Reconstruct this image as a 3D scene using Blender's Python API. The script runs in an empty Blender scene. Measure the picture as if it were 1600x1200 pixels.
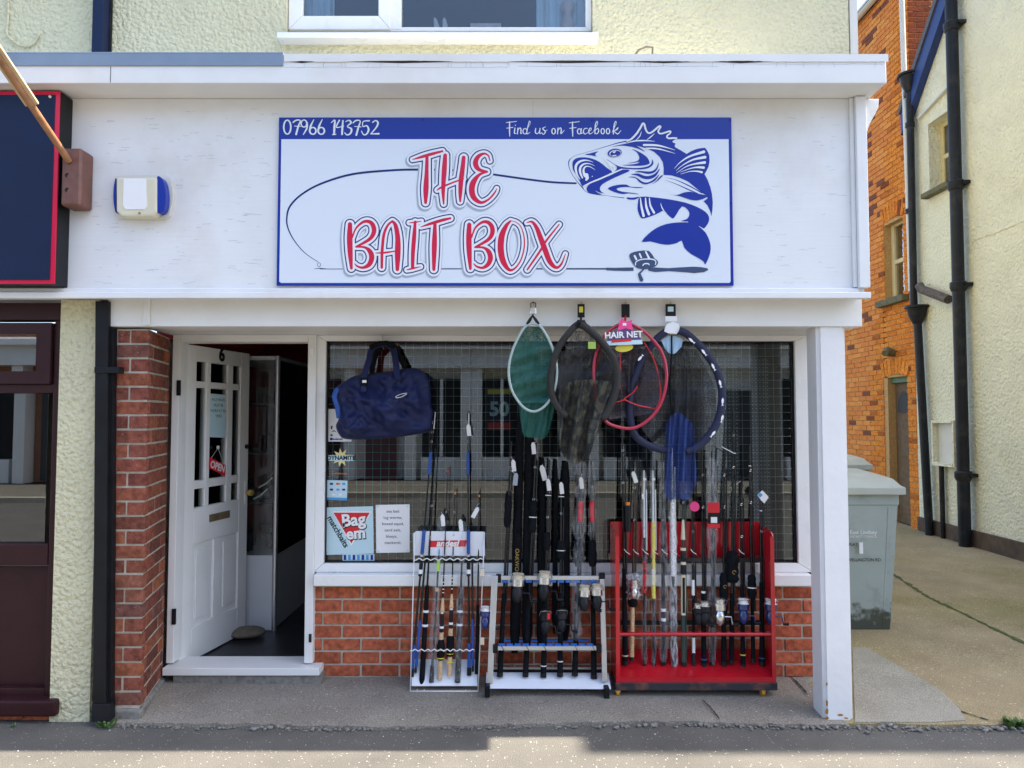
import bpy, bmesh, math, random
import numpy as np
from mathutils import Vector, Matrix
random.seed(7)
rng = np.random.default_rng(7)
R = math.radians
S = bpy.context.scene
C = S.collection

# ------------------------------------------------------------------ camera
F = 1110.0; PITCH = R(2.58); H = 1.57
cam_d = bpy.data.cameras.new('camera'); cam = bpy.data.objects.new('camera', cam_d); C.objects.link(cam)
cam.location = (0, 0, H); cam.rotation_euler = (R(90) + PITCH, 0, 0)
cam_d.sensor_fit = 'HORIZONTAL'; cam_d.sensor_width = 36; cam_d.lens = F / 1600 * 36
cam_d.clip_start = 0.05; cam_d.clip_end = 500
S.camera = cam
# ------------------------------------------------------------------ sky, sun, exposure
SUN = Vector((0.61, 0.012, 1.0)).normalized()
W = bpy.data.worlds.new('World'); S.world = W; W.use_nodes = True
wn = W.node_tree.nodes; wl = W.node_tree.links
for n in list(wn): wn.remove(n)
sky = wn.new('ShaderNodeTexSky'); sky.sky_type = 'NISHITA'; sky.sun_disc = False
sky.sun_elevation = math.asin(SUN.z); sky.sun_rotation = math.atan2(SUN.x, SUN.y)
sky.air_density = 0.9; sky.dust_density = 2.2; sky.ozone_density = 0.7
bg = wn.new('ShaderNodeBackground'); bg.inputs['Strength'].default_value = 0.15
wo = wn.new('ShaderNodeOutputWorld')
wl.new(sky.outputs[0], bg.inputs[0]); wl.new(bg.outputs[0], wo.inputs[0])
sd = bpy.data.lights.new('sun', 'SUN'); sd.energy = 4.2; sd.angle = R(0.53); sd.color = (1.0, 0.91, 0.78)
so = bpy.data.objects.new('sun', sd); C.objects.link(so)
so.rotation_euler = SUN.to_track_quat('Z', 'Y').to_euler(); so.location = (6, 0, 12)
vs = S.view_settings
vs.view_transform = 'Standard'; vs.look = 'None'; vs.gamma = 1; vs.exposure = 1.88; vs.use_curve_mapping = False

# ------------------------------------------------------------------ pixel -> place
cP, sP = math.cos(PITCH), math.sin(PITCH)
def ray(px, py):
    u = (px - 800) / F; v = (600 - py) / F
    return Vector((u, cP - v * sP, sP + v * cP))
def P(px, py, Y):                      # point on the upright plane at distance Y
    d = ray(px, py); t = Y / d.y
    return Vector((d.x * t, Y, H + d.z * t))
def PX(px, py, X):                     # point on a wall that runs away from us at X
    d = ray(px, py); t = X / d.x
    return Vector((X, d.y * t, H + d.z * t))
def PN(px, py, p0, n):
    d = ray(px, py); o = Vector((0, 0, H)); t = (p0 - o).dot(n) / d.dot(n)
    return o + d * t

# ------------------------------------------------------------------ objects
def wloc(o):
    v = Vector((0, 0, 0))
    while o is not None: v = v + o.location; o = o.parent
    return v
def tag(o, label, cat, group=None, kind=None):
    if label: o['label'] = label
    if cat: o['category'] = cat
    if group: o['group'] = group
    if kind: o['kind'] = kind
    return o
def thing(name, label, cat, loc, group=None):
    o = bpy.data.objects.new(name, None); C.objects.link(o); o.location = loc; o.empty_display_size = 0.05
    return tag(o, label, cat, group)
def link(name, me, parent=None):
    if me.vertices:
        co = np.empty(len(me.vertices) * 3); me.vertices.foreach_get('co', co); co = co.reshape(-1, 3)
        c = Vector(((co[:, 0].min() + co[:, 0].max()) / 2, (co[:, 1].min() + co[:, 1].max()) / 2, co[:, 2].min()))
        me.transform(Matrix.Translation(-c))
    else: c = Vector((0, 0, 0))
    o = bpy.data.objects.new(name, me); C.objects.link(o)
    if parent is not None: o.parent = parent; o.location = c - wloc(parent)
    else: o.location = c
    return o
def obj(name, bm, m, parent=None, bevel=0, smooth=False, seg=2):
    if bevel:
        bmesh.ops.bevel(bm, geom=list(bm.edges), offset=bevel, segments=seg, affect='EDGES', profile=0.5, clamp_overlap=True)
    if smooth:
        for f in bm.faces: f.smooth = True
    me = bpy.data.meshes.new(name); bm.to_mesh(me); bm.free()
    if m is not None: me.materials.append(m)
    if smooth and smooth != 'all':
        try: me.set_sharp_from_angle(angle=R(40))
        except Exception: pass
    return link(name, me, parent)
def struct(o): o['kind'] = 'structure'; return o

def bx(bm, x0, x1, y0, y1, z0, z1):
    v = [bm.verts.new((x, y, z)) for z in (z0, z1) for y in (y0, y1) for x in (x0, x1)]
    for f in ((0, 2, 3, 1), (4, 5, 7, 6), (0, 1, 5, 4), (2, 6, 7, 3), (0, 4, 6, 2), (1, 3, 7, 5)):
        bm.faces.new([v[i] for i in f])
    return bm
def B(x0, x1, y0, y1, z0, z1): return bx(bmesh.new(), min(x0, x1), max(x0, x1), min(y0, y1), max(y0, y1), min(z0, z1), max(z0, z1))
def pb(bm, px0, py0, px1, py1, Y, dep):        # a box whose front face covers a photo rectangle on plane Y
    pm = (py0 + py1) / 2
    a = P(px0, pm, Y); b = P(px1, pm, Y); t = P((px0 + px1) / 2, py0, Y); l = P((px0 + px1) / 2, py1, Y)
    return bx(bm, a.x, b.x, Y, Y + dep, l.z, t.z)
def prism(bm, pts, n):                         # pts: closed planar loop (Vectors), pushed along n
    a = [bm.verts.new(p) for p in pts]; b = [bm.verts.new(Vector(p) + n) for p in pts]
    k = len(pts)
    bm.faces.new(a); bm.faces.new(b[::-1])
    for i in range(k): bm.faces.new((a[i], b[i], b[(i + 1) % k], a[(i + 1) % k]))
    bmesh.ops.recalc_face_normals(bm, faces=bm.faces)
    return bm
def tube(bm, pts, rad, seg=8, closed=False, cap=True, flat=1.0):
    pts = [Vector(p) for p in pts]; n = len(pts)
    if not hasattr(rad, '__len__'): rad = [rad] * n
    rings = []; up = None
    for i in range(n):
        if closed: t = pts[(i + 1) % n] - pts[i - 1]
        else: t = pts[min(i + 1, n - 1)] - pts[max(i - 1, 0)]
        t = t.normalized() if t.length > 1e-9 else Vector((0, 0, 1))
        if up is None:
            up = Vector((0, -1, 0)) if abs(t.y) < 0.9 else Vector((1, 0, 0))
        up = (up - t * up.dot(t)).normalized(); sd_ = t.cross(up)
        ring = []
        for k in range(seg):
            a = 2 * math.pi * k / seg
            ring.append(bm.verts.new(pts[i] + (up * math.cos(a) * flat + sd_ * math.sin(a)) * rad[i]))
        rings.append(ring)
    m = n if closed else n - 1
    for i in range(m):
        A = rings[i]; D = rings[(i + 1) % n]
        for k in range(seg): bm.faces.new((A[k], A[(k + 1) % seg], D[(k + 1) % seg], D[k]))
    if cap and not closed:
        bm.faces.new(rings[0][::-1]); bm.faces.new(rings[-1])
    return bm
def T(pts, rad, **k): return tube(bmesh.new(), pts, rad, **k)
def crom(pts, n=8, closed=False):              # Catmull-Rom through points of any dimension
    p = [np.array(q, float) for q in pts]; k = len(p); out = []
    rngi = range(k) if closed else range(k - 1)
    for i in rngi:
        if closed: a, b, c, d = p[i - 1], p[i], p[(i + 1) % k], p[(i + 2) % k]
        else: a, b, c, d = p[max(i - 1, 0)], p[i], p[i + 1], p[min(i + 2, k - 1)]
        for j in range(n):
            t = j / n
            out.append(0.5 * ((2 * b) + (c - a) * t + (2 * a - 5 * b + 4 * c - d) * t * t + (3 * b - a - 3 * c + d) * t ** 3))
    if not closed: out.append(p[-1])
    return out
def disc(bm, c, n, r, seg=14, thick=0.002):
    n = Vector(n).normalized(); return tube(bm, [Vector(c), Vector(c) + n * thick], r, seg=seg)

# ------------------------------------------------------------------ materials
MATS = {}
def mat(name, col, rough=0.6, metal=0.0, var=0.0, vscale=8.0, bump=0.0, bscale=60.0, spec=0.5, coat=0.0, detail=6, stain=None, sscale=2.0, samt=0.5, bdist=0.004, objvar=0.0, trans=0.0, sheen=0.0):
    m = bpy.data.materials.new(name); m.use_nodes = True; MATS[name] = m
    nt = m.node_tree; N = nt.nodes; L = nt.links; b = N['Principled BSDF']
    b.inputs['Base Color'].default_value = (*col, 1); b.inputs['Roughness'].default_value = rough; b.inputs['Metallic'].default_value = metal
    b.inputs['Specular IOR Level'].default_value = spec
    if coat: b.inputs['Coat Weight'].default_value = coat; b.inputs['Coat Roughness'].default_value = 0.08
    if trans: b.inputs['Transmission Weight'].default_value = trans
    if sheen: b.inputs['Sheen Weight'].default_value = sheen
    tc = N.new('ShaderNodeTexCoord'); geo = N.new('ShaderNodeNewGeometry')
    pos = geo.outputs['Position']
    cur = None
    if var or stain or objvar:
        base = N.new('ShaderNodeRGB'); base.outputs[0].default_value = (*col, 1); cur = base.outputs[0]
    if objvar:
        oi = N.new('ShaderNodeObjectInfo'); hs = N.new('ShaderNodeHueSaturation')
        mr = N.new('ShaderNodeMapRange'); mr.inputs['To Min'].default_value = 1 - objvar; mr.inputs['To Max'].default_value = 1 + objvar
        L.new(oi.outputs['Random'], mr.inputs['Value']); L.new(mr.outputs[0], hs.inputs['Value']); L.new(cur, hs.inputs['Color']); cur = hs.outputs[0]
    if var:
        nz = N.new('ShaderNodeTexNoise'); nz.inputs['Scale'].default_value = vscale; nz.inputs['Detail'].default_value = detail
        L.new(pos, nz.inputs['Vector'])
        mr = N.new('ShaderNodeMapRange'); mr.inputs['From Min'].default_value = 0.3; mr.inputs['From Max'].default_value = 0.7
        mr.inputs['To Min'].default_value = 1 - var; mr.inputs['To Max'].default_value = 1 + var
        L.new(nz.outputs['Fac'], mr.inputs['Value'])
        hs = N.new('ShaderNodeHueSaturation'); L.new(mr.outputs[0], hs.inputs['Value']); L.new(cur, hs.inputs['Color']); cur = hs.outputs[0]
        rr = N.new('ShaderNodeMapRange'); rr.inputs['To Min'].default_value = max(rough - 0.12, 0.02); rr.inputs['To Max'].default_value = min(rough + 0.12, 1)
        L.new(nz.outputs['Fac'], rr.inputs['Value']); L.new(rr.outputs[0], b.inputs['Roughness'])
    if stain:
        ns = N.new('ShaderNodeTexNoise'); ns.inputs['Scale'].default_value = sscale; ns.inputs['Detail'].default_value = 8; ns.inputs['Roughness'].default_value = 0.65
        L.new(pos, ns.inputs['Vector'])
        cr = N.new('ShaderNodeMapRange'); cr.inputs['From Min'].default_value = 0.52; cr.inputs['From Max'].default_value = 0.72; cr.inputs['To Max'].default_value = samt
        L.new(ns.outputs['Fac'], cr.inputs['Value'])
        mx = N.new('ShaderNodeMix'); mx.data_type = 'RGBA'; L.new(cr.outputs[0], mx.inputs['Factor']); L.new(cur, mx.inputs[6]); mx.inputs[7].default_value = (*stain, 1)
        cur = mx.outputs[2]
    if cur is not None: L.new(cur, b.inputs['Base Color'])
    if bump:
        nb = N.new('ShaderNodeTexNoise'); nb.inputs['Scale'].default_value = bscale; nb.inputs['Detail'].default_value = 4
        L.new(pos, nb.inputs['Vector'])
        bn = N.new('ShaderNodeBump'); bn.inputs['Strength'].default_value = bump; bn.inputs['Distance'].default_value = bdist
        L.new(nb.outputs['Fac'], bn.inputs['Height']); L.new(bn.outputs[0], b.inputs['Normal'])
    return m
def glass_mat(name, tint=(0.9, 0.95, 0.95), k=2.0, rough=0.0):
    m = bpy.data.materials.new(name); m.use_nodes = True; N = m.node_tree.nodes; L = m.node_tree.links
    for n in list(N): N.remove(n)
    o = N.new('ShaderNodeOutputMaterial'); tr = N.new('ShaderNodeBsdfTransparent'); tr.inputs[0].default_value = (*tint, 1)
    gl = N.new('ShaderNodeBsdfGlossy'); gl.inputs['Roughness'].default_value = rough
    fr = N.new('ShaderNodeFresnel'); fr.inputs['IOR'].default_value = 1.5
    mu = N.new('ShaderNodeMath'); mu.operation = 'MULTIPLY'; mu.inputs[1].default_value = k; mu.use_clamp = True
    mx = N.new('ShaderNodeMixShader'); L.new(fr.outputs[0], mu.inputs[0]); L.new(mu.outputs[0], mx.inputs[0])
    L.new(tr.outputs[0], mx.inputs[1]); L.new(gl.outputs[0], mx.inputs[2]); L.new(mx.outputs[0], o.inputs[0])
    return m
def film_mat(name, milk=0.25, col=(0.85, 0.87, 0.9)):
    m = bpy.data.materials.new(name); m.use_nodes = True; N = m.node_tree.nodes; L = m.node_tree.links
    b = N['Principled BSDF']; b.inputs['Base Color'].default_value = (*col, 1); b.inputs['Roughness'].default_value = 0.12
    geo = N.new('ShaderNodeNewGeometry'); nz = N.new('ShaderNodeTexNoise'); nz.inputs['Scale'].default_value = 70; nz.inputs['Detail'].default_value = 3
    mp = N.new('ShaderNodeMapping'); mp.inputs['Scale'].default_value = (1, 1, 0.3); L.new(geo.outputs['Position'], mp.inputs[0]); L.new(mp.outputs[0], nz.inputs['Vector'])
    bn = N.new('ShaderNodeBump'); bn.inputs['Strength'].default_value = 1.0; bn.inputs['Distance'].default_value = 0.01
    L.new(nz.outputs['Fac'], bn.inputs['Height']); L.new(bn.outputs[0], b.inputs['Normal'])
    mr = N.new('ShaderNodeMapRange'); mr.inputs['From Min'].default_value = 0.4; mr.inputs['From Max'].default_value = 0.75; mr.inputs['To Min'].default_value = milk * 0.4; mr.inputs['To Max'].default_value = milk * 2.2
    L.new(nz.outputs['Fac'], mr.inputs['Value']); L.new(mr.outputs[0], b.inputs['Alpha'])
    return m
def net_mat(name, col, cover=0.6, scale=260.0, col2=None):
    m = bpy.data.materials.new(name); m.use_nodes = True; N = m.node_tree.nodes; L = m.node_tree.links
    b = N['Principled BSDF']; b.inputs['Base Color'].default_value = (*col, 1); b.inputs['Roughness'].default_value = 0.6
    geo = N.new('ShaderNodeNewGeometry'); vo = N.new('ShaderNodeTexVoronoi'); vo.feature = 'DISTANCE_TO_EDGE'; vo.inputs['Scale'].default_value = scale
    L.new(geo.outputs['Position'], vo.inputs['Vector'])
    lt = N.new('ShaderNodeMath'); lt.operation = 'LESS_THAN'
    nv = N.new('ShaderNodeTexNoise'); nv.inputs['Scale'].default_value = 28; nv.inputs['Detail'].default_value = 5; mpv = N.new('ShaderNodeMapping'); mpv.inputs['Scale'].default_value = (1, 1, .35)
    L.new(geo.outputs['Position'], mpv.inputs[0]); L.new(mpv.outputs[0], nv.inputs['Vector'])
    mv = N.new('ShaderNodeMapRange'); mv.inputs['From Min'].default_value = .3; mv.inputs['From Max'].default_value = .7; mv.inputs['To Min'].default_value = cover * .12; mv.inputs['To Max'].default_value = cover * .44
    L.new(nv.outputs['Fac'], mv.inputs['Value']); L.new(mv.outputs[0], lt.inputs[1])
    L.new(vo.outputs['Distance'], lt.inputs[0]); L.new(lt.outputs[0], b.inputs['Alpha'])
    if col2:
        nz = N.new('ShaderNodeTexNoise'); nz.inputs['Scale'].default_value = 22; nz.inputs['Detail'].default_value = 2; L.new(geo.outputs['Position'], nz.inputs['Vector'])
        cr = N.new('ShaderNodeValToRGB'); cr.color_ramp.interpolation = 'CONSTANT'
        cr.color_ramp.elements[0].color = (*col, 1); cr.color_ramp.elements[1].position = 0.52; cr.color_ramp.elements[1].color = (*col2, 1)
        L.new(nz.outputs['Fac'], cr.inputs[0]); L.new(cr.outputs[0], b.inputs['Base Color'])
    return m

# rendered (rough-cast) wall paint
def render_mat(name, col, stain, amt=0.35, bscale=55, bstr=0.9, dist=0.012, pits=0.0, pitcol=(0.1, 0.09, 0.07)):
    m = mat(name, col, rough=0.85, var=0.05, vscale=3, stain=stain, sscale=1.6, samt=amt)
    N = m.node_tree.nodes; L = m.node_tree.links; b = N['Principled BSDF']
    geo = N.new('ShaderNodeNewGeometry'); n1 = N.new('ShaderNodeTexNoise'); n1.inputs['Scale'].default_value = bscale; n1.inputs['Detail'].default_value = 3; n1.inputs['Distortion'].default_value = 0.6
    n2 = N.new('ShaderNodeTexVoronoi'); n2.inputs['Scale'].default_value = bscale * 0.9; n2.feature = 'SMOOTH_F1'
    ad = N.new('ShaderNodeMath'); ad.operation = 'SUBTRACT'
    L.new(geo.outputs['Position'], n1.inputs['Vector']); L.new(geo.outputs['Position'], n2.inputs['Vector'])
    L.new(n1.outputs['Fac'], ad.inputs[0]); L.new(n2.outputs['Distance'], ad.inputs[1])
    bn = N.new('ShaderNodeBump'); bn.inputs['Strength'].default_value = bstr; bn.inputs['Distance'].default_value = dist
    L.new(ad.outputs[0], bn.inputs['Height']); L.new(bn.outputs[0], b.inputs['Normal'])
    return m
def brick_mat(name, cols, spots=0.25, rough=0.85):
    m = bpy.data.materials.new(name); m.use_nodes = True; N = m.node_tree.nodes; L = m.node_tree.links; b = N['Principled BSDF']; b.inputs['Roughness'].default_value = rough; b.inputs['Specular IOR Level'].default_value = 0.15
    oi = N.new('ShaderNodeObjectInfo'); cr = N.new('ShaderNodeValToRGB'); cr.color_ramp.interpolation = 'LINEAR'
    e = cr.color_ramp.elements; e[0].color = (*cols[0], 1); e[-1].color = (*cols[-1], 1)
    for i, c in enumerate(cols[1:-1]): x = e.new((i + 1) / (len(cols) - 1)); x.color = (*c, 1)
    L.new(oi.outputs['Random'], cr.inputs[0])
    geo = N.new('ShaderNodeNewGeometry'); nz = N.new('ShaderNodeTexNoise'); nz.inputs['Scale'].default_value = 35; nz.inputs['Detail'].default_value = 8; L.new(geo.outputs['Position'], nz.inputs['Vector'])
    mr = N.new('ShaderNodeMapRange'); mr.inputs['From Min'].default_value = 0.3; mr.inputs['From Max'].default_value = 0.7; mr.inputs['To Min'].default_value = 0.6; mr.inputs['To Max'].default_value = 1.4
    L.new(nz.outputs['Fac'], mr.inputs['Value'])
    hs = N.new('ShaderNodeHueSaturation'); L.new(mr.outputs[0], hs.inputs['Value']); L.new(cr.outputs[0], hs.inputs['Color'])
    n2 = N.new('ShaderNodeTexNoise'); n2.inputs['Scale'].default_value = 130; n2.inputs['Detail'].default_value = 2; L.new(geo.outputs['Position'], n2.inputs['Vector'])
    m2 = N.new('ShaderNodeMapRange'); m2.inputs['From Min'].default_value = 0.68; m2.inputs['From Max'].default_value = 0.74; m2.inputs['To Max'].default_value = spots; L.new(n2.outputs['Fac'], m2.inputs['Value'])
    mx = N.new('ShaderNodeMix'); mx.data_type = 'RGBA'; L.new(m2.outputs[0], mx.inputs['Factor']); L.new(hs.outputs[0], mx.inputs[6]); mx.inputs[7].default_value = (0.6, 0.55, 0.48, 1)
    L.new(mx.outputs[2], b.inputs['Base Color'])
    bn = N.new('ShaderNodeBump'); bn.inputs['Strength'].default_value = 0.6; bn.inputs['Distance'].default_value = 0.004; L.new(nz.outputs['Fac'], bn.inputs['Height']); L.new(bn.outputs[0], b.inputs['Normal'])
    return m

M = dict(
    white=mat('white_paint', (0.76, 0.76, 0.74), 0.5, var=0.03, vscale=5, bump=0.12, bscale=45, stain=(0.62, 0.58, 0.50), sscale=2.2, samt=0.35),
    fasc=mat('fascia_paint', (0.76, 0.765, 0.76), 0.5, var=0.03, vscale=4, bump=0.25, bscale=20, stain=(0.62, 0.58, 0.51), sscale=1.5, samt=0.6),
    upvc=mat('white_upvc', (0.80, 0.80, 0.79), 0.3, var=0.02, vscale=6),
    postw=mat('post_paint', (0.76, 0.76, 0.76), 0.55, var=0.03, vscale=6, bump=0.3, bscale=22, bdist=0.006),
    cream=render_mat('cream_render', (0.64, 0.605, 0.40), (0.58, 0.53, 0.32), 0.3, bscale=52, dist=0.016),
    cream2=render_mat('pale_cream_render', (0.80, 0.765, 0.57), (0.62, 0.56, 0.37), 0.5, bscale=34, dist=0.018),
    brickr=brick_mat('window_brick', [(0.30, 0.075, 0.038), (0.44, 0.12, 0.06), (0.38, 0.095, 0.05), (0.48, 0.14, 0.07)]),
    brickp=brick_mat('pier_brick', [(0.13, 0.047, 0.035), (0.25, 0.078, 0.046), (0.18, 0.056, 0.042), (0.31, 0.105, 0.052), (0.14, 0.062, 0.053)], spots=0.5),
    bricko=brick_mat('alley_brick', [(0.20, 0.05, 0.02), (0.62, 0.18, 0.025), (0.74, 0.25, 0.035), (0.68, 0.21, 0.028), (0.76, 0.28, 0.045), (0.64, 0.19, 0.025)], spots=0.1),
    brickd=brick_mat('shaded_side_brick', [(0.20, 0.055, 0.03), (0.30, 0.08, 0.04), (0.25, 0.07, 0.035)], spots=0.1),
    mortar=mat('mortar', (0.46, 0.42, 0.34), 0.95, var=0.15, vscale=30, bump=0.5, bscale=120),
    mortaro=mat('alley_mortar', (0.50, 0.30, 0.12), 0.95, var=0.15, vscale=30),
    black=mat('black_plastic', (0.008, 0.009, 0.011), 0.4, spec=0.25, var=0.2, vscale=10),
    iron=mat('black_iron_paint', (0.011, 0.012, 0.016), 0.45, spec=0.28, var=0.25, vscale=8, stain=(0.07, 0.06, 0.05), sscale=4, samt=0.5),
    cloth=mat('black_cloth', (0.008, 0.009, 0.011), 0.9, spec=0.08, var=0.25, vscale=25, bump=0.5, bscale=35, bdist=0.008),
    navy=mat('navy_paint', (0.008, 0.017, 0.052), 0.5, spec=0.2, var=0.1),
    navycloth=mat('navy_nylon', (0.010, 0.016, 0.070), 0.45, var=0.2, vscale=14, bump=0.5, bscale=11, bdist=0.02, sheen=0.0, spec=0.25),
    brown=mat('brown_upvc', (0.032, 0.009, 0.011), 0.4, spec=0.25, var=0.12, vscale=12, bump=0.1, bscale=80),
    wood=mat('stained_wood', (0.16, 0.065, 0.045), 0.5, var=0.2, vscale=22),
    pole=mat('pole_wood', (0.34, 0.16, 0.07), 0.45, var=0.25, vscale=25),
    ply=mat('pale_board', (0.62, 0.47, 0.27), 0.7, var=0.12, vscale=20),
    cork=mat('cork', (0.60, 0.40, 0.22), 0.8, var=0.25, vscale=90, bump=0.3, bscale=160),
    alu=mat('aluminium', (0.62, 0.64, 0.67), 0.35, metal=0.85, var=0.05),
    silver=mat('silver', (0.70, 0.70, 0.70), 0.2, metal=0.9, var=0.1, vscale=40),
    whitebd=mat('white_board', (0.74, 0.77, 0.82), 0.4, var=0.04),
    redm=mat('red_gloss_paint', (0.48, 0.008, 0.018), 0.22, var=0.10, vscale=7, coat=0.4, stain=(0.30, 0.01, 0.015), sscale=5, samt=0.35),
    bluef=mat('blue_foam', (0.02, 0.16, 0.60), 0.6),
    blueg=mat('blue_grip', (0.012, 0.07, 0.30), 0.55, var=0.2, vscale=60),
    bluer=mat('blue_reel', (0.012, 0.03, 0.14), 0.25, coat=0.5, var=0.1),
    carbon=mat('carbon_blank', (0.008, 0.008, 0.010), 0.22, coat=0.15, spec=0.3, var=0.2, vscale=30),
    brownb=mat('brown_blank', (0.035, 0.018, 0.014), 0.2, coat=0.4, var=0.2, vscale=30),
    green=mat('dark_green_grip', (0.022, 0.045, 0.04), 0.45, var=0.1),
    creamp=mat('cream_plastic', (0.66, 0.60, 0.42), 0.4),
    card=mat('white_card', (0.80, 0.80, 0.80), 0.6),
    gold=mat('gold_print', (0.42, 0.28, 0.07), 0.4),
    red=mat('red_print', (0.62, 0.012, 0.025), 0.45),
    orange=mat('orange_print', (0.85, 0.25, 0.02), 0.5),
    yellow=mat('yellow_print', (0.72, 0.62, 0.06), 0.45),
    pink=mat('pink_print', (0.80, 0.06, 0.24), 0.4),
    purple=mat('purple_print', (0.10, 0.06, 0.17), 0.4),
    lblue=mat('pale_blue_print', (0.50, 0.68, 0.74), 0.45),
    sky=mat('sky_blue_print', (0.06, 0.30, 0.62), 0.45),
    signw=mat('sign_white', (0.70, 0.755, 0.82), 0.22, spec=0.4),
    signb=mat('sign_blue', (0.004, 0.028, 0.30), 0.22, spec=0.4),
    signnavy=mat('sign_navy', (0.008, 0.022, 0.15), 0.22, spec=0.4),
    signred=mat('sign_red', (0.62, 0.010, 0.055), 0.22, spec=0.4),
    signlw=mat('sign_letter_white', (0.77, 0.80, 0.84), 0.22, spec=0.4),
    signgrey=mat('sign_grey', (0.36, 0.42, 0.50), 0.25, spec=0.4),
    steel=mat('sign_slate', (0.045, 0.075, 0.16), 0.25, spec=0.4),
    lead=mat('flashing_tape', (0.20, 0.27, 0.36), 0.5, var=0.06, bump=0.2, bscale=70),
    bin=mat('bin_plastic', (0.34, 0.39, 0.36), 0.5, var=0.06, vscale=6, stain=(0.05, 0.06, 0.045), sscale=5, samt=0.35),
    binlid=mat('bin_lid', (0.44, 0.46, 0.40), 0.55, var=0.08, vscale=6),
    greenp=mat('green_paint', (0.09, 0.16, 0.085), 0.6, var=0.2),
    oldwood=mat('weathered_wood', (0.15, 0.095, 0.05), 0.75, var=0.25, vscale=14),
    creamframe=mat('cream_frame', (0.66, 0.55, 0.30), 0.55, var=0.06),
    whitepipe=mat('white_pipe', (0.66, 0.64, 0.58), 0.4, var=0.05),
    bluebd=mat('blue_bargeboard', (0.012, 0.035, 0.16), 0.5, var=0.15),
    stone=mat('sill_stone', (0.14, 0.13, 0.07), 0.9, var=0.3, vscale=25),
    roof=mat('slate_roof', (0.09, 0.09, 0.10), 0.7, var=0.2),
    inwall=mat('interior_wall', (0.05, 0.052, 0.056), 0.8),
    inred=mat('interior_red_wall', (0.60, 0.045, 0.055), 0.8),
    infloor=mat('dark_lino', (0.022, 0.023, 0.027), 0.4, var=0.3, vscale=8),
    peg=mat('pegboard', (0.12, 0.13, 0.14), 0.7),
    wire=mat('galvanised_wire', (0.62, 0.66, 0.68), 0.45, metal=0.3),
    cabinet=mat('cabinet_white', (0.62, 0.64, 0.66), 0.4),
    sack=mat('grey_sack', (0.16, 0.135, 0.10), 0.9, var=0.2, vscale=30, bump=0.4, bscale=50),
    curtain=mat('pale_blue_curtain', (0.55, 0.70, 0.80), 0.8, var=0.06),
    vase=mat('vase', (0.58, 0.50, 0.50), 0.5, var=0.15, vscale=20),
    rust=mat('rust', (0.30, 0.15, 0.03), 0.9, var=0.3),
    weed=mat('weed_leaf', (0.07, 0.14, 0.025), 0.6, var=0.3, vscale=40),
    moss=mat('moss', (0.09, 0.11, 0.025), 0.95, var=0.4, vscale=40, bump=0.8, bscale=120),
    rubble=mat('rubble', (0.20, 0.19, 0.17), 0.9, var=0.3, vscale=40),
    glass=glass_mat('shop_glass', (0.82, 0.88, 0.88), 2.4), glassup=glass_mat('upstairs_glass', (0.9, 0.94, 0.96), 1.5), glasst=glass_mat('thin_glass', (0.9, 0.94, 0.94), 1.5),
    film=film_mat('clear_film', 0.10), bubble=film_mat('bubble_wrap', 0.3),
    netg=net_mat('green_net', (0.005, 0.085, 0.062), 0.78), netk=net_mat('black_net', (0.016, 0.017, 0.02), 0.42), netc=net_mat('camo_net', (0.018, 0.018, 0.016), 0.62, 240, (0.075, 0.072, 0.045)),
    netb=net_mat('blue_net', (0.012, 0.04, 0.20), 0.42), netp=net_mat('smoke_net', (0.05, 0.035, 0.045), 0.4),
)

def stretch_bump(m, sc):
    N = m.node_tree.nodes; L = m.node_tree.links
    bn = next(n for n in N if n.bl_idname == 'ShaderNodeBump'); nz = bn.inputs['Height'].links[0].from_node; src = nz.inputs['Vector'].links[0].from_socket
    mp = N.new('ShaderNodeMapping'); mp.inputs['Scale'].default_value = sc; L.new(src, mp.inputs[0]); L.new(mp.outputs[0], nz.inputs['Vector'])
stretch_bump(M['fasc'], (.25, 1, 3.2)); stretch_bump(M['white'], (.4, 1, 1.6))

def foot_dirt(m, z0, z1, col):            # splashed dirt and lichen round the foot of the bins
    N = m.node_tree.nodes; L = m.node_tree.links; b = N['Principled BSDF']; src = b.inputs['Base Color'].links[0].from_socket
    g = N.new('ShaderNodeNewGeometry'); sx = N.new('ShaderNodeSeparateXYZ'); L.new(g.outputs['Position'], sx.inputs[0])
    nz = N.new('ShaderNodeTexNoise'); nz.inputs['Scale'].default_value = 16; nz.inputs['Detail'].default_value = 8; L.new(g.outputs['Position'], nz.inputs['Vector'])
    ma = N.new('ShaderNodeMath'); ma.operation = 'MULTIPLY_ADD'; ma.inputs[1].default_value = -.42; L.new(nz.outputs['Fac'], ma.inputs[0]); L.new(sx.outputs['Z'], ma.inputs[2])
    mr = N.new('ShaderNodeMapRange'); mr.inputs['From Min'].default_value = z1 - .21; mr.inputs['From Max'].default_value = z0 - .21; mr.inputs['To Max'].default_value = .9; L.new(ma.outputs[0], mr.inputs['Value'])
    mx = N.new('ShaderNodeMix'); mx.data_type = 'RGBA'; L.new(mr.outputs[0], mx.inputs['Factor']); L.new(src, mx.inputs[6]); mx.inputs[7].default_value = (*col, 1); L.new(mx.outputs[2], b.inputs['Base Color'])
foot_dirt(M['bin'], .10, .19, (.035, .04, .022))
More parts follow.
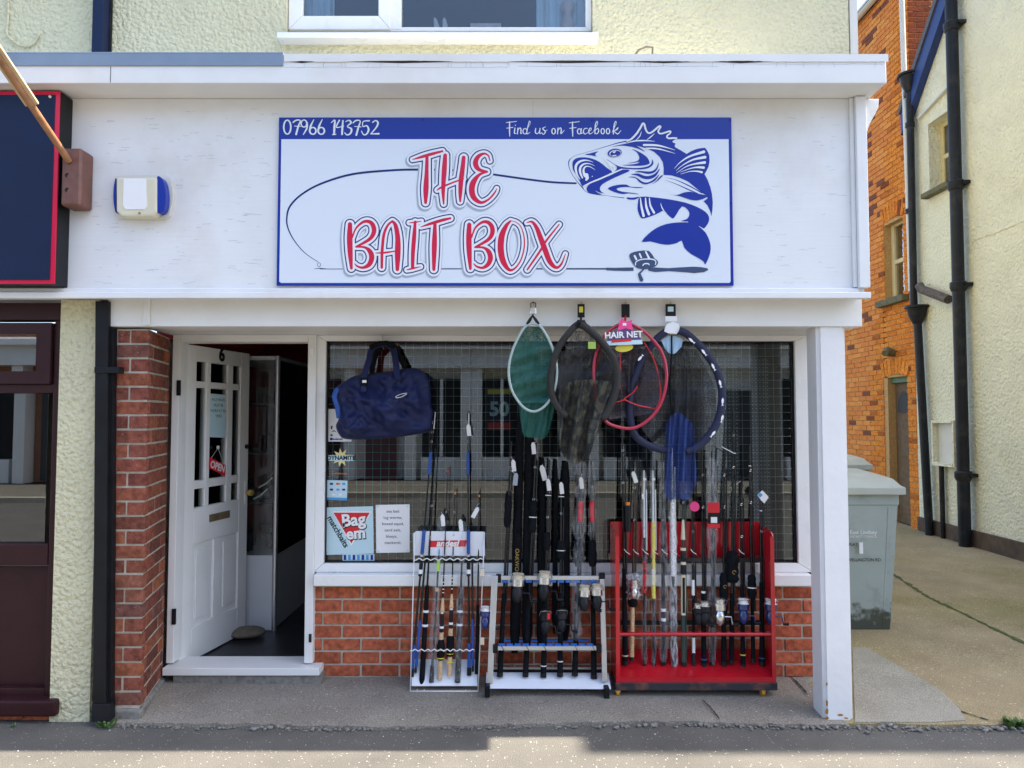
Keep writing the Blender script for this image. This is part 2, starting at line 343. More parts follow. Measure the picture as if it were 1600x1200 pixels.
# ================================================================== GROUND
def ground_mat(name, c1, c2, speck, bscale=220, patch=None, pscale=0.9, pamt=0.5):
    m = bpy.data.materials.new(name); m.use_nodes = True; N = m.node_tree.nodes; L = m.node_tree.links; b = N['Principled BSDF']; b.inputs['Roughness'].default_value = 0.92; b.inputs['Specular IOR Level'].default_value = 0.15
    g = N.new('ShaderNodeNewGeometry'); pos = g.outputs['Position']
    n1 = N.new('ShaderNodeTexNoise'); n1.inputs['Scale'].default_value = 2.2; n1.inputs['Detail'].default_value = 9; n1.inputs['Roughness'].default_value = 0.65; L.new(pos, n1.inputs['Vector'])
    cr = N.new('ShaderNodeValToRGB'); cr.color_ramp.elements[0].position = 0.3; cr.color_ramp.elements[1].position = 0.7; cr.color_ramp.elements[0].color = (*c1, 1); cr.color_ramp.elements[1].color = (*c2, 1); L.new(n1.outputs['Fac'], cr.inputs[0])
    cur = cr.outputs[0]
    if patch:
        n3 = N.new('ShaderNodeTexNoise'); n3.inputs['Scale'].default_value = pscale; n3.inputs['Detail'].default_value = 7; L.new(pos, n3.inputs['Vector'])
        r3 = N.new('ShaderNodeMapRange'); r3.inputs['From Min'].default_value = 0.48; r3.inputs['From Max'].default_value = 0.66; r3.inputs['To Max'].default_value = pamt; L.new(n3.outputs['Fac'], r3.inputs['Value'])
        x = N.new('ShaderNodeMix'); x.data_type = 'RGBA'; L.new(r3.outputs[0], x.inputs['Factor']); L.new(cur, x.inputs[6]); x.inputs[7].default_value = (*patch, 1); cur = x.outputs[2]
    v = N.new('ShaderNodeTexVoronoi'); v.inputs['Scale'].default_value = bscale * 0.42; L.new(pos, v.inputs['Vector'])
    n2 = N.new('ShaderNodeTexNoise'); n2.inputs['Scale'].default_value = bscale; n2.inputs['Detail'].default_value = 3; L.new(pos, n2.inputs['Vector'])
    mr = N.new('ShaderNodeMapRange'); mr.inputs['From Min'].default_value = 0.3; mr.inputs['From Max'].default_value = 0.7; mr.inputs['To Min'].default_value = 0.6; mr.inputs['To Max'].default_value = 1.4; L.new(n2.outputs['Fac'], mr.inputs['Value'])
    hs = N.new('ShaderNodeHueSaturation'); L.new(mr.outputs[0], hs.inputs['Value']); L.new(cur, hs.inputs['Color'])
    sp = N.new('ShaderNodeSeparateColor'); L.new(v.outputs['Color'], sp.inputs[0])
    gt = N.new('ShaderNodeMath'); gt.operation = 'GREATER_THAN'; gt.inputs[1].default_value = 0.93; L.new(sp.outputs[0], gt.inputs[0])
    l2 = N.new('ShaderNodeMath'); l2.operation = 'LESS_THAN'; l2.inputs[1].default_value = 0.32; L.new(v.outputs['Distance'], l2.inputs[0])
    an = N.new('ShaderNodeMath'); an.operation = 'MULTIPLY'; L.new(gt.outputs[0], an.inputs[0]); L.new(l2.outputs[0], an.inputs[1])
    mx = N.new('ShaderNodeMix'); mx.data_type = 'RGBA'; L.new(an.outputs[0], mx.inputs['Factor']); L.new(hs.outputs[0], mx.inputs[6]); mx.inputs[7].default_value = (*speck, 1)
    L.new(mx.outputs[2], b.inputs['Base Color'])
    bn = N.new('ShaderNodeBump'); bn.inputs['Strength'].default_value = 0.7; bn.inputs['Distance'].default_value = 0.006; L.new(n2.outputs['Fac'], bn.inputs['Height']); L.new(bn.outputs[0], b.inputs['Normal'])
    return m
M['asph'] = ground_mat('pavement_asphalt', (0.105, 0.10, 0.09), (0.15, 0.142, 0.125), (0.36, 0.34, 0.30))
M['fore'] = ground_mat('forecourt_concrete', (0.20, 0.18, 0.15), (0.29, 0.265, 0.22), (0.40, 0.37, 0.32), 150)
M['alley'] = ground_mat('alley_concrete', (0.30, 0.235, 0.135), (0.42, 0.335, 0.20), (0.60, 0.54, 0.40), 150, patch=(0.19, 0.18, 0.05), pscale=0.8, pamt=0.45)
M['patch'] = ground_mat('pale_concrete', (0.30, 0.28, 0.22), (0.40, 0.37, 0.30), (0.45, 0.43, 0.38), 170)
M['road'] = ground_mat('road_asphalt', (0.07, 0.07, 0.068), (0.10, 0.10, 0.095), (0.22, 0.21, 0.2))

struct(obj('ground', B(-120, 120, -120, 120, -0.30, -0.14), M['road']))
struct(obj('road', B(-40, 40, -6.2, 0.9, -0.138, -0.11), M['road']))
struct(obj('kerb', B(-40, 40, 0.9, 1.03, -0.137, 0.003), M['patch'], bevel=0.01))
struct(obj('pavement', B(-40, 40, 1.035, 4.6, -0.137, 0.0), M['asph']))
struct(obj('far_kerb', B(-40, 40, -6.33, -6.2, -0.137, 0.003), M['patch'], bevel=0.01))
struct(obj('far_pavement', B(-40, 40, -9.0, -6.335, -0.137, 0.0), M['asph']))
def fz(y): return 0.016 + (y - 3.68) * 0.055           # forecourt rises to the wall
def sheet(name, xs, yf, yb, zf, m, jit=0.012, ny=10):
    bm = bmesh.new(); rows = []
    fr = [yf + random.uniform(-jit, jit) + 0.02 * math.sin(x * 2.1) for x in xs]
    for j in range(ny + 1):
        rows.append([bm.verts.new((x, fr[i] + (yb - fr[i]) * j / ny, zf(x, fr[i] + (yb - fr[i]) * j / ny))) for i, x in enumerate(xs)])
    for j in range(ny):
        for i in range(len(xs) - 1): bm.faces.new((rows[j][i], rows[j][i + 1], rows[j + 1][i + 1], rows[j + 1][i]))
    bot = [bm.verts.new((v.co.x, v.co.y, -0.02)) for v in rows[0]]
    for i in range(len(xs) - 1): bm.faces.new((bot[i], bot[i + 1], rows[0][i + 1], rows[0][i]))
    return struct(obj(name, bm, m, smooth=True))
sheet('forecourt', [-2.02 + i * 0.04 for i in range(94)], 3.665, 4.4, lambda x, y: fz(y) + 0.003 * math.sin(x * 3 + y * 5), M['fore'])
def az(x, y): return 0.012 + max(0, (y - 3.7)) * 0.008 + 0.004 * math.sin(x * 1.7) * math.cos(y * 1.3)
sheet('alley', [1.70 + i * 0.06 for i in range(64)] , 3.69, 16.0, az, M['alley'], ny=60)
def gpt(px, py, z=0.02, lift=0.0):
    d = ray(px, py); t = (z - H) / d.z; p = Vector((0, 0, H)) + d * t
    return Vector((p.x, p.y, az(p.x, p.y) + lift))
# paler concrete patch beside the post
bm = bmesh.new()
pp = [(1332, 1012), (1352, 1012), (1385, 1030), (1425, 1052), (1470, 1078), (1500, 1108), (1508, 1124), (1460, 1127), (1400, 1127), (1336, 1127)]
top = [gpt(a, b_, lift=0.006) for a, b_ in pp]
prism(bm, top, Vector((0, 0, -0.02)))
struct(obj('concrete_patch', bm, M['patch']))
# moss in the joint that runs down the alley, cracks
def ribbon(name, pts, w, m, lift=0.005, gp=gpt, jit=0.3, kind='stuff', label=None, cat=None):
    pts = [Vector(gp(*q)) for q in crom(pts, 14)]
    bm = bmesh.new(); prev = None
    for i, p in enumerate(pts):
        t = (pts[min(i + 1, len(pts) - 1)] - pts[max(i - 1, 0)]); t.z = 0; t.normalize(); s = Vector((-t.y, t.x, 0))
        ww = w * random.uniform(1 - jit, 1 + jit) * 0.5; o = s * random.uniform(-w, w) * 0.25
        q = [p + o + s * ww, p + o - s * ww]
        a, b_ = [bm.verts.new(v + Vector((0, 0, lift))) for v in q]
        if prev: bm.faces.new((prev[0], prev[1], b_, a))
        prev = (a, b_)
    o = obj(name, bm, m)
    tag(o, label, cat, None, kind); return o
ribbon('moss_line', [(1390, 897), (1420, 916), (1450, 935), (1500, 958), (1550, 982), (1610, 1010)], 0.028, M['moss'], jit=0.8, label='green moss growing along the joint in the alley concrete', cat='moss')
M['crack'] = mat('crack_dark', (0.02, 0.019, 0.016), 0.95)
struct(ribbon('alley_crack', [(1370, 1040), (1410, 1060), (1440, 1085), (1480, 1103), (1545, 1124)], 0.012, M['crack'], jit=0.6, kind='structure'))
def fpt(px, py):
    d = ray(px, py); t = (0.03 - H) / d.z; p = Vector((0, 0, H)) + d * t
    return Vector((p.x, p.y, fz(p.y) + 0.004))
struct(ribbon('forecourt_crack', [(1232, 1060), (1246, 1072), (1262, 1088)], 0.010, M['crack'], gp=fpt, jit=0.6))
struct(ribbon('forecourt_crack', [(1098, 1096), (1112, 1108), (1124, 1122)], 0.007, M['crack'], gp=fpt, jit=0.6))
# broken edge between forecourt and pavement: loose grit
bm = bmesh.new()
for i in range(620):
    x = random.uniform(-2.0, 2.9); y = 3.66 + 0.02 * math.sin(x * 2.1) + random.gauss(-0.012, 0.016); s = random.choice([0.003, 0.004, 0.005, 0.007, 0.010])
    if x > 0.4: s *= 1.25
    mtx = Matrix.Translation((x, y, 0.002 + s * 0.5)) @ Matrix.Rotation(random.uniform(0, 3), 4, 'Z') @ Matrix.Diagonal((s * random.uniform(.8, 1.6), s, s * 0.7, 1))
    bmesh.ops.create_icosphere(bm, subdivisions=1, radius=1, matrix=mtx)
tag(obj('edge_grit', bm, M['rubble']), 'loose grit and crumbled concrete along the forecourt edge', 'grit', None, 'stuff')
bm = bmesh.new()
for i in range(100):
    x = random.uniform(-2.4, 4.2); y = random.uniform(3.2, 4.15); s = random.choice([0.0015, 0.002, 0.003])
    if x > 1.75: z = az(x, y)
    elif y > 3.7 and x > -2: z = fz(y)
    else: z = 0
    mtx = Matrix.Translation((x, y, z + s * 0.5)) @ Matrix.Diagonal((s * random.uniform(.8, 2), s, s * 0.6, 1))
    bmesh.ops.create_icosphere(bm, subdivisions=1, radius=1, matrix=mtx)
tag(obj('scattered_grit', bm, M['card']), 'tiny pale chips scattered over the forecourt and pavement', 'grit', None, 'stuff')

# ================================================================== bricks
def unit_brick():
    bm = bx(bmesh.new(), -.5, .5, -.5, .5, -.5, .5)
    me = None
    for v in bm.verts: v.co.x *= 0.213; v.co.y *= 0.10; v.co.z *= 0.064
    bmesh.ops.bevel(bm, geom=list(bm.edges), offset=0.0035, segments=1, affect='EDGES')
    me = bpy.data.meshes.new('brick'); bm.to_mesh(me); bm.free(); return me
def brick_mesh(m):
    me = unit_brick(); me.materials.append(m); return me
def place_brick(me, parent, c, U, sx=1.0, sz=1.0, sy=1.0):
    o = bpy.data.objects.new('brick', me); C.objects.link(o); o.parent = parent
    o.location = Vector(c) - wloc(parent); o.rotation_euler = (random.gauss(0, .004), random.gauss(0, .006), math.atan2(U.y, U.x) + random.gauss(0, .006)); o.scale = (sx, sy, sz)
    return o
def brick_list(Ln, Hh, off=0.0, bl=0.225, ch=0.075, skip=None, header=False):
    out = []; k = 0; z = 0
    while z < Hh - 0.01:
        st = -(bl / 2 if k % 2 else 0) + off; u = st - (bl if st > 0 else 0)
        hgt = min(ch, Hh - z)
        while u < Ln - 0.01:
            a = max(u, 0); b_ = min(u + bl, Ln)
            if b_ - a > 0.035 and not (skip and skip((a + b_) / 2, z + hgt / 2)): out.append((a, b_, z, hgt))
            u += bl
        z += ch; k += 1
    return out
def lay(parent, O, U, Nn, lst, me, proud=0.0, sy=1.0):
    O = Vector(O)
    for a, b_, z, h in lst:
        c = O + U * ((a + b_) / 2) + Vector((0, 0, z + h / 2)) + Nn * (random.uniform(-.003, .003) - 0.05 * sy + proud)
        place_brick(me, parent, c, U, (b_ - a - 0.012) / 0.213, (h - 0.012) / 0.064, sy)

# ================================================================== THE SHOP BUILDING
YW = 4.22
shop = thing('shop_building', 'white fronted bait shop with cream roughcast upper storey and red brick under its window', 'shop', (0, 4.25, 0))
YU = 4.25
zc0 = P(800, 130, 3.45).z; zc1 = P(800, 84, 3.45).z; zf0 = P(800, 467, 3.60).z; zb0 = P(800, 510, 3.70).z
XL = -4.6
# upper wall around the window opening
wl0, wl1 = P(447, 30, YU).x, P(926, 30, YU).x; wz0 = P(700, 52, YU).z; wz1 = wz0 + 1.15
xr = P(1326, 40, YU).x; xl = P(176, 40, YU).x
bm = bmesh.new()
bx(bm, xl, wl0, YU, YU + .25, zc0 - .2, 6.4); bx(bm, wl1, xr, YU, YU + .25, zc0 - .2, 6.4)
bx(bm, wl0, wl1, YU, YU + .25, zc0 - .2, wz0); bx(bm, wl0, wl1, YU, YU + .25, wz1, 6.4)
obj('upper_wall', bm, M['cream'], shop)
bm = bmesh.new()   # the rest of the house: side, back, storey floor, roof
bx(bm, xr - .25, xr - .002, YU + .252, 9.0, 0.0, 6.4); bx(bm, xl, xr - .26, 8.75, 9.0, 0.0, 6.4); bx(bm, xl, xl + .2, YU + .252, 8.74, 2.6, 6.4)
obj('house_wall', bm, M['cream'], shop)
bm = bmesh.new()
prism(bm, [Vector((xl - .1, 3.95, 6.35)), Vector((xl - .1, 6.6, 8.4)), Vector((xl - .1, 9.3, 6.35))], Vector((xr - xl + .2, 0, 0)))
obj('roof', bm, M['roof'], shop)
bm = bmesh.new(); pb(bm, 1326, -200, 1338, 84, YU + .01, .06); obj('corner_board', bm, M['creamframe'] if False else M['whitepipe'], shop)
# fascia: backing board with raised frame
xe = P(1357, 300, 3.585).x
fa = obj('fascia', B(XL, xe - .015, 3.62, 4.249, zf0 + .02, zc0 - .002), M['fasc'], shop)
bm = bmesh.new(); bx(bm, XL, xe, 3.58, 3.6195, zf0, P(800, 456, 3.58).z)
bx(bm, XL, xe - .05, 3.60, 3.6195, P(800, 456, 3.58).z + .001, P(800, 449, 3.58).z)
obj('fascia_bottom_moulding', bm, M['fasc'], fa, bevel=.004)
bm = bmesh.new(); xa = P(1340, 300, 3.585).x
bx(bm, xa, xe - .001, 3.583, 3.6195, P(800, 449, 3.58).z + .001, zc0 - .004); bx(bm, xa - .02, xa - .001, 3.603, 3.6195, P(800, 448, 3.58).z + .002, zc0 - .004)
obj('fascia_side_moulding', bm, M['fasc'], fa, bevel=.003)
bm = bmesh.new(); a = P(103, 300, 3.615).x; bx(bm, a - .001, a + .001, 3.6185, 3.6198, zf0 + .05, zc0 - .01); obj('panel_joint', bm, M['crack'], fa)
for q in (833,):
    a = P(q, 300, 3.615).x; obj('panel_joint', B(a - .0006, a + .0006, 3.6187, 3.6198, P(800, 183, 3.6).z, zc0 - .01), M['signgrey'], fa)
bm = bmesh.new()
for i in range(190):
    a = random.choice((random.uniform(140, 425), random.uniform(140, 425), random.uniform(1150, 1335))); yy = random.uniform(170, 445); ln = random.uniform(3, 16); n_ = 4
    if 170 < a + ln and a < 272 and 270 < yy < 345: continue
    q = [P(a + ln * k_ / n_, yy + random.uniform(-.8, .8), 3.6193) for k_ in range(n_ + 1)]
    for u, v in zip(q, q[1:]):
        w_ = random.uniform(.0003, .0009); bm.faces.new([bm.verts.new(p) for p in (u - Vector((0, 0, w_)), v - Vector((0, 0, w_)), v + Vector((0, 0, w_)), u + Vector((0, 0, w_)))])
obj('flaking_cracks', bm, M['signgrey'], fa)['kind'] = 'stuff'
# cornice box with lifted, cracked top strip and grey flashing tape
xce = P(1385, 106, 3.45).x
co = obj('cornice', B(XL, xce, 3.45, 4.249, zc0, zc1 - .012), M['white'], shop, bevel=.004)
x443 = P(443, 95, 3.45).x
bm = bmesh.new(); n = 150; prev = None
zt, zl = zc1 - .004, P(800, 97, 3.45).z
for i in range(n + 1):
    x = x443 + .004 + (xce + .004 - x443) * i / n; px = 443 + 942 * i / n
    lift = 0.0
    for (c0, c1, hgt) in ((452, 492, .010), (545, 712, .016), (790, 985, .019), (905, 1090, .010), (1110, 1205, .012)):
        if c0 < px < c1: lift = max(lift, hgt * math.sin(math.pi * (px - c0) / (c1 - c0)) ** .6)
    lift *= .45; zz = zl + lift * 0.75 + random.uniform(-.0012, .0012)
    v = [bm.verts.new((x, 3.4445, zt)), bm.verts.new((x, 3.4448, (zt + zz) / 2)), bm.verts.new((x, 3.4452, zz)), bm.verts.new((x, 3.4495, zz + .0005)), bm.verts.new((x, 4.2, zt)), bm.verts.new((x, 4.2, zt - .01))]
    if prev:
        for a_, b_ in ((0, 1), (1, 2), (2, 3), (4, 0)): bm.faces.new((prev[a_], prev[b_], v[b_], v[a_]))
    prev = v
obj('roof_felt_edge', bm, M['white'], co)
bm = bmesh.new()
for (c0, c1) in ((452, 492), (545, 712), (790, 985), (985, 1090), (1110, 1205)):
    pts = [P(c0, 96.5, 3.4488), P((c0 * 2 + c1) / 3, 95.5, 3.4488), P((c0 + c1 * 2) / 3, 95, 3.4488), P(c1, 96.5, 3.4488), P((c0 + c1) / 2, 98.6, 3.4488)]
    bm.faces.new([bm.verts.new(p) for p in pts[::-1]])
obj('cornice_gap_shade', bm, M['crack'], co)  # dark polygons paint in the shade of gaps under the felt edge
bm = bmesh.new()
for i in range(34):
    a = random.uniform(455, 1380); 
    q = [P(a + random.uniform(-1.5, 1.5), y, 3.4492) for y in (97.5, 100, 102.5, 105)]
    for u, v in zip(q, q[1:]):
        w_ = .0007; bm.faces.new([bm.verts.new(p) for p in (u - Vector((w_, 0, 0)), v - Vector((w_, 0, 0)), v + Vector((w_, 0, 0)), u + Vector((w_, 0, 0)))])
for x0, x1, yy in ((445, 800, 105), (810, 1130, 103.5), (1140, 1383, 100)):
    q = [P(x, yy + random.uniform(-.7, .7), 3.4491) for x in range(x0, x1, 12)]
    for u, v in zip(q, q[1:]):
        w_ = .0006; bm.faces.new([bm.verts.new(p) for p in (u - Vector((0, 0, w_)), v - Vector((0, 0, w_)), v + Vector((0, 0, w_)), u + Vector((0, 0, w_)))])
obj('paint_cracks', bm, M['signgrey'], co)['kind'] = 'stuff'
bm = bmesh.new(); bx(bm, XL, x443, 3.444, 3.4495, P(300, 103.5, 3.45).z, zc1 - .001); bx(bm, XL, x443, 3.444, 4.2, zc1 - .0008, zc1 + .006)
obj('flashing_tape', bm, M['lead'], co, bevel=.0015)
a = P(173, 110, 3.45).x; obj('cornice_joint', B(a - .001, a + .001, 3.4485, 3.4499, zc0 + .004, P(300, 104, 3.45).z), M['crack'], co)
# bracket under the cornice end
bm = bmesh.new(); b0 = P(1353, 131, 3.6); b1 = P(1376, 131, 3.6)
prism(bm, [Vector((xe + .001, 3.62, zc0 - .001)), Vector((xe + .085, 3.62, zc0 - .001)), Vector((xe + .08, 3.62, zc0 - .05)), Vector((xe + .03, 3.62, zc0 - .14)), Vector((xe + .012, 3.62, zc0 - .20)), Vector((xe + .001, 3.62, zc0 - .20))], Vector((0, .10, 0)))
obj('cornice_bracket', bm, M['white'], shop, bevel=.004)
bm = bmesh.new(); tube(bm, [P(990, 86, 3.75) - Vector((0, 0, .01)), P(998, 78, 3.75), P(1010, 73, 3.75), P(1020, 74, 3.75), P(1019, 90, 3.75)], .006); obj('loose_cable', bm, M['sack'], shop)
# beam under the fascia and soffit of the porch
xb0 = P(168, 490, 3.70).x; xb1 = P(1347, 490, 3.70).x
be = obj('beam', B(xb0, xb1, 3.70, 3.82, zb0, zf0 + .019), M['white'], shop, bevel=.003)
xj = P(229, 490, 3.69).x; obj('beam_joint_strip', B(xj - .02, xj + .016, 3.692, 3.6995, zb0 + .006, zf0 + .018), M['white'], be, bevel=.002)
obj('soffit', B(xb0 + .1, xb1 - .004, 3.8205, 4.6, zb0 + .012, zb0 + .05), M['white'], shop)
# post
p0 = P(1283, 850, 3.715); p1 = P(1329, 850, 3.715)
bm = B(p0.x, p1.x, 3.715, 3.865, 0.0, zb0 - .001)
bmesh.ops.subdivide_edges(bm, edges=[e for e in bm.edges if abs(e.verts[0].co.z - e.verts[1].co.z) > .5], cuts=24)
bmesh.ops.bevel(bm, geom=[e for e in bm.edges if abs(e.verts[0].co.z - e.verts[1].co.z) > .02], offset=.018, segments=3, affect='EDGES')
po = obj('post', bm, M['postw'], shop, smooth=True)
bm = bmesh.new()
for (qx, qy, w_, h_) in ((1277, 1098, 4, 12), (1291, 1112, 6, 9), (1291, 1069, 3, 6), (1313, 1117, 10, 4), (1322, 1122, 8, 3), (1289, 1122, 8, 4)):
    y_ = 3.7142 if qx > 1283 else 3.7142
    k = 9; c = P(max(qx, 1292), qy, y_)
    bm.faces.new([bm.verts.new(c + Vector((math.cos(2 * math.pi * i / k) * w_ / 600 * random.uniform(.6, 1.2), 0, math.sin(2 * math.pi * i / k) * h_ / 600 * random.uniform(.6, 1.2)))) for i in range(k)])
obj('rust_stain', bm, M['rust'], po)
# brick pier, its inner face set back at an angle
pA = P(178, 700, 3.73); pB_ = P(229, 700, 3.73); pC = P(262, 700, 4.18)
pier = obj('brick_pier', prism(bmesh.new(), [Vector((pA.x, 3.736, -.02)), Vector((pB_.x - .007, 3.736, -.02)), Vector((pC.x - .007, 4.19, -.02)), Vector((pC.x - .2, 4.4, -.02)), Vector((pA.x, 4.4, -.02))], Vector((0, 0, zb0 + .01))), M['mortar'], shop)
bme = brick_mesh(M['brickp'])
Lf = pB_.x - pA.x; U2 = (Vector((pC.x, 4.18, 0)) - Vector((pB_.x, 3.73, 0))); L2 = U2.length; U2.normalize(); N2 = Vector((U2.y, -U2.x, 0))
zz = 0.075; k = 0
while zz < zb0 - .02:
    h = min(.075, zb0 - zz)
    if k % 2 == 0: fr = [(0, Lf)]; sdl = [(0.0, 0.115), (0.115, 0.34), (0.34, L2)]
    else: fr = [(0, .072), (.072, Lf)]; sdl = [(0.0, 0.21), (0.21, 0.40), (.40, L2)]
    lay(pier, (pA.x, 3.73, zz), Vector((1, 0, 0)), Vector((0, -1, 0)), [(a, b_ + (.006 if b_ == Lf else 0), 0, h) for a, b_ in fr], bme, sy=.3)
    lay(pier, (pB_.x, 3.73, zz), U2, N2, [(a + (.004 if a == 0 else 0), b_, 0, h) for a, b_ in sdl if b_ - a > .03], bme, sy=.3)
    zz += .075; k += 1
obj('pier_foot', prism(bmesh.new(), [Vector((pA.x + .0, 3.715, -.02)), Vector((pB_.x + .015, 3.71, -.02)), Vector((pC.x + .02, 4.17, -.02)), Vector((pC.x - .2, 4.3, -.02)), Vector((pA.x, 4.3, -.02))], Vector((0, 0, .085))), M['rubble'], pier, bevel=.012)
# brick wall under the window
zs = P(900, 911, YW).z
wx0, wx1 = P(488, 980, YW).x, P(1272, 980, YW).x
rise = obj('under_window_wall', B(wx0, wx1 + .2, YW + .008, YW + .2, -.02, zs), M['mortar'], shop)
bme = brick_mesh(M['brickr'])
lay(rise, (wx0, YW, 0.045), Vector((1, 0, 0)), Vector((0, -1, 0)), brick_list(wx1 - wx0, zs - .045, off=.06), bme)
# shop window
zt_ = P(900, 518, 4.2).z
win = thing('shop_window', None, None, (0, 4.25, zs)); win.parent = shop; win.location = Vector((0, 4.25, zs)) - shop.location
gx0, gx1, gy0, gy1 = 512, 1241, 533, 880
def strip(name, a, b_, c, d, Y, dep, m, par, bev=.003):
    bm = bmesh.new(); pb(bm, a, b_, c, d, Y, dep); return obj(name, bm, m, par, bevel=bev)
XG0, XG1 = P(508, 700, 4.2).x, P(1244, 700, 4.2).x; XO0, XO1 = P(493, 700, 4.2).x, P(1266, 700, 4.2).x
ZG0, ZG1 = P(900, 880, 4.2).z, P(900, 533, 4.2).z; ZO0, ZO1 = P(900, 894, 4.2).z, zb0 + .011
def mitre(name, par, m, Y, dep, ox0, ox1, oz0, oz1, ix0, ix1, iz0, iz1, bev=.004):
    for lo in (((ox0, oz0), (ix0, iz0), (ix0, iz1), (ox0, oz1)), ((ox1, oz1), (ix1, iz1), (ix1, iz0), (ox1, oz0)), ((ox0, oz1), (ix0, iz1), (ix1, iz1), (ox1, oz1)), ((ox1, oz0), (ix1, iz0), (ix0, iz0), (ox0, oz0))):
        cx = sum(p[0] for p in lo) / 4; cz = sum(p[1] for p in lo) / 4
        obj(name, prism(bmesh.new(), [Vector((cx + (x - cx) * .9995, Y, cz + (z - cz) * .9995)) for x, z in lo], Vector((0, dep, 0))), m, par, bevel=bev)
mitre('frame_bar', win, M['upvc'], 4.195, .07, XO0, XO1, ZO0, ZO1, XG0, XG1, ZG0, ZG1)
mitre('glazing_bead', win, M['black'], 4.215, .02, XG0 - .002, XG1 + .002, ZG0 - .002, ZG1 + .002, XG0 + .006, XG1 - .006, ZG0 + .006, ZG1 - .006, bev=0)
obj('pane', B(XG0 + .001, XG1 - .001, 4.240, 4.246, ZG0 + .001, ZG1 - .001), M['glass'], win)
obj('sill', B(P(490, 900, 4.14).x, P(1269, 900, 4.14).x, 4.135, 4.26, zs + .001, ZO0 - .001), M['upvc'], win, bevel=.005)
# doorway: frame, sill, open door
dj0, dj1 = P(266, 750, 4.18).x, P(277, 750, 4.18).x; dk0, dk1 = P(479, 750, 4.18).x, P(492, 750, 4.18).x
fr = thing('door_frame', None, None, (0, 4.2, .1)); fr.parent = shop; fr.location = Vector((-1.6, 4.2, .1)) - shop.location
zd0, zd1 = P(380, 1036, 4.18).z, P(380, 534, 4.18).z
obj('jamb', B(dj0, dj1, 4.175, 4.30, zd0, zb0 + .011), M['white'], fr, bevel=.003)
j2 = obj('jamb', B(dk0, dk1, 4.175, 4.30, zd0, zb0 + .011), M['white'], fr, bevel=.003)
obj('head', B(dj1 + .001, dk0 - .001, 4.18, 4.30, zd1, zb0 + .011), M['white'], fr, bevel=.003)
obj('strike_plate', B(dk0 + .012, dk1 - .012, 4.1715, 4.1745, P(485, 765, 4.18).z - .06, P(485, 665, 4.18).z), M['white'], j2, bevel=.001)
obj('keep', B(dk1 - .022, dk1 - .006, 4.171, 4.1745, P(485, 1003, 4.18).z, P(485, 990, 4.18).z), M['iron'], j2)
obj('door_contact', B(dk0 + .016, dk0 + .035, 4.165, 4.1745, P(485, 556, 4.18).z, P(485, 544, 4.18).z), M['upvc'], j2, bevel=.002)
sl = obj('sill', B(P(254, 1045, 4.13).x, P(499, 1045, 4.13).x, 4.125, 4.33, P(380, 1056, 4.125).z, P(380, 1044, 4.125).z), M['white'], fr, bevel=.004)
obj('step', B(P(262, 1050, 4.07).x, P(497, 1050, 4.07).x, 4.14, 4.4, 0, P(380, 1056, 4.125).z - .001), M['rubble'], fr)
FZ = P(380, 1036, 4.33).z - .012
# door leaf, swung inwards
h0 = P(280, 780, 4.26); h0.z = 0; far = P(383, 760, 4.95); far.z = 0
DU = (far - h0).normalized(); DN = Vector((DU.y, -DU.x, 0)); DWd = (far - h0).length
def duv(px, py): q = PN(px, py, h0, DN); return (q - h0).dot(DU), q.z
dz0, dz1 = FZ + .008, P(280, 537, 4.26).z
def dbox(u0, u1, z0, z1, n0, n1):
    bm = bmesh.new(); pts = [h0 + DU * u + DN * n0 + Vector((0, 0, z)) for u, z in ((u0, z0), (u1, z0), (u1, z1), (u0, z1))]
    return prism(bm, pts, DN * (n1 - n0))
door = thing('door', None, None, h0); door.parent = shop; door.location = h0 - shop.location
ZR = {}
for nm, py in (('a', 576), ('b', 598), ('c', 610), ('d', 749), ('e', 768), ('f', 793), ('g', 828)): ZR[nm] = duv(310 if nm not in 'a' else 310, py)[1]
us = [0, duv(301, 680)[0], duv(318, 680)[0], duv(324, 680)[0], duv(351, 680)[0], duv(359, 680)[0], duv(371, 680)[0], DWd]
zr = [ZR['a'] + .0, ZR['b'], ZR['c'], ZR['d'], ZR['e'], ZR['f']]
ztop = dz1
g_t1, g_t0 = duv(310, 565)[1], duv(310, 596)[1]; g_m1, g_m0 = duv(310, 606)[1], duv(310, 750)[1]; g_b1, g_b0 = duv(310, 763)[1], duv(310, 792)[1]
bm = bmesh.new()
def add(bm, u0, u1, z0, z1, n0=-.02, n1=.02):
    t = dbox(u0, u1, z0, z1, n0, n1); me = bpy.data.meshes.new('t'); t.to_mesh(me); t.free(); bm.from_mesh(me); bpy.data.meshes.remove(me)
add(bm, 0, us[1], dz0, ztop); add(bm, us[6], DWd, dz0, ztop)
add(bm, us[1] + .0005, us[6] - .0005, g_t1, ztop - .0005, -.0195, .0195)
lock = duv(300, 850)[1]
add(bm, us[1] + .0005, us[6] - .0005, lock, g_b0, -.0195, .0195); add(bm, us[1] + .0005, us[6] - .0005, dz0 + .0005, dz0 + .2, -.0195, .0195)
um = (us[3] + us[4]) / 2 - .03
add(bm, um, um + .075, dz0 + .2005, lock - .0005, -.019, .019)
dleaf = obj('door_leaf', bm, M['white'], door, bevel=.004)
bm = bmesh.new()
for u0, u1 in ((us[2], us[3]), (us[4], us[5])): add(bm, u0, u1, g_b0 + .0005, g_t1 - .0005, -.018, .018)
for z0, z1 in ((g_m1, g_t0), (g_b1, g_m0)): add(bm, us[1] + .0005, us[6] - .0005, z0, z1, -.0165, .0165)
obj('glazing_bar', bm, M['white'], door, bevel=.003)
cols = ((us[1], us[2]), (us[3], us[4]), (us[5], us[6])); rows = ((g_t0, g_t1), (g_m0, g_m1), (g_b0, g_b1))
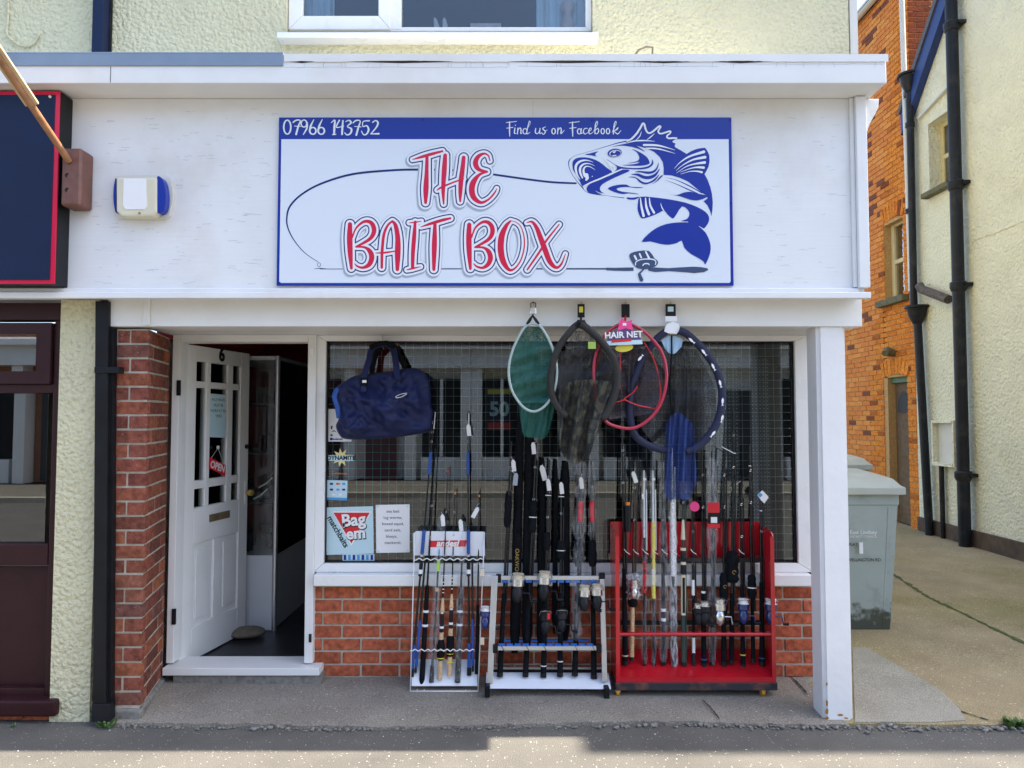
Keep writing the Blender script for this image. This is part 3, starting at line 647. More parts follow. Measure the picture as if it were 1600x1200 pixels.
for u0, u1 in cols:
    for z0, z1 in rows: obj('pane', dbox(u0 - .002, u1 + .002, z0 - .002, z1 + .002, -.003, .003), M['glasst'], door)
for u0, u1 in ((us[1], um), (um + .075, us[6])):
    obj('panel', dbox(u0 - .002, u1 + .002, dz0 + .198, lock + .002, -.008, .008), M['white'], door)
    pn = obj('raised_panel', dbox(u0 + .035, u1 - .035, dz0 + .24, lock - .04, .008, .016), M['white'], door, bevel=.006)
a = duv(322, 815); b_ = duv(354, 800)
lb = obj('letter_box', dbox(a[0], b_[0], b_[1] - .035, b_[1] + .012, .0196, .026), M['stone'], door, bevel=.002)
obj('flap', dbox(a[0] + .012, b_[0] - .012, b_[1] - .026, b_[1] + .003, .026, .030), M['oldwood'], lb)
for py in (607, 957):
    zz_ = P(280, py, 4.26).z
    obj('hinge', B(dj1 - .012, dj1 + .012, 4.168, 4.1745 + .004, zz_ - .045, zz_ + .045), M['iron'], door, bevel=.002)
kz = duv(376, 770)[1]; obj('latch_plate', dbox(DWd - .04, DWd - .012, kz - .08, kz + .08, .0201, .024), M['upvc'], door)
kn = bmesh.new(); c = h0 + DU * (DWd - .03) + Vector((0, 0, kz + .0)); tube(kn, [c + DN * .02, c + DN * .045, c + DN * .05, c + DN * .075], [.009, .009, .022, .02], seg=12); obj('door_knob', kn, M['gold'], door, smooth=True)
c = h0 + DU * (DWd - .03) + Vector((0, 0, duv(376, 698)[1])); obj('lock', T([c + DN * .02, c + DN * .028], .016, seg=12), M['iron'], door)

# text as flat mesh (built-in typeface)
def text_mesh(s, size, m, extr=0.0, sx=1.0, shear=0.0, bold=0.0, align='CENTER', sp=1.0):
    cu = bpy.data.curves.new('t', 'FONT'); cu.body = s; cu.size = size; cu.align_x = align; cu.align_y = 'CENTER'; cu.shear = shear; cu.offset = bold; cu.extrude = extr; cu.resolution_u = 3; cu.space_character = sp
    o = bpy.data.objects.new('t', cu); C.objects.link(o)
    dg = bpy.context.evaluated_depsgraph_get(); me = bpy.data.meshes.new_from_object(o.evaluated_get(dg)); bpy.data.objects.remove(o); bpy.data.curves.remove(cu)
    me.materials.clear(); me.materials.append(m); me.transform(Matrix.Diagonal((sx, 1, 1, 1))); return me
def put_text(name, s, c, U, Nn, size, m, parent, rot=0.0, **k):
    me = text_mesh(s, size, m, **k)
    U = Vector(U).normalized(); Z = Vector(Nn).normalized(); V = Z.cross(U)
    mt = Matrix((U, V, Z)).transposed().to_4x4()
    me.transform(Matrix.Translation(Vector(c)) @ mt @ Matrix.Rotation(rot, 4, 'Z'))
    return link(name, me, parent)
XU = Vector((1, 0, 0)); YN = Vector((0, -1, 0))
u6, z6 = duv(342, 555); put_text('door_number', '6', h0 + DU * u6 + DN * .0225 + Vector((0, 0, z6)), DU, DN, .125, M['black'], door, bold=.004, extr=.002)

# interior of the shop
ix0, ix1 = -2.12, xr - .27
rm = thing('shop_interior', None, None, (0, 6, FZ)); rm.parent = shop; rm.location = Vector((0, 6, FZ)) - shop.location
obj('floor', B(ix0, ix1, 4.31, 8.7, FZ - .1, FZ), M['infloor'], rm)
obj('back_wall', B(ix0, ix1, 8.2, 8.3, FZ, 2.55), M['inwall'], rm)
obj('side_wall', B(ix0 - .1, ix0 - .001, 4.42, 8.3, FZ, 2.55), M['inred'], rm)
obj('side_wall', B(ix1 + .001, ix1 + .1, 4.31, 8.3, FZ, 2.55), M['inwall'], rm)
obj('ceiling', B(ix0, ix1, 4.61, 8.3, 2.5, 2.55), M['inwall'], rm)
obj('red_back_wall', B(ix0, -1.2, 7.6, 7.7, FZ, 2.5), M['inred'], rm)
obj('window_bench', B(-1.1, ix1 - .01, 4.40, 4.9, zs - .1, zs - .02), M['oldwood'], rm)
# pegboard panels at the right of the window, holes as dots
for (a0, a1, b0, b1) in ((1118, 1158, 560, 830), (1172, 1206, 560, 830)):
    A = P(a0, b0, 4.75); D = P(a1, b1, 4.75)
    pg = obj('pegboard', B(A.x, D.x, 4.75, 4.765, D.z, A.z), M['peg'], rm)
    bm = bmesh.new(); x = A.x + .012
    while x < D.x - .01:
        z = D.z + .012
        while z < A.z - .01:
            s = .0035; bm.faces.new([bm.verts.new(p) for p in ((x - s, 4.7495, z - s), (x + s, 4.7495, z - s), (x + s, 4.7495, z + s), (x - s, 4.7495, z + s))]); z += .025
        x += .025
    obj('peg_holes', bm, M['card'], pg)
bm = bmesh.new()
for i in range(9):
    x = -0.9 + i * .32; bx(bm, x, x + .2, 6.4, 6.6, FZ, FZ + random.uniform(1.0, 1.7))
obj('stock_shelves', bm, M['inwall'], rm)
# display cabinet
cb = thing('display_cabinet', 'white based glass display cabinet with aluminium corner post inside the doorway', 'cabinet', (-1.85, 5.6, FZ))
cx1 = P(430, 900, 5.02).x; cz_b = P(400, 868, 5.0).z; cz_t = P(400, 556, 5.0).z
obj('base', B(-2.1, cx1 - .01, 5.02, 7.2, FZ, cz_b), M['cabinet'], cb, bevel=.003)
obj('top_rail', B(-2.1, cx1 - .012, 5.02, 7.2, cz_t - .03, cz_t), M['cabinet'], cb)
obj('corner_post', T([Vector((cx1, 5.01, FZ + .002)), Vector((cx1, 5.01, cz_t))], .018, seg=12), M['alu'], cb, smooth=True)
obj('pane', B(-2.1, cx1 - .018, 5.012, 5.018, cz_b, cz_t - .03), M['glasst'], cb); obj('pane', B(cx1 - .004, cx1 + .002, 5.04, 7.2, cz_b, cz_t - .03), M['glasst'], cb)
for z in (.95, 1.3, 1.65): obj('shelf', B(-2.09, cx1 - .02, 5.05, 7.15, z, z + .012), M['inwall'], cb)
bm = bmesh.new()
for i in range(40):
    x = random.uniform(-2.05, cx1 - .12); y = random.uniform(5.1, 6.9); z = random.choice([cz_b, .962, 1.312, 1.662]) + .001
    bx(bm, x, x + random.uniform(.03, .09), y, y + random.uniform(.03, .1), z, z + random.uniform(.04, .16))
obj('stock', bm, M['iron'], cb)
for (qx, qy) in ((404, 762), (396, 780)):
    c = P(qx, qy, 5.1); obj('white_reel_arm', T([c, c + Vector((.05, .02, .03)), c + Vector((.09, .03, .07))], .006, seg=6), M['card'], cb)
# sand bag that props the door
bm = bmesh.new(); c = P(385, 975, 4.86); bmesh.ops.create_uvsphere(bm, u_segments=20, v_segments=10, radius=1, matrix=Matrix.Translation((c.x, c.y, FZ + .035)) @ Matrix.Rotation(.2, 4, 'Z') @ Matrix.Diagonal((.125, .09, .036, 1)))
tag(obj('door_stop', bm, M['sack'], smooth='all'), 'flat brown sand bag on the dark floor propping the white door open', 'door stop')

# upstairs window
up = thing('upstairs_window', None, None, (0, YU, wz0)); up.parent = shop; up.location = Vector((-.4, YU, wz0)) - shop.location
yf = YU + .05
sx0, sx1 = P(432, 56, 4.17).x, P(935, 56, 4.17).x
obj('sill', B(sx0, sx1, 4.17, 4.32, P(700, 59, 4.17).z, P(700, 50, 4.17).z), M['upvc'], up, bevel=.004)
m0 = P(613, 25, yf).x; m1 = P(622, 25, yf).x; zo = P(700, 50, yf).z + .005
mitre('frame_bar', up, M['upvc'], yf, .07, wl0 + .001, wl1 - .001, zo, wz1, P(460, 20, yf).x, P(915, 20, yf).x, P(700, 47, yf).z + .02, wz1 - .05)
obj('mullion', B(m0 - .01, m1 + .02, yf - .003, yf + .07, zo + .01, wz1 - .02), M['upvc'], up, bevel=.003)
ca = thing('casement', None, None, (0, 0, 0)); ca.parent = up; ca.location = (0, 0, 0)
mitre('casement_bar', ca, M['upvc'], yf - .02, .05, P(452, 20, yf).x, P(611, 20, yf).x, P(530, 49, yf).z, wz1 - .02, P(474, 20, yf).x, P(592, 20, yf).x, P(530, 27, yf).z, wz1 - .09, bev=.006)
obj('pane', B(P(473, 20, yf).x, P(593, 20, yf).x, yf + .01, yf + .014, P(530, 28, yf).z, wz1 - .085), M['glassup'], ca)
obj('pane', B(m1, P(917, 20, yf).x, yf + .03, yf + .034, zo + .02, wz1 - .04), M['glassup'], up)
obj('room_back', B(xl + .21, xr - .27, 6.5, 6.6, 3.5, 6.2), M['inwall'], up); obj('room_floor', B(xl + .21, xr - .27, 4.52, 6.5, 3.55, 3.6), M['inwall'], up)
def curtain(x0, x1):
    bm = bmesh.new(); prev = None
    for i in range(41):
        t = i / 40; x = x0 + (x1 - x0) * t; y = 4.44 + .022 * math.sin(t * 26) + .01 * math.sin(t * 61)
        v = [bm.verts.new((x, y, wz0 - .1)), bm.verts.new((x, y, wz1 + .1))]
        if prev: bm.faces.new((prev[0], v[0], v[1], prev[1]))
        prev = v
    obj('curtain', bm, M['curtain'], up, smooth='all')
curtain(P(470, 20, 4.44).x, P(522, 20, 4.44).x); curtain(P(838, 20, 4.44).x, P(925, 20, 4.44).x)
obj('inner_sill', B(wl0, wl1, 4.33, 4.42, wz0 - .03, P(700, 49.5, 4.36).z), M['upvc'], up)
zi = P(700, 49.5, 4.36).z
bm = bmesh.new(); prof = [(0, .052), (.03, .075), (.065, .075), (.10, .045), (.125, .045), (.16, .072), (.19, .072), (.215, .045), (.225, .03)]; cxv = P(887, 30, 4.385).x
tube(bm, [Vector((cxv, 4.385, zi + .001 + z)) for z, r in prof], [r * .62 for z, r in prof], seg=18); tag(obj('vase', bm, M['vase'], smooth='all'), 'pinkish grey waisted vase on the upstairs window sill', 'vase')
tag(obj('box', B(P(735, 30, 4.385).x, P(783, 30, 4.385).x, 4.37, 4.40, zi + .001, P(760, 36, 4.37).z), M['vase'], bevel=.002), 'small pale box standing on the upstairs window sill', 'box')
o = thing('figurine', 'pair of white upright ornaments on the upstairs window sill', 'ornament', (P(690, 30, 4.385).x, 4.385, zi))
for qx, lean in ((683, -.012), (696, -.006)):
    c = P(qx, 48, 4.385); obj('ornament_half', T([Vector((c.x, 4.385, zi + .001)), Vector((c.x + lean * .3, 4.385, zi + .05)), Vector((c.x + lean, 4.385, zi + .09)), Vector((c.x + lean * 1.4, 4.385, zi + .105))], [.014, .018, .012, .003], seg=10), M['card'], o, smooth='all')

# ================================================================== LEFT NEIGHBOUR
nb = thing('neighbouring_shop', 'cream rendered neighbouring shop with dark brown framed window at the left edge', 'shop', (-3.4, 3.8, 0))
y0 = 3.725
bm = bmesh.new(); pb(bm, 86, 469, 148, 1138, y0, .3)
bmesh.ops.subdivide_edges(bm, edges=list(bm.edges), cuts=3); obj('render_pilaster', bm, M['cream'], nb)
obj('upper_wall', B(XL - 1, P(146, 40, YU).x, YU + .01, YU + .25, zc0 - .2, 6.4), M['cream'], nb)
bl_ = P(88, 800, y0).x; ZB = lambda py, Y=3.78: P(40, py, Y).z
def nbx(name, x0, x1, py0, py1, Y, dep, m, par=nb, bev=.004):
    return obj(name, B(x0, x1, Y, Y + dep, ZB(py1, Y), ZB(py0, Y)), m, par, bevel=bev)
nbx('frame_head', XL, bl_ - .002, 473, 500, 3.745, .1, M['brown'])
nbx('frame_stile', bl_ - .055, bl_ - .002, 500.5, 1092, 3.755, .1, M['brown'])
nbx('transom', XL, bl_ - .056, 600, 614, 3.757, .1, M['brown'])
nbx('mid_rail', XL, bl_ - .056, 850, 884, 3.752, .1, M['brown'])
nbx('panel', XL, bl_ - .056, 884.5, 1075, 3.80, .05, M['brown'])
nbx('bottom_rail', XL, bl_ - .056, 1075.5, 1094, 3.757, .1, M['brown'])
nbx('sill', XL, P(86, 1105, 3.69).x, 1095, 1121, 3.69, .2, M['brown'], bev=.012)
fl = nbx('fanlight', XL, P(80, 550, 3.74).x, 504, 600, 3.735, .02, M['brown']); 
nbx('pane', XL, P(56, 565, 3.735).x, 522, 580, 3.7335, .0012, glass_mat('neighbour_glass', (.25, .28, .28), 5.0), fl, 0)
nbx('pane', XL, P(72, 700, 3.78).x, 614, 850, 3.79, .006, glass_mat('neighbour_glass_low', (.3, .33, .33), 4.0))
nbx('blind', XL, bl_ - .056, 505, 850, 3.95, .01, M['sack'], bev=0)
pl = nbx('brick_plinth', XL, P(84, 1130, 3.74).x, 1122, 1150, 3.75, .3, M['mortar'], bev=0)
bme = brick_mesh(M['brickr']); lay(pl, (-3.2, 3.74, 0.0), XU, YN, [(a, b_, -.005, .075) for a, b_, z, h in brick_list(P(84, 1130, 3.74).x + 3.2, .075)], bme)
# black square downpipe in front of the pilaster
dp = thing('downpipe', 'black square downpipe between the cream pilaster and the brick pier', 'downpipe', P(160, 1130, 3.68))
obj('pipe', prism(bmesh.new(), [P(148.5, 470, 3.675), P(169, 470, 3.675), P(165, 1105, 3.675), P(144.5, 1105, 3.675)], Vector((0, .05, 0))), M['black'], dp, bevel=.004)
obj('side_channel', prism(bmesh.new(), [P(169.3, 512, 3.70), P(178, 512, 3.70), P(174.5, 1100, 3.70), P(165.5, 1100, 3.70)], Vector((0, .03, 0))), M['black'], dp)
bm = bmesh.new(); pb(bm, 147, 573, 186, 583, 3.668, .05); obj('clip', bm, M['black'], dp, bevel=.003)
obj('shoe', prism(bmesh.new(), [P(143, 1100, 3.665), P(172, 1100, 3.665), P(171, 1128, 3.655), P(142, 1128, 3.655)], Vector((0, .055, 0))), M['black'], dp, bevel=.004)
dp2 = thing('downpipe', 'navy square downpipe on the upper wall above the cornice', 'downpipe', P(156, 84, 4.15))
bm = bmesh.new(); pb(bm, 147, -260, 164, 84, 4.17, .075); obj('pipe', bm, M['navy'], dp2, bevel=.004)
bm = bmesh.new(); pb(bm, 164.5, -260, 175.5, 84, 4.235, .02); obj('backing_strip', bm, M['iron'], dp2)
bm = bmesh.new(); tube(bm, [P(*q, YU - .0) for q in crom([(12, -40), (13, 20), (11, 50), (16, 60), (30, 70), (45, 72), (56, 64), (62, 52)], 5)], .006); tag(obj('wall_cable', bm, M['cream']), 'cream painted cable looping on the upper wall at far left', 'cable')
# neighbour's navy sign box
sg = thing('navy_sign', 'navy sign box with a red border, cut off by the left edge', 'sign', P(40, 440, 3.5))
x1 = P(90, 300, 3.52).x; zt1, zb1 = P(60, 143, 3.52).z, P(60, 444, 3.52).z
obj('sign_box', B(XL, x1 + .002, 3.522, 3.62, zb1, zt1), M['black'], sg, bevel=.003)
obj('sign_face', B(XL, x1, 3.516, 3.5215, zb1 + .001, zt1 - .001), M['signred'], sg)
obj('sign_field', B(XL, x1 - .022, 3.513, 3.5155, zb1 + .02, zt1 - .02), M['navy'], sg)
obj('screw', T([P(78, 151, 3.5125), P(78, 151, 3.509)], .007, seg=10), M['silver'], sg)
# flag pole and its wooden holder
fp = thing('flag_pole_holder', 'dark red wooden block with three holes screwed to the fascia', 'bracket', P(110, 322, 3.55))
bm = bmesh.new(); pb(bm, 95, 231, 126, 321, 3.51, .11); hb = obj('block', bm, M['wood'], fp, bevel=.010, seg=1)
for qy in (274, 297): obj('hole', T([P(105.5, qy, 3.5095), P(105.5, qy, 3.512)], .012, seg=14), M['crack'], hb)
pole0 = P(108, 252, 3.51); pole1 = P(-42, 30, 2.95)
pe = thing('flag_pole', 'varnished wooden pole leaning up out of the block at top left', 'pole', pole0)
obj('shaft', T([pole0, pole0 * .5 + pole1 * .5, pole1], [.0165, .0165, .0165], seg=14), M['pole'], pe, smooth=True)
a = P(38, 137, 3.25); d_ = (pole1 - pole0).normalized(); s_ = Vector((1, 0, .6)).normalized()
a = pole0 + (pole1 - pole0) * .43
sdv = d_.cross(Vector((0, 1, 0))).normalized()
obj('furled_board', prism(bmesh.new(), [a - sdv * .034, a + sdv * .030, a + sdv * .032 + d_ * .6, a - sdv * .034 + d_ * .6], Vector((0, .022, 0)) + d_ * .02), M['ply'], pe, bevel=.003)
# alarm box
al = thing('alarm_box', 'cream burglar alarm box with blue lens ends on the white fascia', 'alarm', P(220, 340, 3.58))
bm = bmesh.new()
def arc_prism(pts, Y, dep): return prism(bmesh.new(), [P(a, b_, Y) for a, b_ in pts], Vector((0, dep, 0)))
obj('back_plate', arc_prism(crom([(178, 282), (186, 275), (258, 274), (268, 290), (270, 308), (266, 328), (256, 341), (190, 341), (179, 334), (174, 308)], 4, True), 3.600, .019), M['whitepipe'], al)
obj('cover', arc_prism([(181, 278), (188, 277), (245, 277), (245, 332), (238, 338), (190, 338), (181, 330)], 3.545, .054), M['creamp'] if False else mat('alarm_cream', (.66, .62, .46), .45, var=.05), al, bevel=.010)
obj('label_panel', arc_prism([(193, 279), (228, 279), (229, 322), (226, 327), (196, 327), (192, 321)], 3.542, .004), M['card'], al)
obj('lens', arc_prism(crom([(244.5, 280), (250, 276), (256, 285), (259, 305), (257, 325), (251, 332), (245, 328)], 4, True), 3.552, .045), M['signb'], al, bevel=.004)
obj('lens', arc_prism(crom([(181, 280), (178, 290), (177, 305), (178, 320), (181, 330)], 4, True), 3.56, .03), M['signb'], al)
obj('screw', T([P(218, 333, 3.544), P(218, 333, 3.541)], .006, seg=8), M['rust'], al)
# ================================================================== ALLEY BUILDINGS
XA = 5.4
gh = thing('gable_house', 'pale cream roughcast house side with gable on the right of the alley', 'house', (7, 6.5, 0))
YG0, YG1 = 3.48, 9.48  # unseen front plane set by where its shadow falls on the pavement
ze = PX(1432, 172, XA).z; rid = (6.0, 9.75)
# gable wall built round its small window
wy0, wy1, wz0_, wz1_ = 8.62, 9.06, 4.45, 5.35
def xwall(bm, lo): prism(bm, [Vector((XA, y, z)) for y, z in lo], Vector((.3, 0, 0)))
bm = bmesh.new()
for lo in ([(YG0, .0), (YG1, .0), (YG1, wz0_), (YG0, wz0_)], [(YG0, wz0_), (wy0, wz0_), (wy0, wz1_), (YG0, wz1_)], [(wy1, wz0_), (YG1, wz0_), (YG1, wz1_), (wy1, wz1_)],
           [(YG0, wz1_), (YG1, wz1_), (YG1, ze), (rid[0], rid[1]), (YG0 + .2, 9.5), (YG0 + .2, 8.3), (YG0, 8.3)]):  # unseen high stepped front, shaped to keep sun off the forecourt
    b2 = bmesh.new(); xwall(b2, lo); me = bpy.data.meshes.new('t'); b2.to_mesh(me); b2.free(); bm.from_mesh(me); bpy.data.meshes.remove(me)
obj('gable_wall', bm, M['cream2'], gh)
bm = bmesh.new(); bx(bm, XA + .31, 12, YG0, YG0 + .25, 0, 8.3); bx(bm, XA + .31, 12, YG1 - .25, YG1, 0, ze); obj('house_wall', bm, M['cream2'], gh)
bm = bmesh.new(); prism(bm, [Vector((XA - .12, YG0 + .2, 9.52)), Vector((XA - .12, rid[0], rid[1] + .02)), Vector((XA - .12, YG1 + .05, ze + .03)), Vector((XA - .12, YG1 + .05, ze + .13)), Vector((XA - .12, rid[0], rid[1] + .15)), Vector((XA - .12, YG0 + .2, 9.65))], Vector((7, 0, 0))); obj('roof', bm, M['roof'], gh)
sl_ = (Vector((0, rid[0], rid[1])) - Vector((0, YG1, ze))); 
bm = bmesh.new(); prism(bm, [Vector((XA - .10, YG1 + .04, ze - .26)), Vector((XA - .10, YG1 + .04, ze + .02)), Vector((XA - .10, rid[0], rid[1])), Vector((XA - .10, rid[0], rid[1] - .28))], Vector((.095, 0, 0))); obj('bargeboard', bm, M['bluebd'], gh)
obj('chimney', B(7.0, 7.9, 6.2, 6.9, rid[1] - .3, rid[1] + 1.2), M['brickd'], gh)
wn_ = thing('window', None, None, (XA, 8.8, wz0_)); wn_.parent = gh; wn_.location = Vector((XA, 8.8, wz0_)) - gh.location
obj('frame', B(XA + .16, XA + .20, wy0, wy0 + .06, wz0_, wz1_), M['creamframe'], wn_); obj('frame', B(XA + .16, XA + .20, wy1 - .06, wy1, wz0_, wz1_), M['creamframe'], wn_)
obj('frame', B(XA + .161, XA + .199, wy0 + .061, wy1 - .061, wz1_ - .06, wz1_), M['creamframe'], wn_); obj('frame', B(XA + .161, XA + .199, wy0 + .061, wy1 - .061, (wz0_ + wz1_) / 2 - .025, (wz0_ + wz1_) / 2 + .025), M['creamframe'], wn_); obj('frame', B(XA + .161, XA + .199, wy0 + .061, wy1 - .061, wz0_, wz0_ + .06), M['creamframe'], wn_)
obj('pane', B(XA + .175, XA + .18, wy0 + .05, wy1 - .05, wz0_ + .05, wz1_ - .05), glass_mat('old_glass', (.3, .33, .33), 4), wn_)
obj('backing', B(XA + .26, XA + .29, wy0, wy1, wz0_, wz1_), M['inwall'], wn_)
obj('sill', B(XA - .09, XA + .155, wy0 - .06, wy1 + .06, wz0_ - .07, wz0_ - .001), M['stone'], wn_, bevel=.01)
obj('lintel_drip', prism(bmesh.new(), [Vector((XA - .05, wy0 - .1, wz1_ + .30)), Vector((XA - .05, wy1 + .15, wz1_ + .16)), Vector((XA - .05, wy1 + .15, wz1_ + .13)), Vector((XA - .05, wy0 - .1, wz1_ + .27))], Vector((.049, 0, 0))), M['whitepipe'], gh)
obj('plinth', B(XA - .035, XA - .001, YG0, YG1, 0, .24), mat('dark_plinth', (.09, .06, .04), .9, var=.35, vscale=9, bump=.6, bscale=30), gh, bevel=.008)
# orange brick building behind
ob = thing('orange_brick_house', 'tall orange brick house with arched window and old door down the alley', 'house', (7, 11.5, 0))
YO0, YO1, ZOH = 9.485, 15.5, 7.7
dA, dB = 9.70, 10.32; dZ = 2.12
wa, wb_ = PX(1411, 400, XA).y, PX(1381, 400, XA).y; wzb, wzt = PX(1397, 466, XA).z, PX(1397, 345, XA).z
bm = bmesh.new()
def xw(bm, y0, y1, z0, z1, x0=XA + .012, th=.3): bx(bm, x0, x0 + th, y0, y1, z0, z1)
for y0_, y1_, z0_, z1_ in ((YO0 + .012, dA, 0, ZOH), (dB, YO1, 0, ZOH)):
    if y0_ < dA: xw(bm, y0_, dA, 0, ZOH)
    else: xw(bm, wb_, YO1, 0, ZOH)
xw(bm, dA, dB, dZ, wzb); xw(bm, dA, wa, wzb, ZOH) if wa > dA + .02 else None
xw(bm, max(wa, dA), wb_, wzt, ZOH); xw(bm, dB, wb_, 0, wzb) if wb_ > dB else None
sw = obj('side_wall', bm, M['mortaro'], ob)
bmo = brick_mesh(M['bricko'])
bl = []
for a, b_, z, h in brick_list(4.2, ZOH - .02):
    parts = [(a, b_)]
    for y0_, y1_, z0_, z1_ in ((dA, dB, 0, dZ + .20), (wa, wb_, wzb - .02, wzt + .25)):
        if z0_ - .03 < z + h / 2 < z1_:
            nw = []
            for p, q in parts:
                u0, u1 = y0_ - YO0, y1_ - YO0
                if q <= u0 or p >= u1: nw.append((p, q)); continue
                if p < u0: nw.append((p, u0 + .004))
                if q > u1: nw.append((u1 - .004, q))
            parts = nw
    bl += [(p, q, z, h) for p, q in parts if q - p > .03]
seen = []
for a, b_, z, h in bl:
    y = YO0 + (a + b_) / 2
    d = math.hypot(XA, y); px = 800 + XA / y * F; seen.append((d + abs(z - 1.5) * .15, a, b_, z, h))
seen.sort(); near = [s[1:] for s in seen[:300]]; rest = [s[1:] for s in seen[300:]]
lay(sw, (XA, YO0, 0), Vector((0, 1, 0)), Vector((-1, 0, 0)), near, bmo)
bm = bmesh.new(); mids = []
M['bo1'] = mat('alley_brick_orange', (.68, .21, .03), .85, var=.25, vscale=30, bump=.4); M['bo2'] = mat('alley_brick_dark', (.19, .05, .02), .85, var=.25, vscale=30, bump=.4); M['bo3'] = mat('alley_brick_light', (.75, .27, .045), .85, var=.25, vscale=30, bump=.4)
for a, b_, z, h in rest:
    n0 = len(bm.faces); bx(bm, XA + random.uniform(-.003, .003), XA + .02, YO0 + a + .0055, YO0 + b_ - .0055, z + .0055, z + h - .0055)
    dark = random.random() < (.30 if z > 4.2 and (a * .9 + z) % 1.3 < .5 else .05)
    mids += [1 if dark else random.choice((0, 0, 2))] * 6
o = obj('bricks_beyond', bm, None, sw); 
for k in ('bo1', 'bo2', 'bo3'): o.data.materials.append(M[k])
o.data.polygons.foreach_set('material_index', mids); o['kind'] = 'stuff'
# gauged arches of upright bricks
def arch(y0, y1, z, hgt, rise, par):
    n = 8; me = bmo
    for i in range(n):
        t = (i + .5) / n; y = y0 + (y1 - y0) * t; dz = rise * (1 - (2 * t - 1) ** 2)
        o = bpy.data.objects.new('brick', me); C.objects.link(o); o.parent = par
        o.location = Vector((XA + .045, y, z + dz + hgt / 2)) - wloc(par); o.rotation_euler = (-(t - .5) * .35, 0, math.pi / 2); o.scale = ((y1 - y0) / n / .213 * .86, 1, hgt / .064)
arch(wa - .05, wb_ + .05, wzt + .0, .22, .06, sw); arch(dA - .05, dB + .05, dZ - .01, .22, .05, sw)
fw = obj('front_wall', B(XA + .31, 12, YO0 + .003, YO0 + .25, 0, ZOH + 2), M['mortaro'], ob)
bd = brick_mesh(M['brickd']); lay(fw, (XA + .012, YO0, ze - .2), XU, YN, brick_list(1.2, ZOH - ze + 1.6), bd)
obj('roof', prism(bmesh.new(), [Vector((XA - .15, YO0 - .05, ZOH)), Vector((XA + 3.3, YO0 - .05, ZOH + 2.4)), Vector((12, YO0 - .05, ZOH))], Vector((0, 6.5, 0))), M['roof'], ob)
obj('gutter', T([Vector((XA - .08, YO0 - .05, ZOH + .02)), Vector((XA - .08, YO1, ZOH + .02))], .065, seg=10), M['whitepipe'], ob, smooth=True)
bm = bmesh.new(); bx(bm, XA + .32, XA + .36, dA - .1, wb_ + .1, 0, ZOH - .5); obj('dark_room', bm, M['inwall'], ob)
ow = thing('window', None, None, (XA, (wa + wb_) / 2, wzb)); ow.parent = ob; ow.location = Vector((XA, (wa + wb_) / 2, wzb)) - ob.location
def ybar(name, y0, y1, z0, z1, x0, x1, m, par): return obj(name, B(x0, x1, y0, y1, z0, z1), m, par, bevel=.004)
ybar('frame_bar', wa, wa + .06, wzb, wzt + .05, XA + .11, XA + .17, M['creamframe'], ow); ybar('frame_bar', wb_ - .08, wb_, wzb, wzt + .05, XA + .11, XA + .17, M['creamframe'], ow)
for z0 in (wzb, (wzb + wzt) / 2 - .03, wzt - .03): ybar('frame_bar', wa + .061, wb_ - .081, z0, z0 + .06, XA + .112, XA + .168, M['creamframe'], ow)
obj('pane', B(XA + .14, XA + .146, wa + .05, wb_ - .07, wzb + .05, wzt), glass_mat('alley_glass', (.35, .38, .38), 5), ow)
ybar('sill', wa - .12, wb_ + .1, wzb - .09, wzb - .002, XA - .10, XA + .10, M['stone'], ow)
od = thing('old_door', None, None, (XA, 10, 0)); od.parent = ob; od.location = Vector((XA + .1, 10, 0)) - ob.location
ybar('frame_post', dB - .07, dB, .05, dZ, XA + .06, XA + .15, M['greenp'], od); ybar('frame_post', dA, dA + .06, .05, dZ, XA + .06, XA + .15, M['greenp'], od); ybar('frame_head', dA + .061, dB - .071, dZ - .08, dZ, XA + .062, XA + .148, M['greenp'], od)
ybar('door_leaf', dA + .061, dB - .071, .06, dZ - .081, XA + .12, XA + .16, M['oldwood'], od)
for z0, z1 in ((.2, .85), (1.0, 1.5)): ybar('panel', dA + .14, dB - .15, z0, z1, XA + .112, XA + .1195, M['oldwood'], od)
obj('arched_light', prism(bmesh.new(), [Vector((XA + .112, 10.01 + .16 * math.cos(t * math.pi / 8), 1.62 + .3 * math.sin(t * math.pi / 8))) for t in range(9)], Vector((.0075, 0, 0))), M['inwall'], od)
obj('letter_plate', B(XA + .113, XA + .119, 9.93, 10.08, 1.08, 1.14), M['card'], od)
tag(obj('wall_lamp', T([Vector((XA - .001, 10.0, dZ + .33)), Vector((XA - .10, 10.0, dZ + .36)), Vector((XA - .16, 9.95, dZ + .33))], [.05, .07, .045], seg=10), M['stone'], smooth=True), 'small weathered bulkhead lamp above the old alley door', 'lamp')
# pipes
def yp(px, py, X): return PX(px, py, X)
xp = XA - .09
a0 = yp(1409, 0, xp); 
wp = thing('white_pipe', 'thin white drainpipe running down the orange brick corner', 'pipe', Vector((xp, a0.y, 2)))
b0 = yp(1424, 455, xp); obj('pipe', T([Vector((xp, a0.y, ZOH)), Vector((xp, a0.y, a0.z)), Vector((xp, b0.y, b0.z))], .035, seg=10), M['whitepipe'], wp, smooth=True)
for py in (132, 300): q = yp(1409 + py / 30, py, xp); obj('bracket', T([Vector((xp, q.y, q.z - .02)), Vector((xp, q.y, q.z + .02))], .042, seg=10), M['whitepipe'], wp)
rp = thing('rainwater_pipe', 'thin black iron rainwater pipe with hopper heads beside the alley door', 'pipe', Vector((xp, 9.3, 0)))
q0 = yp(1421, 130, xp); q1 = yp(1428, 480, xp); q2 = yp(1433, 492, xp); q3 = yp(1451, 838, xp)
obj('pipe', T([Vector((xp, q0.y, q0.z)), Vector((xp, q1.y, q1.z))], .045, seg=12), M['iron'], rp, smooth=True)
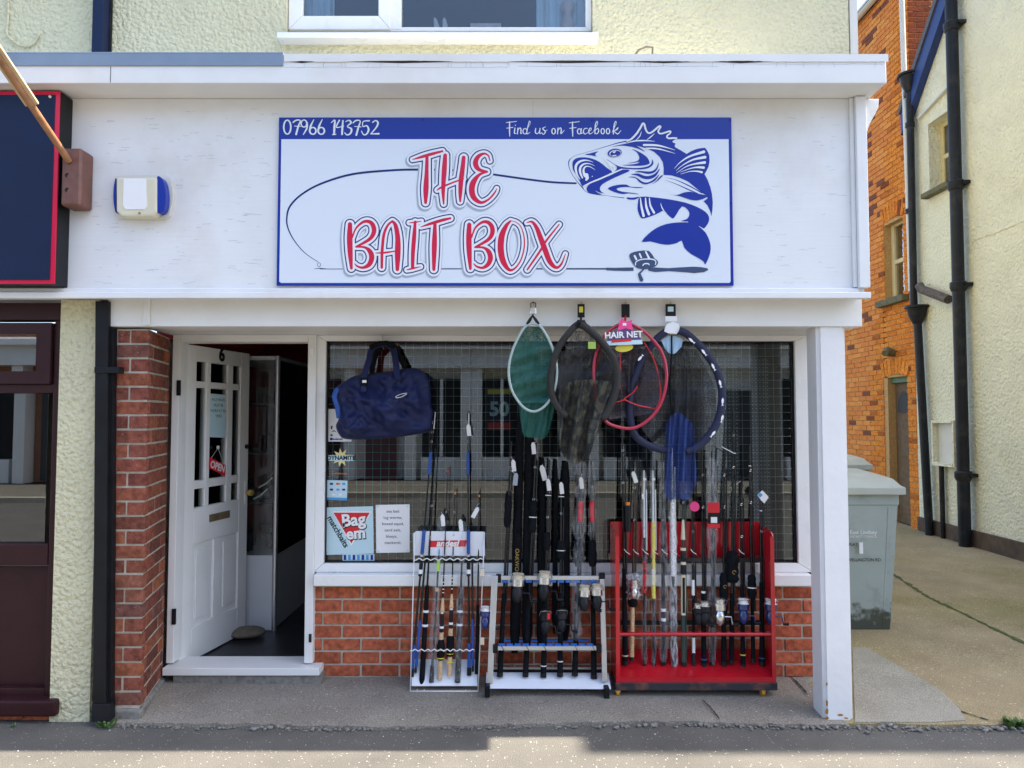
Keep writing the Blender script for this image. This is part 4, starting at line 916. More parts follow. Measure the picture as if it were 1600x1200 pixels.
obj('pipe', T([Vector((xp, q2.y, q2.z)), Vector((xp, q3.y - .02, max(q3.z, .05)))], .05, seg=12), M['iron'], rp, smooth=True)
def hopper(c, par): obj('hopper', T([c + Vector((0, 0, .12)), c + Vector((0, 0, .09)), c + Vector((0, 0, .085)), c + Vector((0, 0, -.02)), c + Vector((0, 0, -.12))], [.15, .15, .125, .10, .055], seg=12), M['iron'], par, smooth=True)
hopper(Vector((xp, q0.y, q0.z)), rp); hopper(Vector((xp, q2.y, q2.z)), rp)
for py in (195, 330): q = yp(1422, py, xp); obj('collar', T([Vector((xp, q.y, q.z - .03)), Vector((xp, q.y, q.z + .03))], .058, seg=12), M['iron'], rp)
sp_ = thing('soil_pipe', 'thick black iron soil pipe with collars on the cream gable wall', 'pipe', Vector((XA - .11, 8.5, 0)))
xs_ = XA - .11; s0 = yp(1487, 40, xs_); s1 = yp(1508, 856, xs_)
yc = (s0.y + s1.y) / 2
obj('pipe', T([Vector((xs_, s0.y, 9.3)), Vector((xs_, s0.y, s0.z)), Vector((xs_, s1.y, .02))], .068, seg=16), M['iron'], sp_, smooth=True)
for py in (40, 288, 446, 742):
    t = (py - 40) / 816; q = yp(1487 + 21 * t, py, xs_)
    obj('collar', T([Vector((xs_, q.y, q.z - .07)), Vector((xs_, q.y, q.z - .03)), Vector((xs_, q.y, q.z + .03)), Vector((xs_, q.y, q.z + .045))], [.075, .092, .092, .078], seg=16), M['iron'], sp_, smooth=True); obj('bracket', B(xs_ + .02, XA - .001, q.y - .11, q.y + .11, q.z - .02, q.z + .02), M['iron'], sp_, bevel=.004)
qa = yp(1440, 452, XA - .1); qb = yp(1482, 468, XA - .1); obj('branch', T([qa + Vector((0, .05, .06)), qa, qb], .055, seg=12), mat('flaking_iron', (.11, .09, .07), .8, var=.6, vscale=30, bump=.6, bscale=40), sp_, smooth=True)
mb = thing('meter_box', 'open fronted cream meter box fixed to the gable wall', 'meter box', PX(1470, 728, XA - .08))
m0_, m1_ = PX(1490, 690, XA - .1), PX(1455, 690, XA - .1); mz0, mz1 = PX(1470, 728, XA - .1).z, PX(1470, 657, XA - .1).z
bm = bmesh.new(); bx(bm, XA - .1, XA - .001, m0_.y, m0_.y + .03, mz0, mz1); bx(bm, XA - .1, XA - .001, m1_.y - .03, m1_.y, mz0, mz1); bx(bm, XA - .11, XA - .001, m0_.y + .0305, m1_.y - .0305, mz0, mz0 + .04); bx(bm, XA - .11, XA - .001, m0_.y + .0305, m1_.y - .0305, mz1 - .03, mz1); obj('case', bm, M['cream2'], mb)
obj('back', B(XA - .03, XA - .002, m0_.y + .031, m1_.y - .031, mz0 + .041, mz1 - .031), M['whitepipe'], mb)
sb = PX(1471, 735, XA - .05); obj('pipe_stub', T([Vector((XA - .05, sb.y, mz0 - .002)), Vector((XA - .05, sb.y, .03))], .03, seg=10), M['iron'], mb, smooth=True)
bm = bmesh.new(); tube(bm, [PX(*q, XA - .006) for q in crom([(1600, 345), (1560, 362), (1525, 375), (1516, 392), (1514, 440), (1516, 480)], 5)], .004, seg=5); tag(obj('thin_cable', bm, M['cream2']), 'thin cable sagging across the cream gable wall', 'cable')

# ================================================================== WHEELIE BINS
def bin_(label, x0, x1, Y, zb, ht, text=False):
    w = x1 - x0; t = thing('wheelie_bin', label, 'bin', ((x0 + x1) / 2, Y + .3, zb), 'grey wheelie bins in the alley')
    cx = (x0 + x1) / 2; zt = zb + ht * .885
    bm = bmesh.new(); lo = []
    for z, k in ((zb + .0, .80), (zb + .12, .83), (zt - .09, 1.0), (zt - .085, 1.03), (zt, 1.03)):
        hw = w / 2 * .93 * k; yd0 = Y + .05 + (1 - k) * .22; yd1 = Y + .62 - (1 - k) * .5
        lo.append([bm.verts.new(p) for p in ((cx - hw, yd0, z), (cx + hw, yd0, z), (cx + hw, yd1, z), (cx - hw, yd1, z))])
    for A, D in zip(lo, lo[1:]):
        for i in range(4): bm.faces.new((A[i], A[(i + 1) % 4], D[(i + 1) % 4], D[i]))
    bm.faces.new(lo[0][::-1])
    body = obj('body', bm, M['bin'], t, bevel=.012)
    for sx in (.60,):
        bm = bmesh.new()
        for off in (0,):
            xa = cx - w / 2 * .8 * .93 + w * .93 * .8 * .86; xb = cx - w / 2 * .93 + w * .93 * .865
            prism(bm, [Vector((xa, Y + .091, zb + .02)), Vector((xa + .012, Y + .091, zb + .02)), Vector((xb + .012, Y + .046, zt - .1)), Vector((xb, Y + .046, zt - .1))], Vector((0, .02, 0)))
        obj('corner_rib', bm, M['bin'], t, bevel=.003)
    # lid
    bm = bmesh.new(); L0 = []
    for z, k, ky in ((zt - .01, 1.06, 0), (zt + .045, 1.06, 0), (zt + .05, 1.0, .02), (zt + .10, .90, .09), (zt + .125, .7, .2)):
        hw = w / 2 * k; L0.append([bm.verts.new(p) for p in ((cx - hw, Y + ky, z), (cx + hw, Y + ky, z), (cx + hw, Y + .66 - ky * .7, z + .02), (cx - hw, Y + .66 - ky * .7, z + .02))])
    for A, D in zip(L0, L0[1:]):
        for i in range(4): bm.faces.new((A[i], A[(i + 1) % 4], D[(i + 1) % 4], D[i]))
    bm.faces.new(L0[0][::-1]); bm.faces.new(L0[-1])
    obj('lid', bm, M['binlid'], t, bevel=.008)
    obj('handle', T([Vector((cx - w * .3, Y + .72, zt - .02)), Vector((cx + w * .3, Y + .72, zt - .02))], .016, seg=10), M['bin'], t)
    for s in (-1, 1): obj('wheel', T([Vector((cx + s * w * .38 - .03, Y + .56, zb + .1)), Vector((cx + s * w * .38 + .03, Y + .56, zb + .1))], .10, seg=18), M['black'], t)
    return t, body
zbn = az(2.6, 5.2)
X1 = P(1413, 800, 5.17).x
b1, body1 = bin_('grey wheelie bin with council lettering standing behind the white post', X1 - .59, X1 - .015, 5.14, zbn, 1.12)
def bt(s, px, py, size, m, **k):
    Yl = 5.14 + .05 + (1 - .93) * .22 - .004 - .012
    c = P(px, py, Yl); put_text('bin_text', s, c, XU, Vector((0, -1, -.05)), size, m, b1, **k)
bt('East Lindsey', 1349, 832, .040, M['card'], bold=.0004); bt('DISTRICT COUNCIL', 1349, 838.5, .022, M['card'])
bt('FLAT', 1333, 851, .030, M['black'], bold=.0004); bt('WELLINGTON RD', 1350, 875, .030, M['black'], bold=.0004)
q = P(1345, 856, 5.185); obj('number_sticker', B(q.x - .013, q.x + .013, 5.178, 5.181, q.z - .04, q.z + .04), M['card'], b1)
X2 = P(1363, 740, 7.0).x
bin_('grey wheelie bin further back, only its lid showing beside the post', X2 - .59, X2 - .015, 6.98, az(3.2, 7), 1.14)
# dirt and lichen at foot of the first bin
# weeds at the pier foot
def weed(px, py, n, s, label):
    c = P(px, py, 3.66); c = Vector((c.x, 3.655, .002)); bm = bmesh.new()
    for i in range(n):
        a = random.uniform(0, 6.28); l = s * random.uniform(.5, 1.2); p0_ = c + Vector((random.uniform(-s, s) * .8, random.uniform(-.02, .02), 0)); d_ = Vector((math.cos(a) * .7, math.sin(a) * .5, random.uniform(.5, 1.1))).normalized()
        sd_ = d_.cross(Vector((0, 0, 1))).normalized() * l * .16; p1_ = p0_ + d_ * l * .6; p2_ = p0_ + d_ * l + Vector((0, 0, -l * .12))
        bm.faces.new([bm.verts.new(v) for v in (p0_, p1_ + sd_, p2_, p1_ - sd_)])
    tag(obj('weed', bm, M['weed']), label, 'weed', 'small weeds at the foot of the building')
weed(166, 1140, 46, .045, 'tuft of green weeds at the foot of the black downpipe'); weed(1585, 1125, 60, .06, 'tuft of grass at the right end of the alley edge')
weed(20, 1147, 14, .022, 'tiny green weeds under the brown neighbouring window')

# ================================================================== OTHER SIDE OF THE STREET (seen in the glass)
def far_house(x0, x1, m, label, k0):
    t = thing('far_house', label, 'house', ((x0 + x1) / 2, -9.2, 0), 'houses across the street')
    obj('wall', B(x0, x1, -12, -9.4, 0, 6.2), m, t); obj('upper_wall', B(x0, x1, -9.399, -9.05, 3.4, 6.2), m, t)
    obj('roof', prism(bmesh.new(), [Vector((x0, -12.2, 6.2)), Vector((x0, -10.5, 8.2)), Vector((x0, -8.85, 6.2))], Vector((x1 - x0, 0, 0))), M['roof'], t)
    for i in range(2):
        cx = x0 + (x1 - x0) * (i + .5) / 2
        w_ = obj('window', B(cx - .65, cx + .65, -9.049, -8.99, 4.0, 5.3), M['upvc'], t)
        obj('pane', B(cx - .57, cx - .04, -8.989, -8.98, 4.08, 5.22), M['inwall'], w_); obj('pane', B(cx + .04, cx + .57, -8.989, -8.98, 4.08, 5.22), M['inwall'], w_)
    obj('fascia', B(x0, x1, -9.399, -8.9, 2.75, 3.399), M['white'], t); obj('cornice', B(x0, x1, -8.899, -8.7, 3.2, 3.33), M['white'], t)
    n = 4; w = (x1 - x0) / n
    for i in range(n + 1): a = min(max(x0 + i * w, x0 + .13), x1 - .13); obj('pilaster', B(a - .13, a + .13, -9.38, -9.02, .0, 2.749), M['white'], t)
    for i in range(n):
        a, b = x0 + i * w + .27, x0 + (i + 1) * w - .27
        if i == k0: obj('door', B(a + .1, b - .1, -9.35, -9.25, .05, 2.2), M['inwall'], t)
        else:
            obj('stall_riser', B(a, b, -9.38, -9.1, 0, .55), M['white'], t); obj('shop_pane', B(a, b, -9.3, -9.28, .56, 2.5), M['black'], t)
            obj('glazing_bar', B((a + b) / 2 - .04, (a + b) / 2 + .04, -9.279, -9.22, .56, 2.5), M['white'], t)
W1 = mat('far_white_render', (.72, .72, .70), .8, var=.04); W2 = mat('far_brick', (.36, .17, .10), .85, var=.1); W3 = mat('far_cream', (.66, .62, .50), .8, var=.04)
far_house(-13, -7.01, W2, 'brick house across the street at its left end', 1); far_house(-7, -1.01, W1, 'white house across the street, left of centre', 2)
far_house(-1, 5, W3, 'cream house across the street, right of centre', 3); far_house(5.01, 11, W1, 'white house across the street at its right end', 0)
# ================================================================== THE PRINTED SIGN
YS = 3.604
sign = thing('shop_sign', 'wide white sign with blue border, red lettering and a leaping blue fish', 'sign', P(790, 446, YS))
bm = bmesh.new(); pb(bm, 434, 183.5, 1144.5, 446, YS, .0155); board = obj('sign_board', bm, M['signb'], sign)
bm = bmesh.new(); pb(bm, 438, 217.5, 1140, 442, YS - .0006, .0004); obj('sign_field', bm, M['signw'], board)
def cap_field(strokes, grow, h, pad=4):
    al_ = np.concatenate([np.array(s, float) for s in strokes]); r = al_[:, 2].max() / 2 + grow + pad
    x0, y0 = al_[:, 0].min() - r, al_[:, 1].min() - r; x1, y1 = al_[:, 0].max() + r, al_[:, 1].max() + r
    nx, ny = int((x1 - x0) / h) + 2, int((y1 - y0) / h) + 2
    Fd = np.full((ny, nx), 50.0)
    for s in strokes:
        s = np.array(s, float)
        if len(s) == 1: s = np.vstack([s, s + [1e-3, 0, 0]])
        for a, b in zip(s[:-1], s[1:]):
            rr = max(a[2], b[2]) / 2 + grow + 2.0
            i0 = max(int((min(a[0], b[0]) - rr - x0) / h), 0); i1 = min(int((max(a[0], b[0]) + rr - x0) / h) + 2, nx)
            j0 = max(int((min(a[1], b[1]) - rr - y0) / h), 0); j1 = min(int((max(a[1], b[1]) + rr - y0) / h) + 2, ny)
            X, Yg = np.meshgrid(x0 + np.arange(i0, i1) * h, y0 + np.arange(j0, j1) * h)
            dx, dy = b[0] - a[0], b[1] - a[1]; l2 = dx * dx + dy * dy + 1e-12
            t = np.clip(((X - a[0]) * dx + (Yg - a[1]) * dy) / l2, 0, 1)
            d = np.hypot(X - a[0] - t * dx, Yg - a[1] - t * dy) - (a[2] + (b[2] - a[2]) * t) / 2 - grow
            Fd[j0:j1, i0:i1] = np.minimum(Fd[j0:j1, i0:i1], d)
    return Fd, x0, y0, h
def ink(name, strokes, grow, Y, m, parent, h=.5, shift=(0, 0)):
    Fd, x0, y0, h = cap_field(strokes, grow, h)
    ins = Fd < 0; ny, nx = Fd.shape
    c4 = ins[:-1, :-1].astype(int) + ins[:-1, 1:] + ins[1:, 1:] + ins[1:, :-1]
    V = []; Fc = []
    def add(poly):
        k = len(V); V.extend(poly); Fc.append(list(range(k + len(poly) - 1, k - 1, -1)))
    for j in range(ny - 1):
        row = c4[j]; full = np.flatnonzero(np.diff(np.concatenate([[0], (row == 4).astype(int), [0]])))
        for s, e in zip(full[::2], full[1::2]):
            add([(x0 + s * h, y0 + j * h), (x0 + e * h, y0 + j * h), (x0 + e * h, y0 + (j + 1) * h), (x0 + s * h, y0 + (j + 1) * h)])
        for i in np.flatnonzero((row > 0) & (row < 4)):
            cs = [(i, j), (i + 1, j), (i + 1, j + 1), (i, j + 1)]; poly = []
            for q in range(4):
                a, b = cs[q], cs[(q + 1) % 4]; fa_, fb_ = Fd[a[1], a[0]], Fd[b[1], b[0]]
                if fa_ < 0: poly.append((x0 + a[0] * h, y0 + a[1] * h))
                if (fa_ < 0) != (fb_ < 0):
                    t = fa_ / (fa_ - fb_); poly.append((x0 + (a[0] + (b[0] - a[0]) * t) * h, y0 + (a[1] + (b[1] - a[1]) * t) * h))
            if len(poly) > 2: add(poly)
    me = bpy.data.meshes.new(name)
    me.from_pydata([tuple(P(x + shift[0], y + shift[1], Y)) for x, y in V], [], Fc); me.materials.append(m)
    return link(name, me, parent)
def sm(o, sc, pts, n=6, w=None):          # crop coordinates -> photo pixels, smoothed, (x, y, width)
    q = [(o[0] + p[0] / sc, o[1] + p[1] / sc, (p[2] if len(p) > 2 else w) / sc) for p in pts]
    return [tuple(v) for v in crom(q, n)] if len(q) > 1 else q
o1, s1_ = (630, 220), 10.0
THE = [sm(o1, s1_, l) for l in (
    [(145, 293, 12), (300, 248, 44), (450, 205, 46), (612, 162, 30)], [(372, 240, 48), (366, 500, 62), (355, 750, 84), (350, 965, 46)],
    [(655, 228, 60), (642, 450, 78), (625, 750, 62), (632, 985, 24)], [(945, 262, 60), (925, 450, 72), (905, 600, 76), (893, 800, 62), (890, 945, 30)], [(530, 770, 18), (600, 725, 32), (750, 662, 26), (880, 615, 24), (950, 595, 8)],
    [(1355, 312, 16), (1330, 232, 24), (1265, 200, 32), (1180, 240, 60), (1132, 320, 78), (1140, 395, 80), (1195, 455, 55), (1310, 482, 30)], [(1310, 485, 30), (1190, 530, 44), (1095, 650, 88), (1072, 780, 92), (1110, 895, 80), (1220, 965, 46), (1340, 910, 30), (1430, 810, 26), (1462, 745, 10)])]
o2, s2_ = (530, 330), 8.42
BAIT = [sm(o2, s2_, l) for l in (
    [(142, 172, 56), (138, 350, 74), (145, 550, 66), (160, 750, 36)], [(172, 345, 20), (225, 220, 24), (320, 140, 36), (405, 142, 48), (452, 205, 60), (452, 290, 58), (390, 375, 44), (222, 468, 24)], [(222, 468, 24), (335, 475, 30), (405, 530, 60), (428, 610, 70), (395, 700, 60), (315, 742, 34), (240, 725, 24), (205, 690, 12)],
    [(700, 130, 26), (640, 185, 30), (590, 300, 36), (566, 500, 38), (560, 740, 34)], [(700, 130, 26), (742, 190, 52), (770, 350, 66), (770, 550, 76), (765, 765, 48)], [(480, 550, 10), (600, 545, 26), (740, 525, 14)],
    [(1000, 140, 34), (985, 350, 55), (970, 550, 52), (965, 735, 42)], [(920, 152, 10), (1000, 146, 20), (1082, 130, 8)], [(890, 772, 12), (960, 755, 24), (1072, 730, 8)],
    [(1075, 207, 10), (1200, 165, 36), (1350, 120, 40), (1462, 93, 28)], [(1260, 170, 42), (1252, 450, 68), (1245, 765, 42)])]
o3 = (710, 330)
BOX = [sm(o3, s2_, l) for l in (
    [(195, 178, 56), (190, 350, 72), (196, 550, 66), (210, 755, 36)], [(226, 345, 20), (275, 220, 24), (365, 146, 36), (445, 148, 48), (496, 212, 60), (495, 300, 58), (435, 382, 44), (272, 474, 24)], [(272, 474, 24), (385, 480, 30), (452, 535, 60), (474, 620, 66), (440, 702, 56), (368, 745, 34), (290, 725, 24), (255, 690, 12)],
    [(740, 128, 22), (680, 195, 52), (622, 330, 80), (610, 500, 82), (642, 660, 74), (720, 770, 42), (795, 752, 24), (870, 650, 18), (915, 500, 18), (918, 350, 16), (880, 215, 12), (820, 150, 10), (745, 124, 8)],
    [(952, 152, 10), (1020, 140, 30), (1080, 215, 52), (1130, 340, 66), (1190, 500, 72), (1260, 670, 64), (1342, 742, 38), (1410, 690, 26), (1460, 562, 10)], [(1378, 175, 16), (1200, 400, 28), (1130, 520, 30), (960, 768, 22)])]
for nm, st in (('lettering_the', THE), ('lettering_bait', BAIT), ('lettering_box', BOX)):
    g = ink(nm + '_drop_shadow', st, 9.2, YS - .0020, M['signgrey'], board, shift=(-1.6, 2.4)); 
    ink(nm + '_edge', st, 8.9, YS - .0024, M['signgrey'], board); ink(nm + '_white_rim', st, 8.4, YS - .0028, M['signlw'], board)
    ink(nm + '_navy_rim', st, 5.4, YS - .0032, M['signnavy'], board); ink(nm + '_inner_rim', st, 3.5, YS - .0036, M['signlw'], board); ink(nm + '_red', st, 0, YS - .0040, M['signred'], board)
# fishing line, hook ring and rod
oA, sA, oB = (420, 170), 4.21, (780, 170)
line = sm(oA, sA, [(325, 1008, 3), (240, 950, 4), (170, 870, 6), (128, 790, 8), (118, 720, 10), (140, 640, 12), (220, 560, 12), (350, 490, 13), (550, 430, 14), (800, 405, 14), (1000, 400, 14), (1300, 408, 13), (1520, 438, 13), (1720, 466, 13), (1870, 483, 13), (2020, 490, 12)])
ink('fishing_line', [line], 0, YS - .0014, M['signnavy'], board)
ink('hook_ring', [[(498.5 + 2.6 * math.cos(t / 12 * 6.283), 413.5 + 3 * math.sin(t / 12 * 6.283), .7) for t in range(13)], [(491, 420.3, .6), (499, 419, 1.2), (510, 420, .8)]], 0, YS - .0012, M['steel'], board, h=.3)
ink('printed_rod', [[(500, 420.3, 1.0), (700, 420.0, 1.7), (946, 420, 2.6)]], 0, YS - .0012, M['steel'], board)
# telephone number and web line
oP, sP_ = (434, 180), 9.41
def el(cx, cy, rx, ry, w, n=18, a0=0.0): return [(cx + rx * math.cos(a0 + 6.2832 * t / n), cy + ry * math.sin(a0 + 6.2832 * t / n), w + w * .35 * abs(math.cos(a0 + 6.2832 * t / n))) for t in range(n + 1)]
DIG = [el(140, 175, 52, 102, 18), [(225, 105, 20), (270, 75, 20), (330, 80, 16), (300, 170, 26), (270, 280, 28)], [(245, 160, 10), (335, 165, 12)], el(385, 122, 42, 52, 16), [(432, 110, 22), (428, 190, 26), (375, 285, 12)],
       [(530, 65, 10), (488, 150, 28), (468, 230, 26)], el(516, 230, 46, 50, 18), [(655, 65, 10), (612, 150, 28), (592, 230, 26)], el(640, 230, 46, 50, 18),
       [(788, 108, 12), (838, 75, 22), (832, 180, 32), (828, 280, 28)], [(805, 284, 14), (855, 280, 14)], [(905, 75, 22), (862, 178, 16), (972, 158, 10)], [(958, 80, 22), (950, 180, 30), (945, 280, 26)],
       [(1000, 95, 12), (1045, 75, 18), (1078, 110, 26), (1022, 165, 14), (1082, 200, 26), (1072, 262, 26), (1020, 290, 18), (985, 258, 14)], [(1108, 112, 18), (1150, 78, 20), (1212, 86, 16), (1185, 180, 26), (1155, 290, 28)], [(1130, 165, 10), (1225, 172, 12)],
       [(1345, 82, 22), (1258, 92, 14), (1252, 165, 14), (1308, 155, 20), (1336, 210, 28), (1308, 275, 22), (1262, 285, 16), (1232, 235, 14)], [(1395, 105, 18), (1440, 78, 18), (1474, 112, 28), (1448, 180, 22), (1368, 275, 14)], [(1368, 275, 14), (1485, 272, 26)]]
ink('phone_number', [sm(oP, sP_, l, 5) for l in DIG], 0, YS - .0012, M['signlw'], board, h=.33)
oF = (784, 180)
FB = [[(98, 82, 14), (97, 180, 16), (100, 262, 10)], [(56, 92, 9), (185, 77, 9)], [(62, 162, 9), (140, 152, 9)], [(165, 160, 12), (158, 222, 14), (180, 228, 8)], [(170, 126, 14)], [(202, 160, 12), (196, 235, 12)], [(198, 195, 8), (226, 158, 10), (240, 178, 14), (238, 228, 12), (256, 222, 6)],
      el(290, 200, 25, 34, 9), [(345, 72, 10), (322, 160, 12), (314, 232, 12), (352, 214, 6)], [(345, 72, 8), (358, 90, 6), (335, 150, 6)], [(425, 165, 12), (420, 215, 14), (445, 232, 10), (470, 200, 9), (478, 165, 12), (474, 225, 12), (498, 222, 6)],
      [(548, 145, 8), (512, 168, 14), (545, 205, 14), (520, 240, 10), (500, 218, 8)], [(545, 200, 6), (568, 184, 6)], el(648, 200, 22, 35, 10), [(702, 160, 12), (697, 235, 12)], [(700, 195, 8), (730, 157, 10), (744, 180, 14), (740, 230, 12), (782, 188, 6)],
      [(885, 85, 14), (884, 180, 16), (888, 264, 10)], [(843, 96, 9), (970, 80, 9)], [(850, 164, 9), (930, 154, 9)], el(968, 202, 22, 33, 10), [(996, 166, 12), (990, 225, 12), (1012, 222, 6)], [(1068, 165, 12), (1036, 168, 10), (1020, 205, 14), (1040, 236, 10), (1078, 214, 6)],
      [(1085, 205, 8), (1118, 182, 8), (1110, 158, 10), (1088, 190, 14), (1098, 234, 10), (1142, 212, 6)], [(1142, 212, 6), (1196, 110, 8), (1190, 76, 10), (1170, 122, 14), (1164, 230, 12)], [(1166, 195, 8), (1198, 163, 10), (1212, 200, 14), (1186, 234, 9), (1166, 218, 8)], el(1262, 200, 21, 34, 10), el(1328, 200, 21, 34, 10),
      [(1378, 214, 6), (1428, 110, 8), (1424, 76, 10), (1405, 122, 14), (1395, 235, 12)], [(1400, 205, 6), (1452, 156, 10), (1440, 182, 8), (1408, 198, 8), (1448, 234, 12), (1492, 188, 5)]]
ink('web_line', [sm(oF, 8.0, l, 5) for l in FB], 0, YS - .0012, M['signlw'], board, h=.33)
# the fish: stacked flat prints
def inpoly(pt, poly):
    x, y = pt; r_ = False
    for (xa, ya), (xb, yb) in zip(poly, poly[1:] + poly[:1]):
        if (ya > y) != (yb > y) and x < (xb - xa) * (y - ya) / (yb - ya) + xa: r_ = not r_
    return r_
cnt = [0]
def flat(name, polys, lvl, m, o=None, sc=1.0, smooth=3):
    bm = bmesh.new()
    for pl_ in polys:
        q = [((o[0] + a / sc, o[1] + b / sc) if o else (a, b)) for a, b in pl_]
        if smooth > 1: q = [tuple(v) for v in crom(q, smooth, True)]
        cnt[0] += 1
        f = bm.faces.new([bm.verts.new(P(a, b, YS - .001 - lvl * .0009 - (cnt[0] % 12) * .00004)) for a, b in q])
        f.normal_update()
        if f.normal.y > 0: f.normal_flip()
    bmesh.ops.triangulate(bm, faces=bm.faces)
    return obj(name, bm, m, board)
c6, c7, c8 = ((880, 190), 10.0), ((980, 180), 9.233), ((980, 290), 7.74)
def cv(c, pts): return [(c[0][0] + a / c[1], c[0][1] + b / c[1]) for a, b in pts]
topc = cv(c7, [(-20, 392), (60, 352), (130, 278), (190, 192), (232, 122), (262, 200), (320, 262), (370, 240), (465, 162), (450, 230), (480, 268), (610, 238), (575, 310), (600, 338), (715, 332), (650, 375), (662, 395), (700, 410), (683, 435), (692, 462), (770, 505), (858, 558), (920, 520), (1000, 487), (1060, 475), (1125, 470), (1160, 520), (1185, 580), (1188, 660), (1175, 740), (1140, 810), (1115, 850), (1160, 930), (1200, 1040), (1222, 1130)])
right = cv(c8, [(1035, 200), (1031, 290), (1018, 372), (1004, 310), (972, 240), (925, 188), (972, 155), (965, 120), (900, 85)])
low = cv(c7, [(1075, 1118), (980, 1038), (880, 958), (760, 903), (640, 868), (525, 860), (527, 760), (515, 680), (468, 600), (390, 530), (310, 492), (250, 470), (160, 445), (88, 430), (0, 432)])
flat('fish_back', [topc + right + low], 1, M['signb'], smooth=1)
flat('fish_underside', [cv(c8, [(155, 135), (300, 140), (500, 165), (700, 205), (850, 260), (950, 320), (990, 380), (985, 440), (955, 490), (922, 520), (870, 492), (950, 570), (1000, 680), (1010, 770), (990, 860), (944, 955), (925, 920), (860, 875), (770, 825), (690, 750), (660, 665), (600, 695), (500, 715), (400, 705), (280, 675), (175, 680), (250, 590), (350, 515), (470, 465), (600, 446), (700, 440), (645, 428), (720, 405), (752, 350), (735, 295), (665, 250), (600, 340), (570, 385), (545, 395), (490, 350), (440, 290), (428, 305), (340, 350), (220, 392), (170, 392), (140, 340), (125, 280), (130, 210)])], 1, M['signb'], smooth=2)
flat('fish_head_mark', [cv(c6, l) for l in (
    [(340, 515), (440, 490), (545, 465), (505, 500), (510, 535), (545, 548), (430, 525)],
    [(760, 396), (860, 368), (1000, 343), (1110, 362), (1200, 410), (1280, 470), (1150, 415), (1000, 383), (880, 377)],
    [(1075, 430), (1150, 455), (1250, 510), (1320, 570), (1350, 640), (1330, 665), (1250, 685), (1100, 690), (920, 680), (1050, 670), (1150, 655), (1195, 630), (1100, 642), (1010, 650), (1130, 625), (1178, 600), (1190, 560), (1172, 512), (1140, 470)],
    [(145, 690), (150, 625), (190, 580), (260, 560), (360, 560), (470, 585), (580, 640), (680, 720), (765, 800), (600, 875), (440, 940), (335, 1000), (305, 1022), (262, 940), (205, 830), (158, 760)],
    [(365, 1060), (380, 1010), (440, 960), (560, 910), (750, 835), (920, 752), (1040, 766), (900, 832), (750, 900), (640, 960), (585, 1010), (575, 1060), (600, 1098), (640, 1122), (560, 1105), (500, 1075), (540, 1112), (600, 1138), (480, 1132), (400, 1112)],
    [(740, 630), (830, 680), (920, 708), (1100, 725), (1250, 715), (1340, 690), (1382, 645), (1388, 590), (1410, 640), (1385, 692), (1300, 735), (1150, 747), (960, 737), (900, 745), (830, 777), (780, 802), (832, 745), (836, 705), (795, 668)],
    [(1120, 790), (1180, 770), (1280, 777), (1380, 775), (1450, 730), (1490, 640), (1480, 720), (1430, 790), (1340, 817), (1250, 802), (1180, 790)],
    [(1060, 826), (1170, 810), (1250, 840), (1330, 850), (1430, 815), (1512, 730), (1450, 850), (1350, 897), (1250, 890), (1150, 842)],
    [(1020, 866), (1100, 860), (1170, 890), (1240, 940), (1320, 950), (1420, 900), (1502, 822), (1440, 920), (1330, 972), (1260, 977), (1190, 942), (1130, 882)],
    [(1385, 975), (1450, 930), (1520, 850), (1560, 840), (1500, 905), (1440, 950)],
    [(700, 1045), (760, 1010), (880, 985), (990, 985), (1060, 1018), (1260, 1025), (1150, 1036), (1020, 1022), (900, 1027), (835, 1050), (870, 1080), (960, 1100), (1100, 1115), (1190, 1136), (1030, 1122), (930, 1132), (830, 1110), (750, 1080)])], 1, M['signb'], smooth=3)
flat('fish_belly_mark', [cv(c8, [(0, 142), (60, 146), (150, 135), (110, 162), (60, 170), (0, 160)])], 2, M['signb'])
flat('fish_fin_mark', [cv(c8, [(490, 103), (600, 114), (680, 85), (770, 75), (860, 98), (970, 122), (940, 150), (850, 178), (760, 168), (650, 130), (560, 114)])], 2, M['signb'])
ink('fish_outline', [sm(c6[0], 10, [(85, 660, 12), (92, 612, 14), (130, 567, 6), (200, 527, 4), (330, 490, 4), (500, 440, 5), (700, 380, 9), (850, 335, 15), (1000, 303, 18), (1080, 275, 16), (1150, 215, 10)]), sm(c6[0], 10, [(85, 660, 12), (98, 730, 9), (150, 840, 6), (230, 950, 9), (300, 1030, 14), (340, 1080, 6), (420, 1120, 5), (560, 1145, 8), (680, 1157, 4), (800, 1175, 7), (950, 1192, 12)]),
     sm(c7[0], 9.233, [(545, 897, 2), (700, 932, 8), (900, 1022, 15), (1075, 1122, 10)]), sm(c7[0], 9.233, [(530, 932, 2), (700, 990, 8), (900, 1080, 15), (1020, 1130, 8)]), sm(c6[0], 10, [(620, 570, 2), (700, 605, 6), (790, 665, 8)])], 0, YS - .0012, M['signb'], board, h=.35)
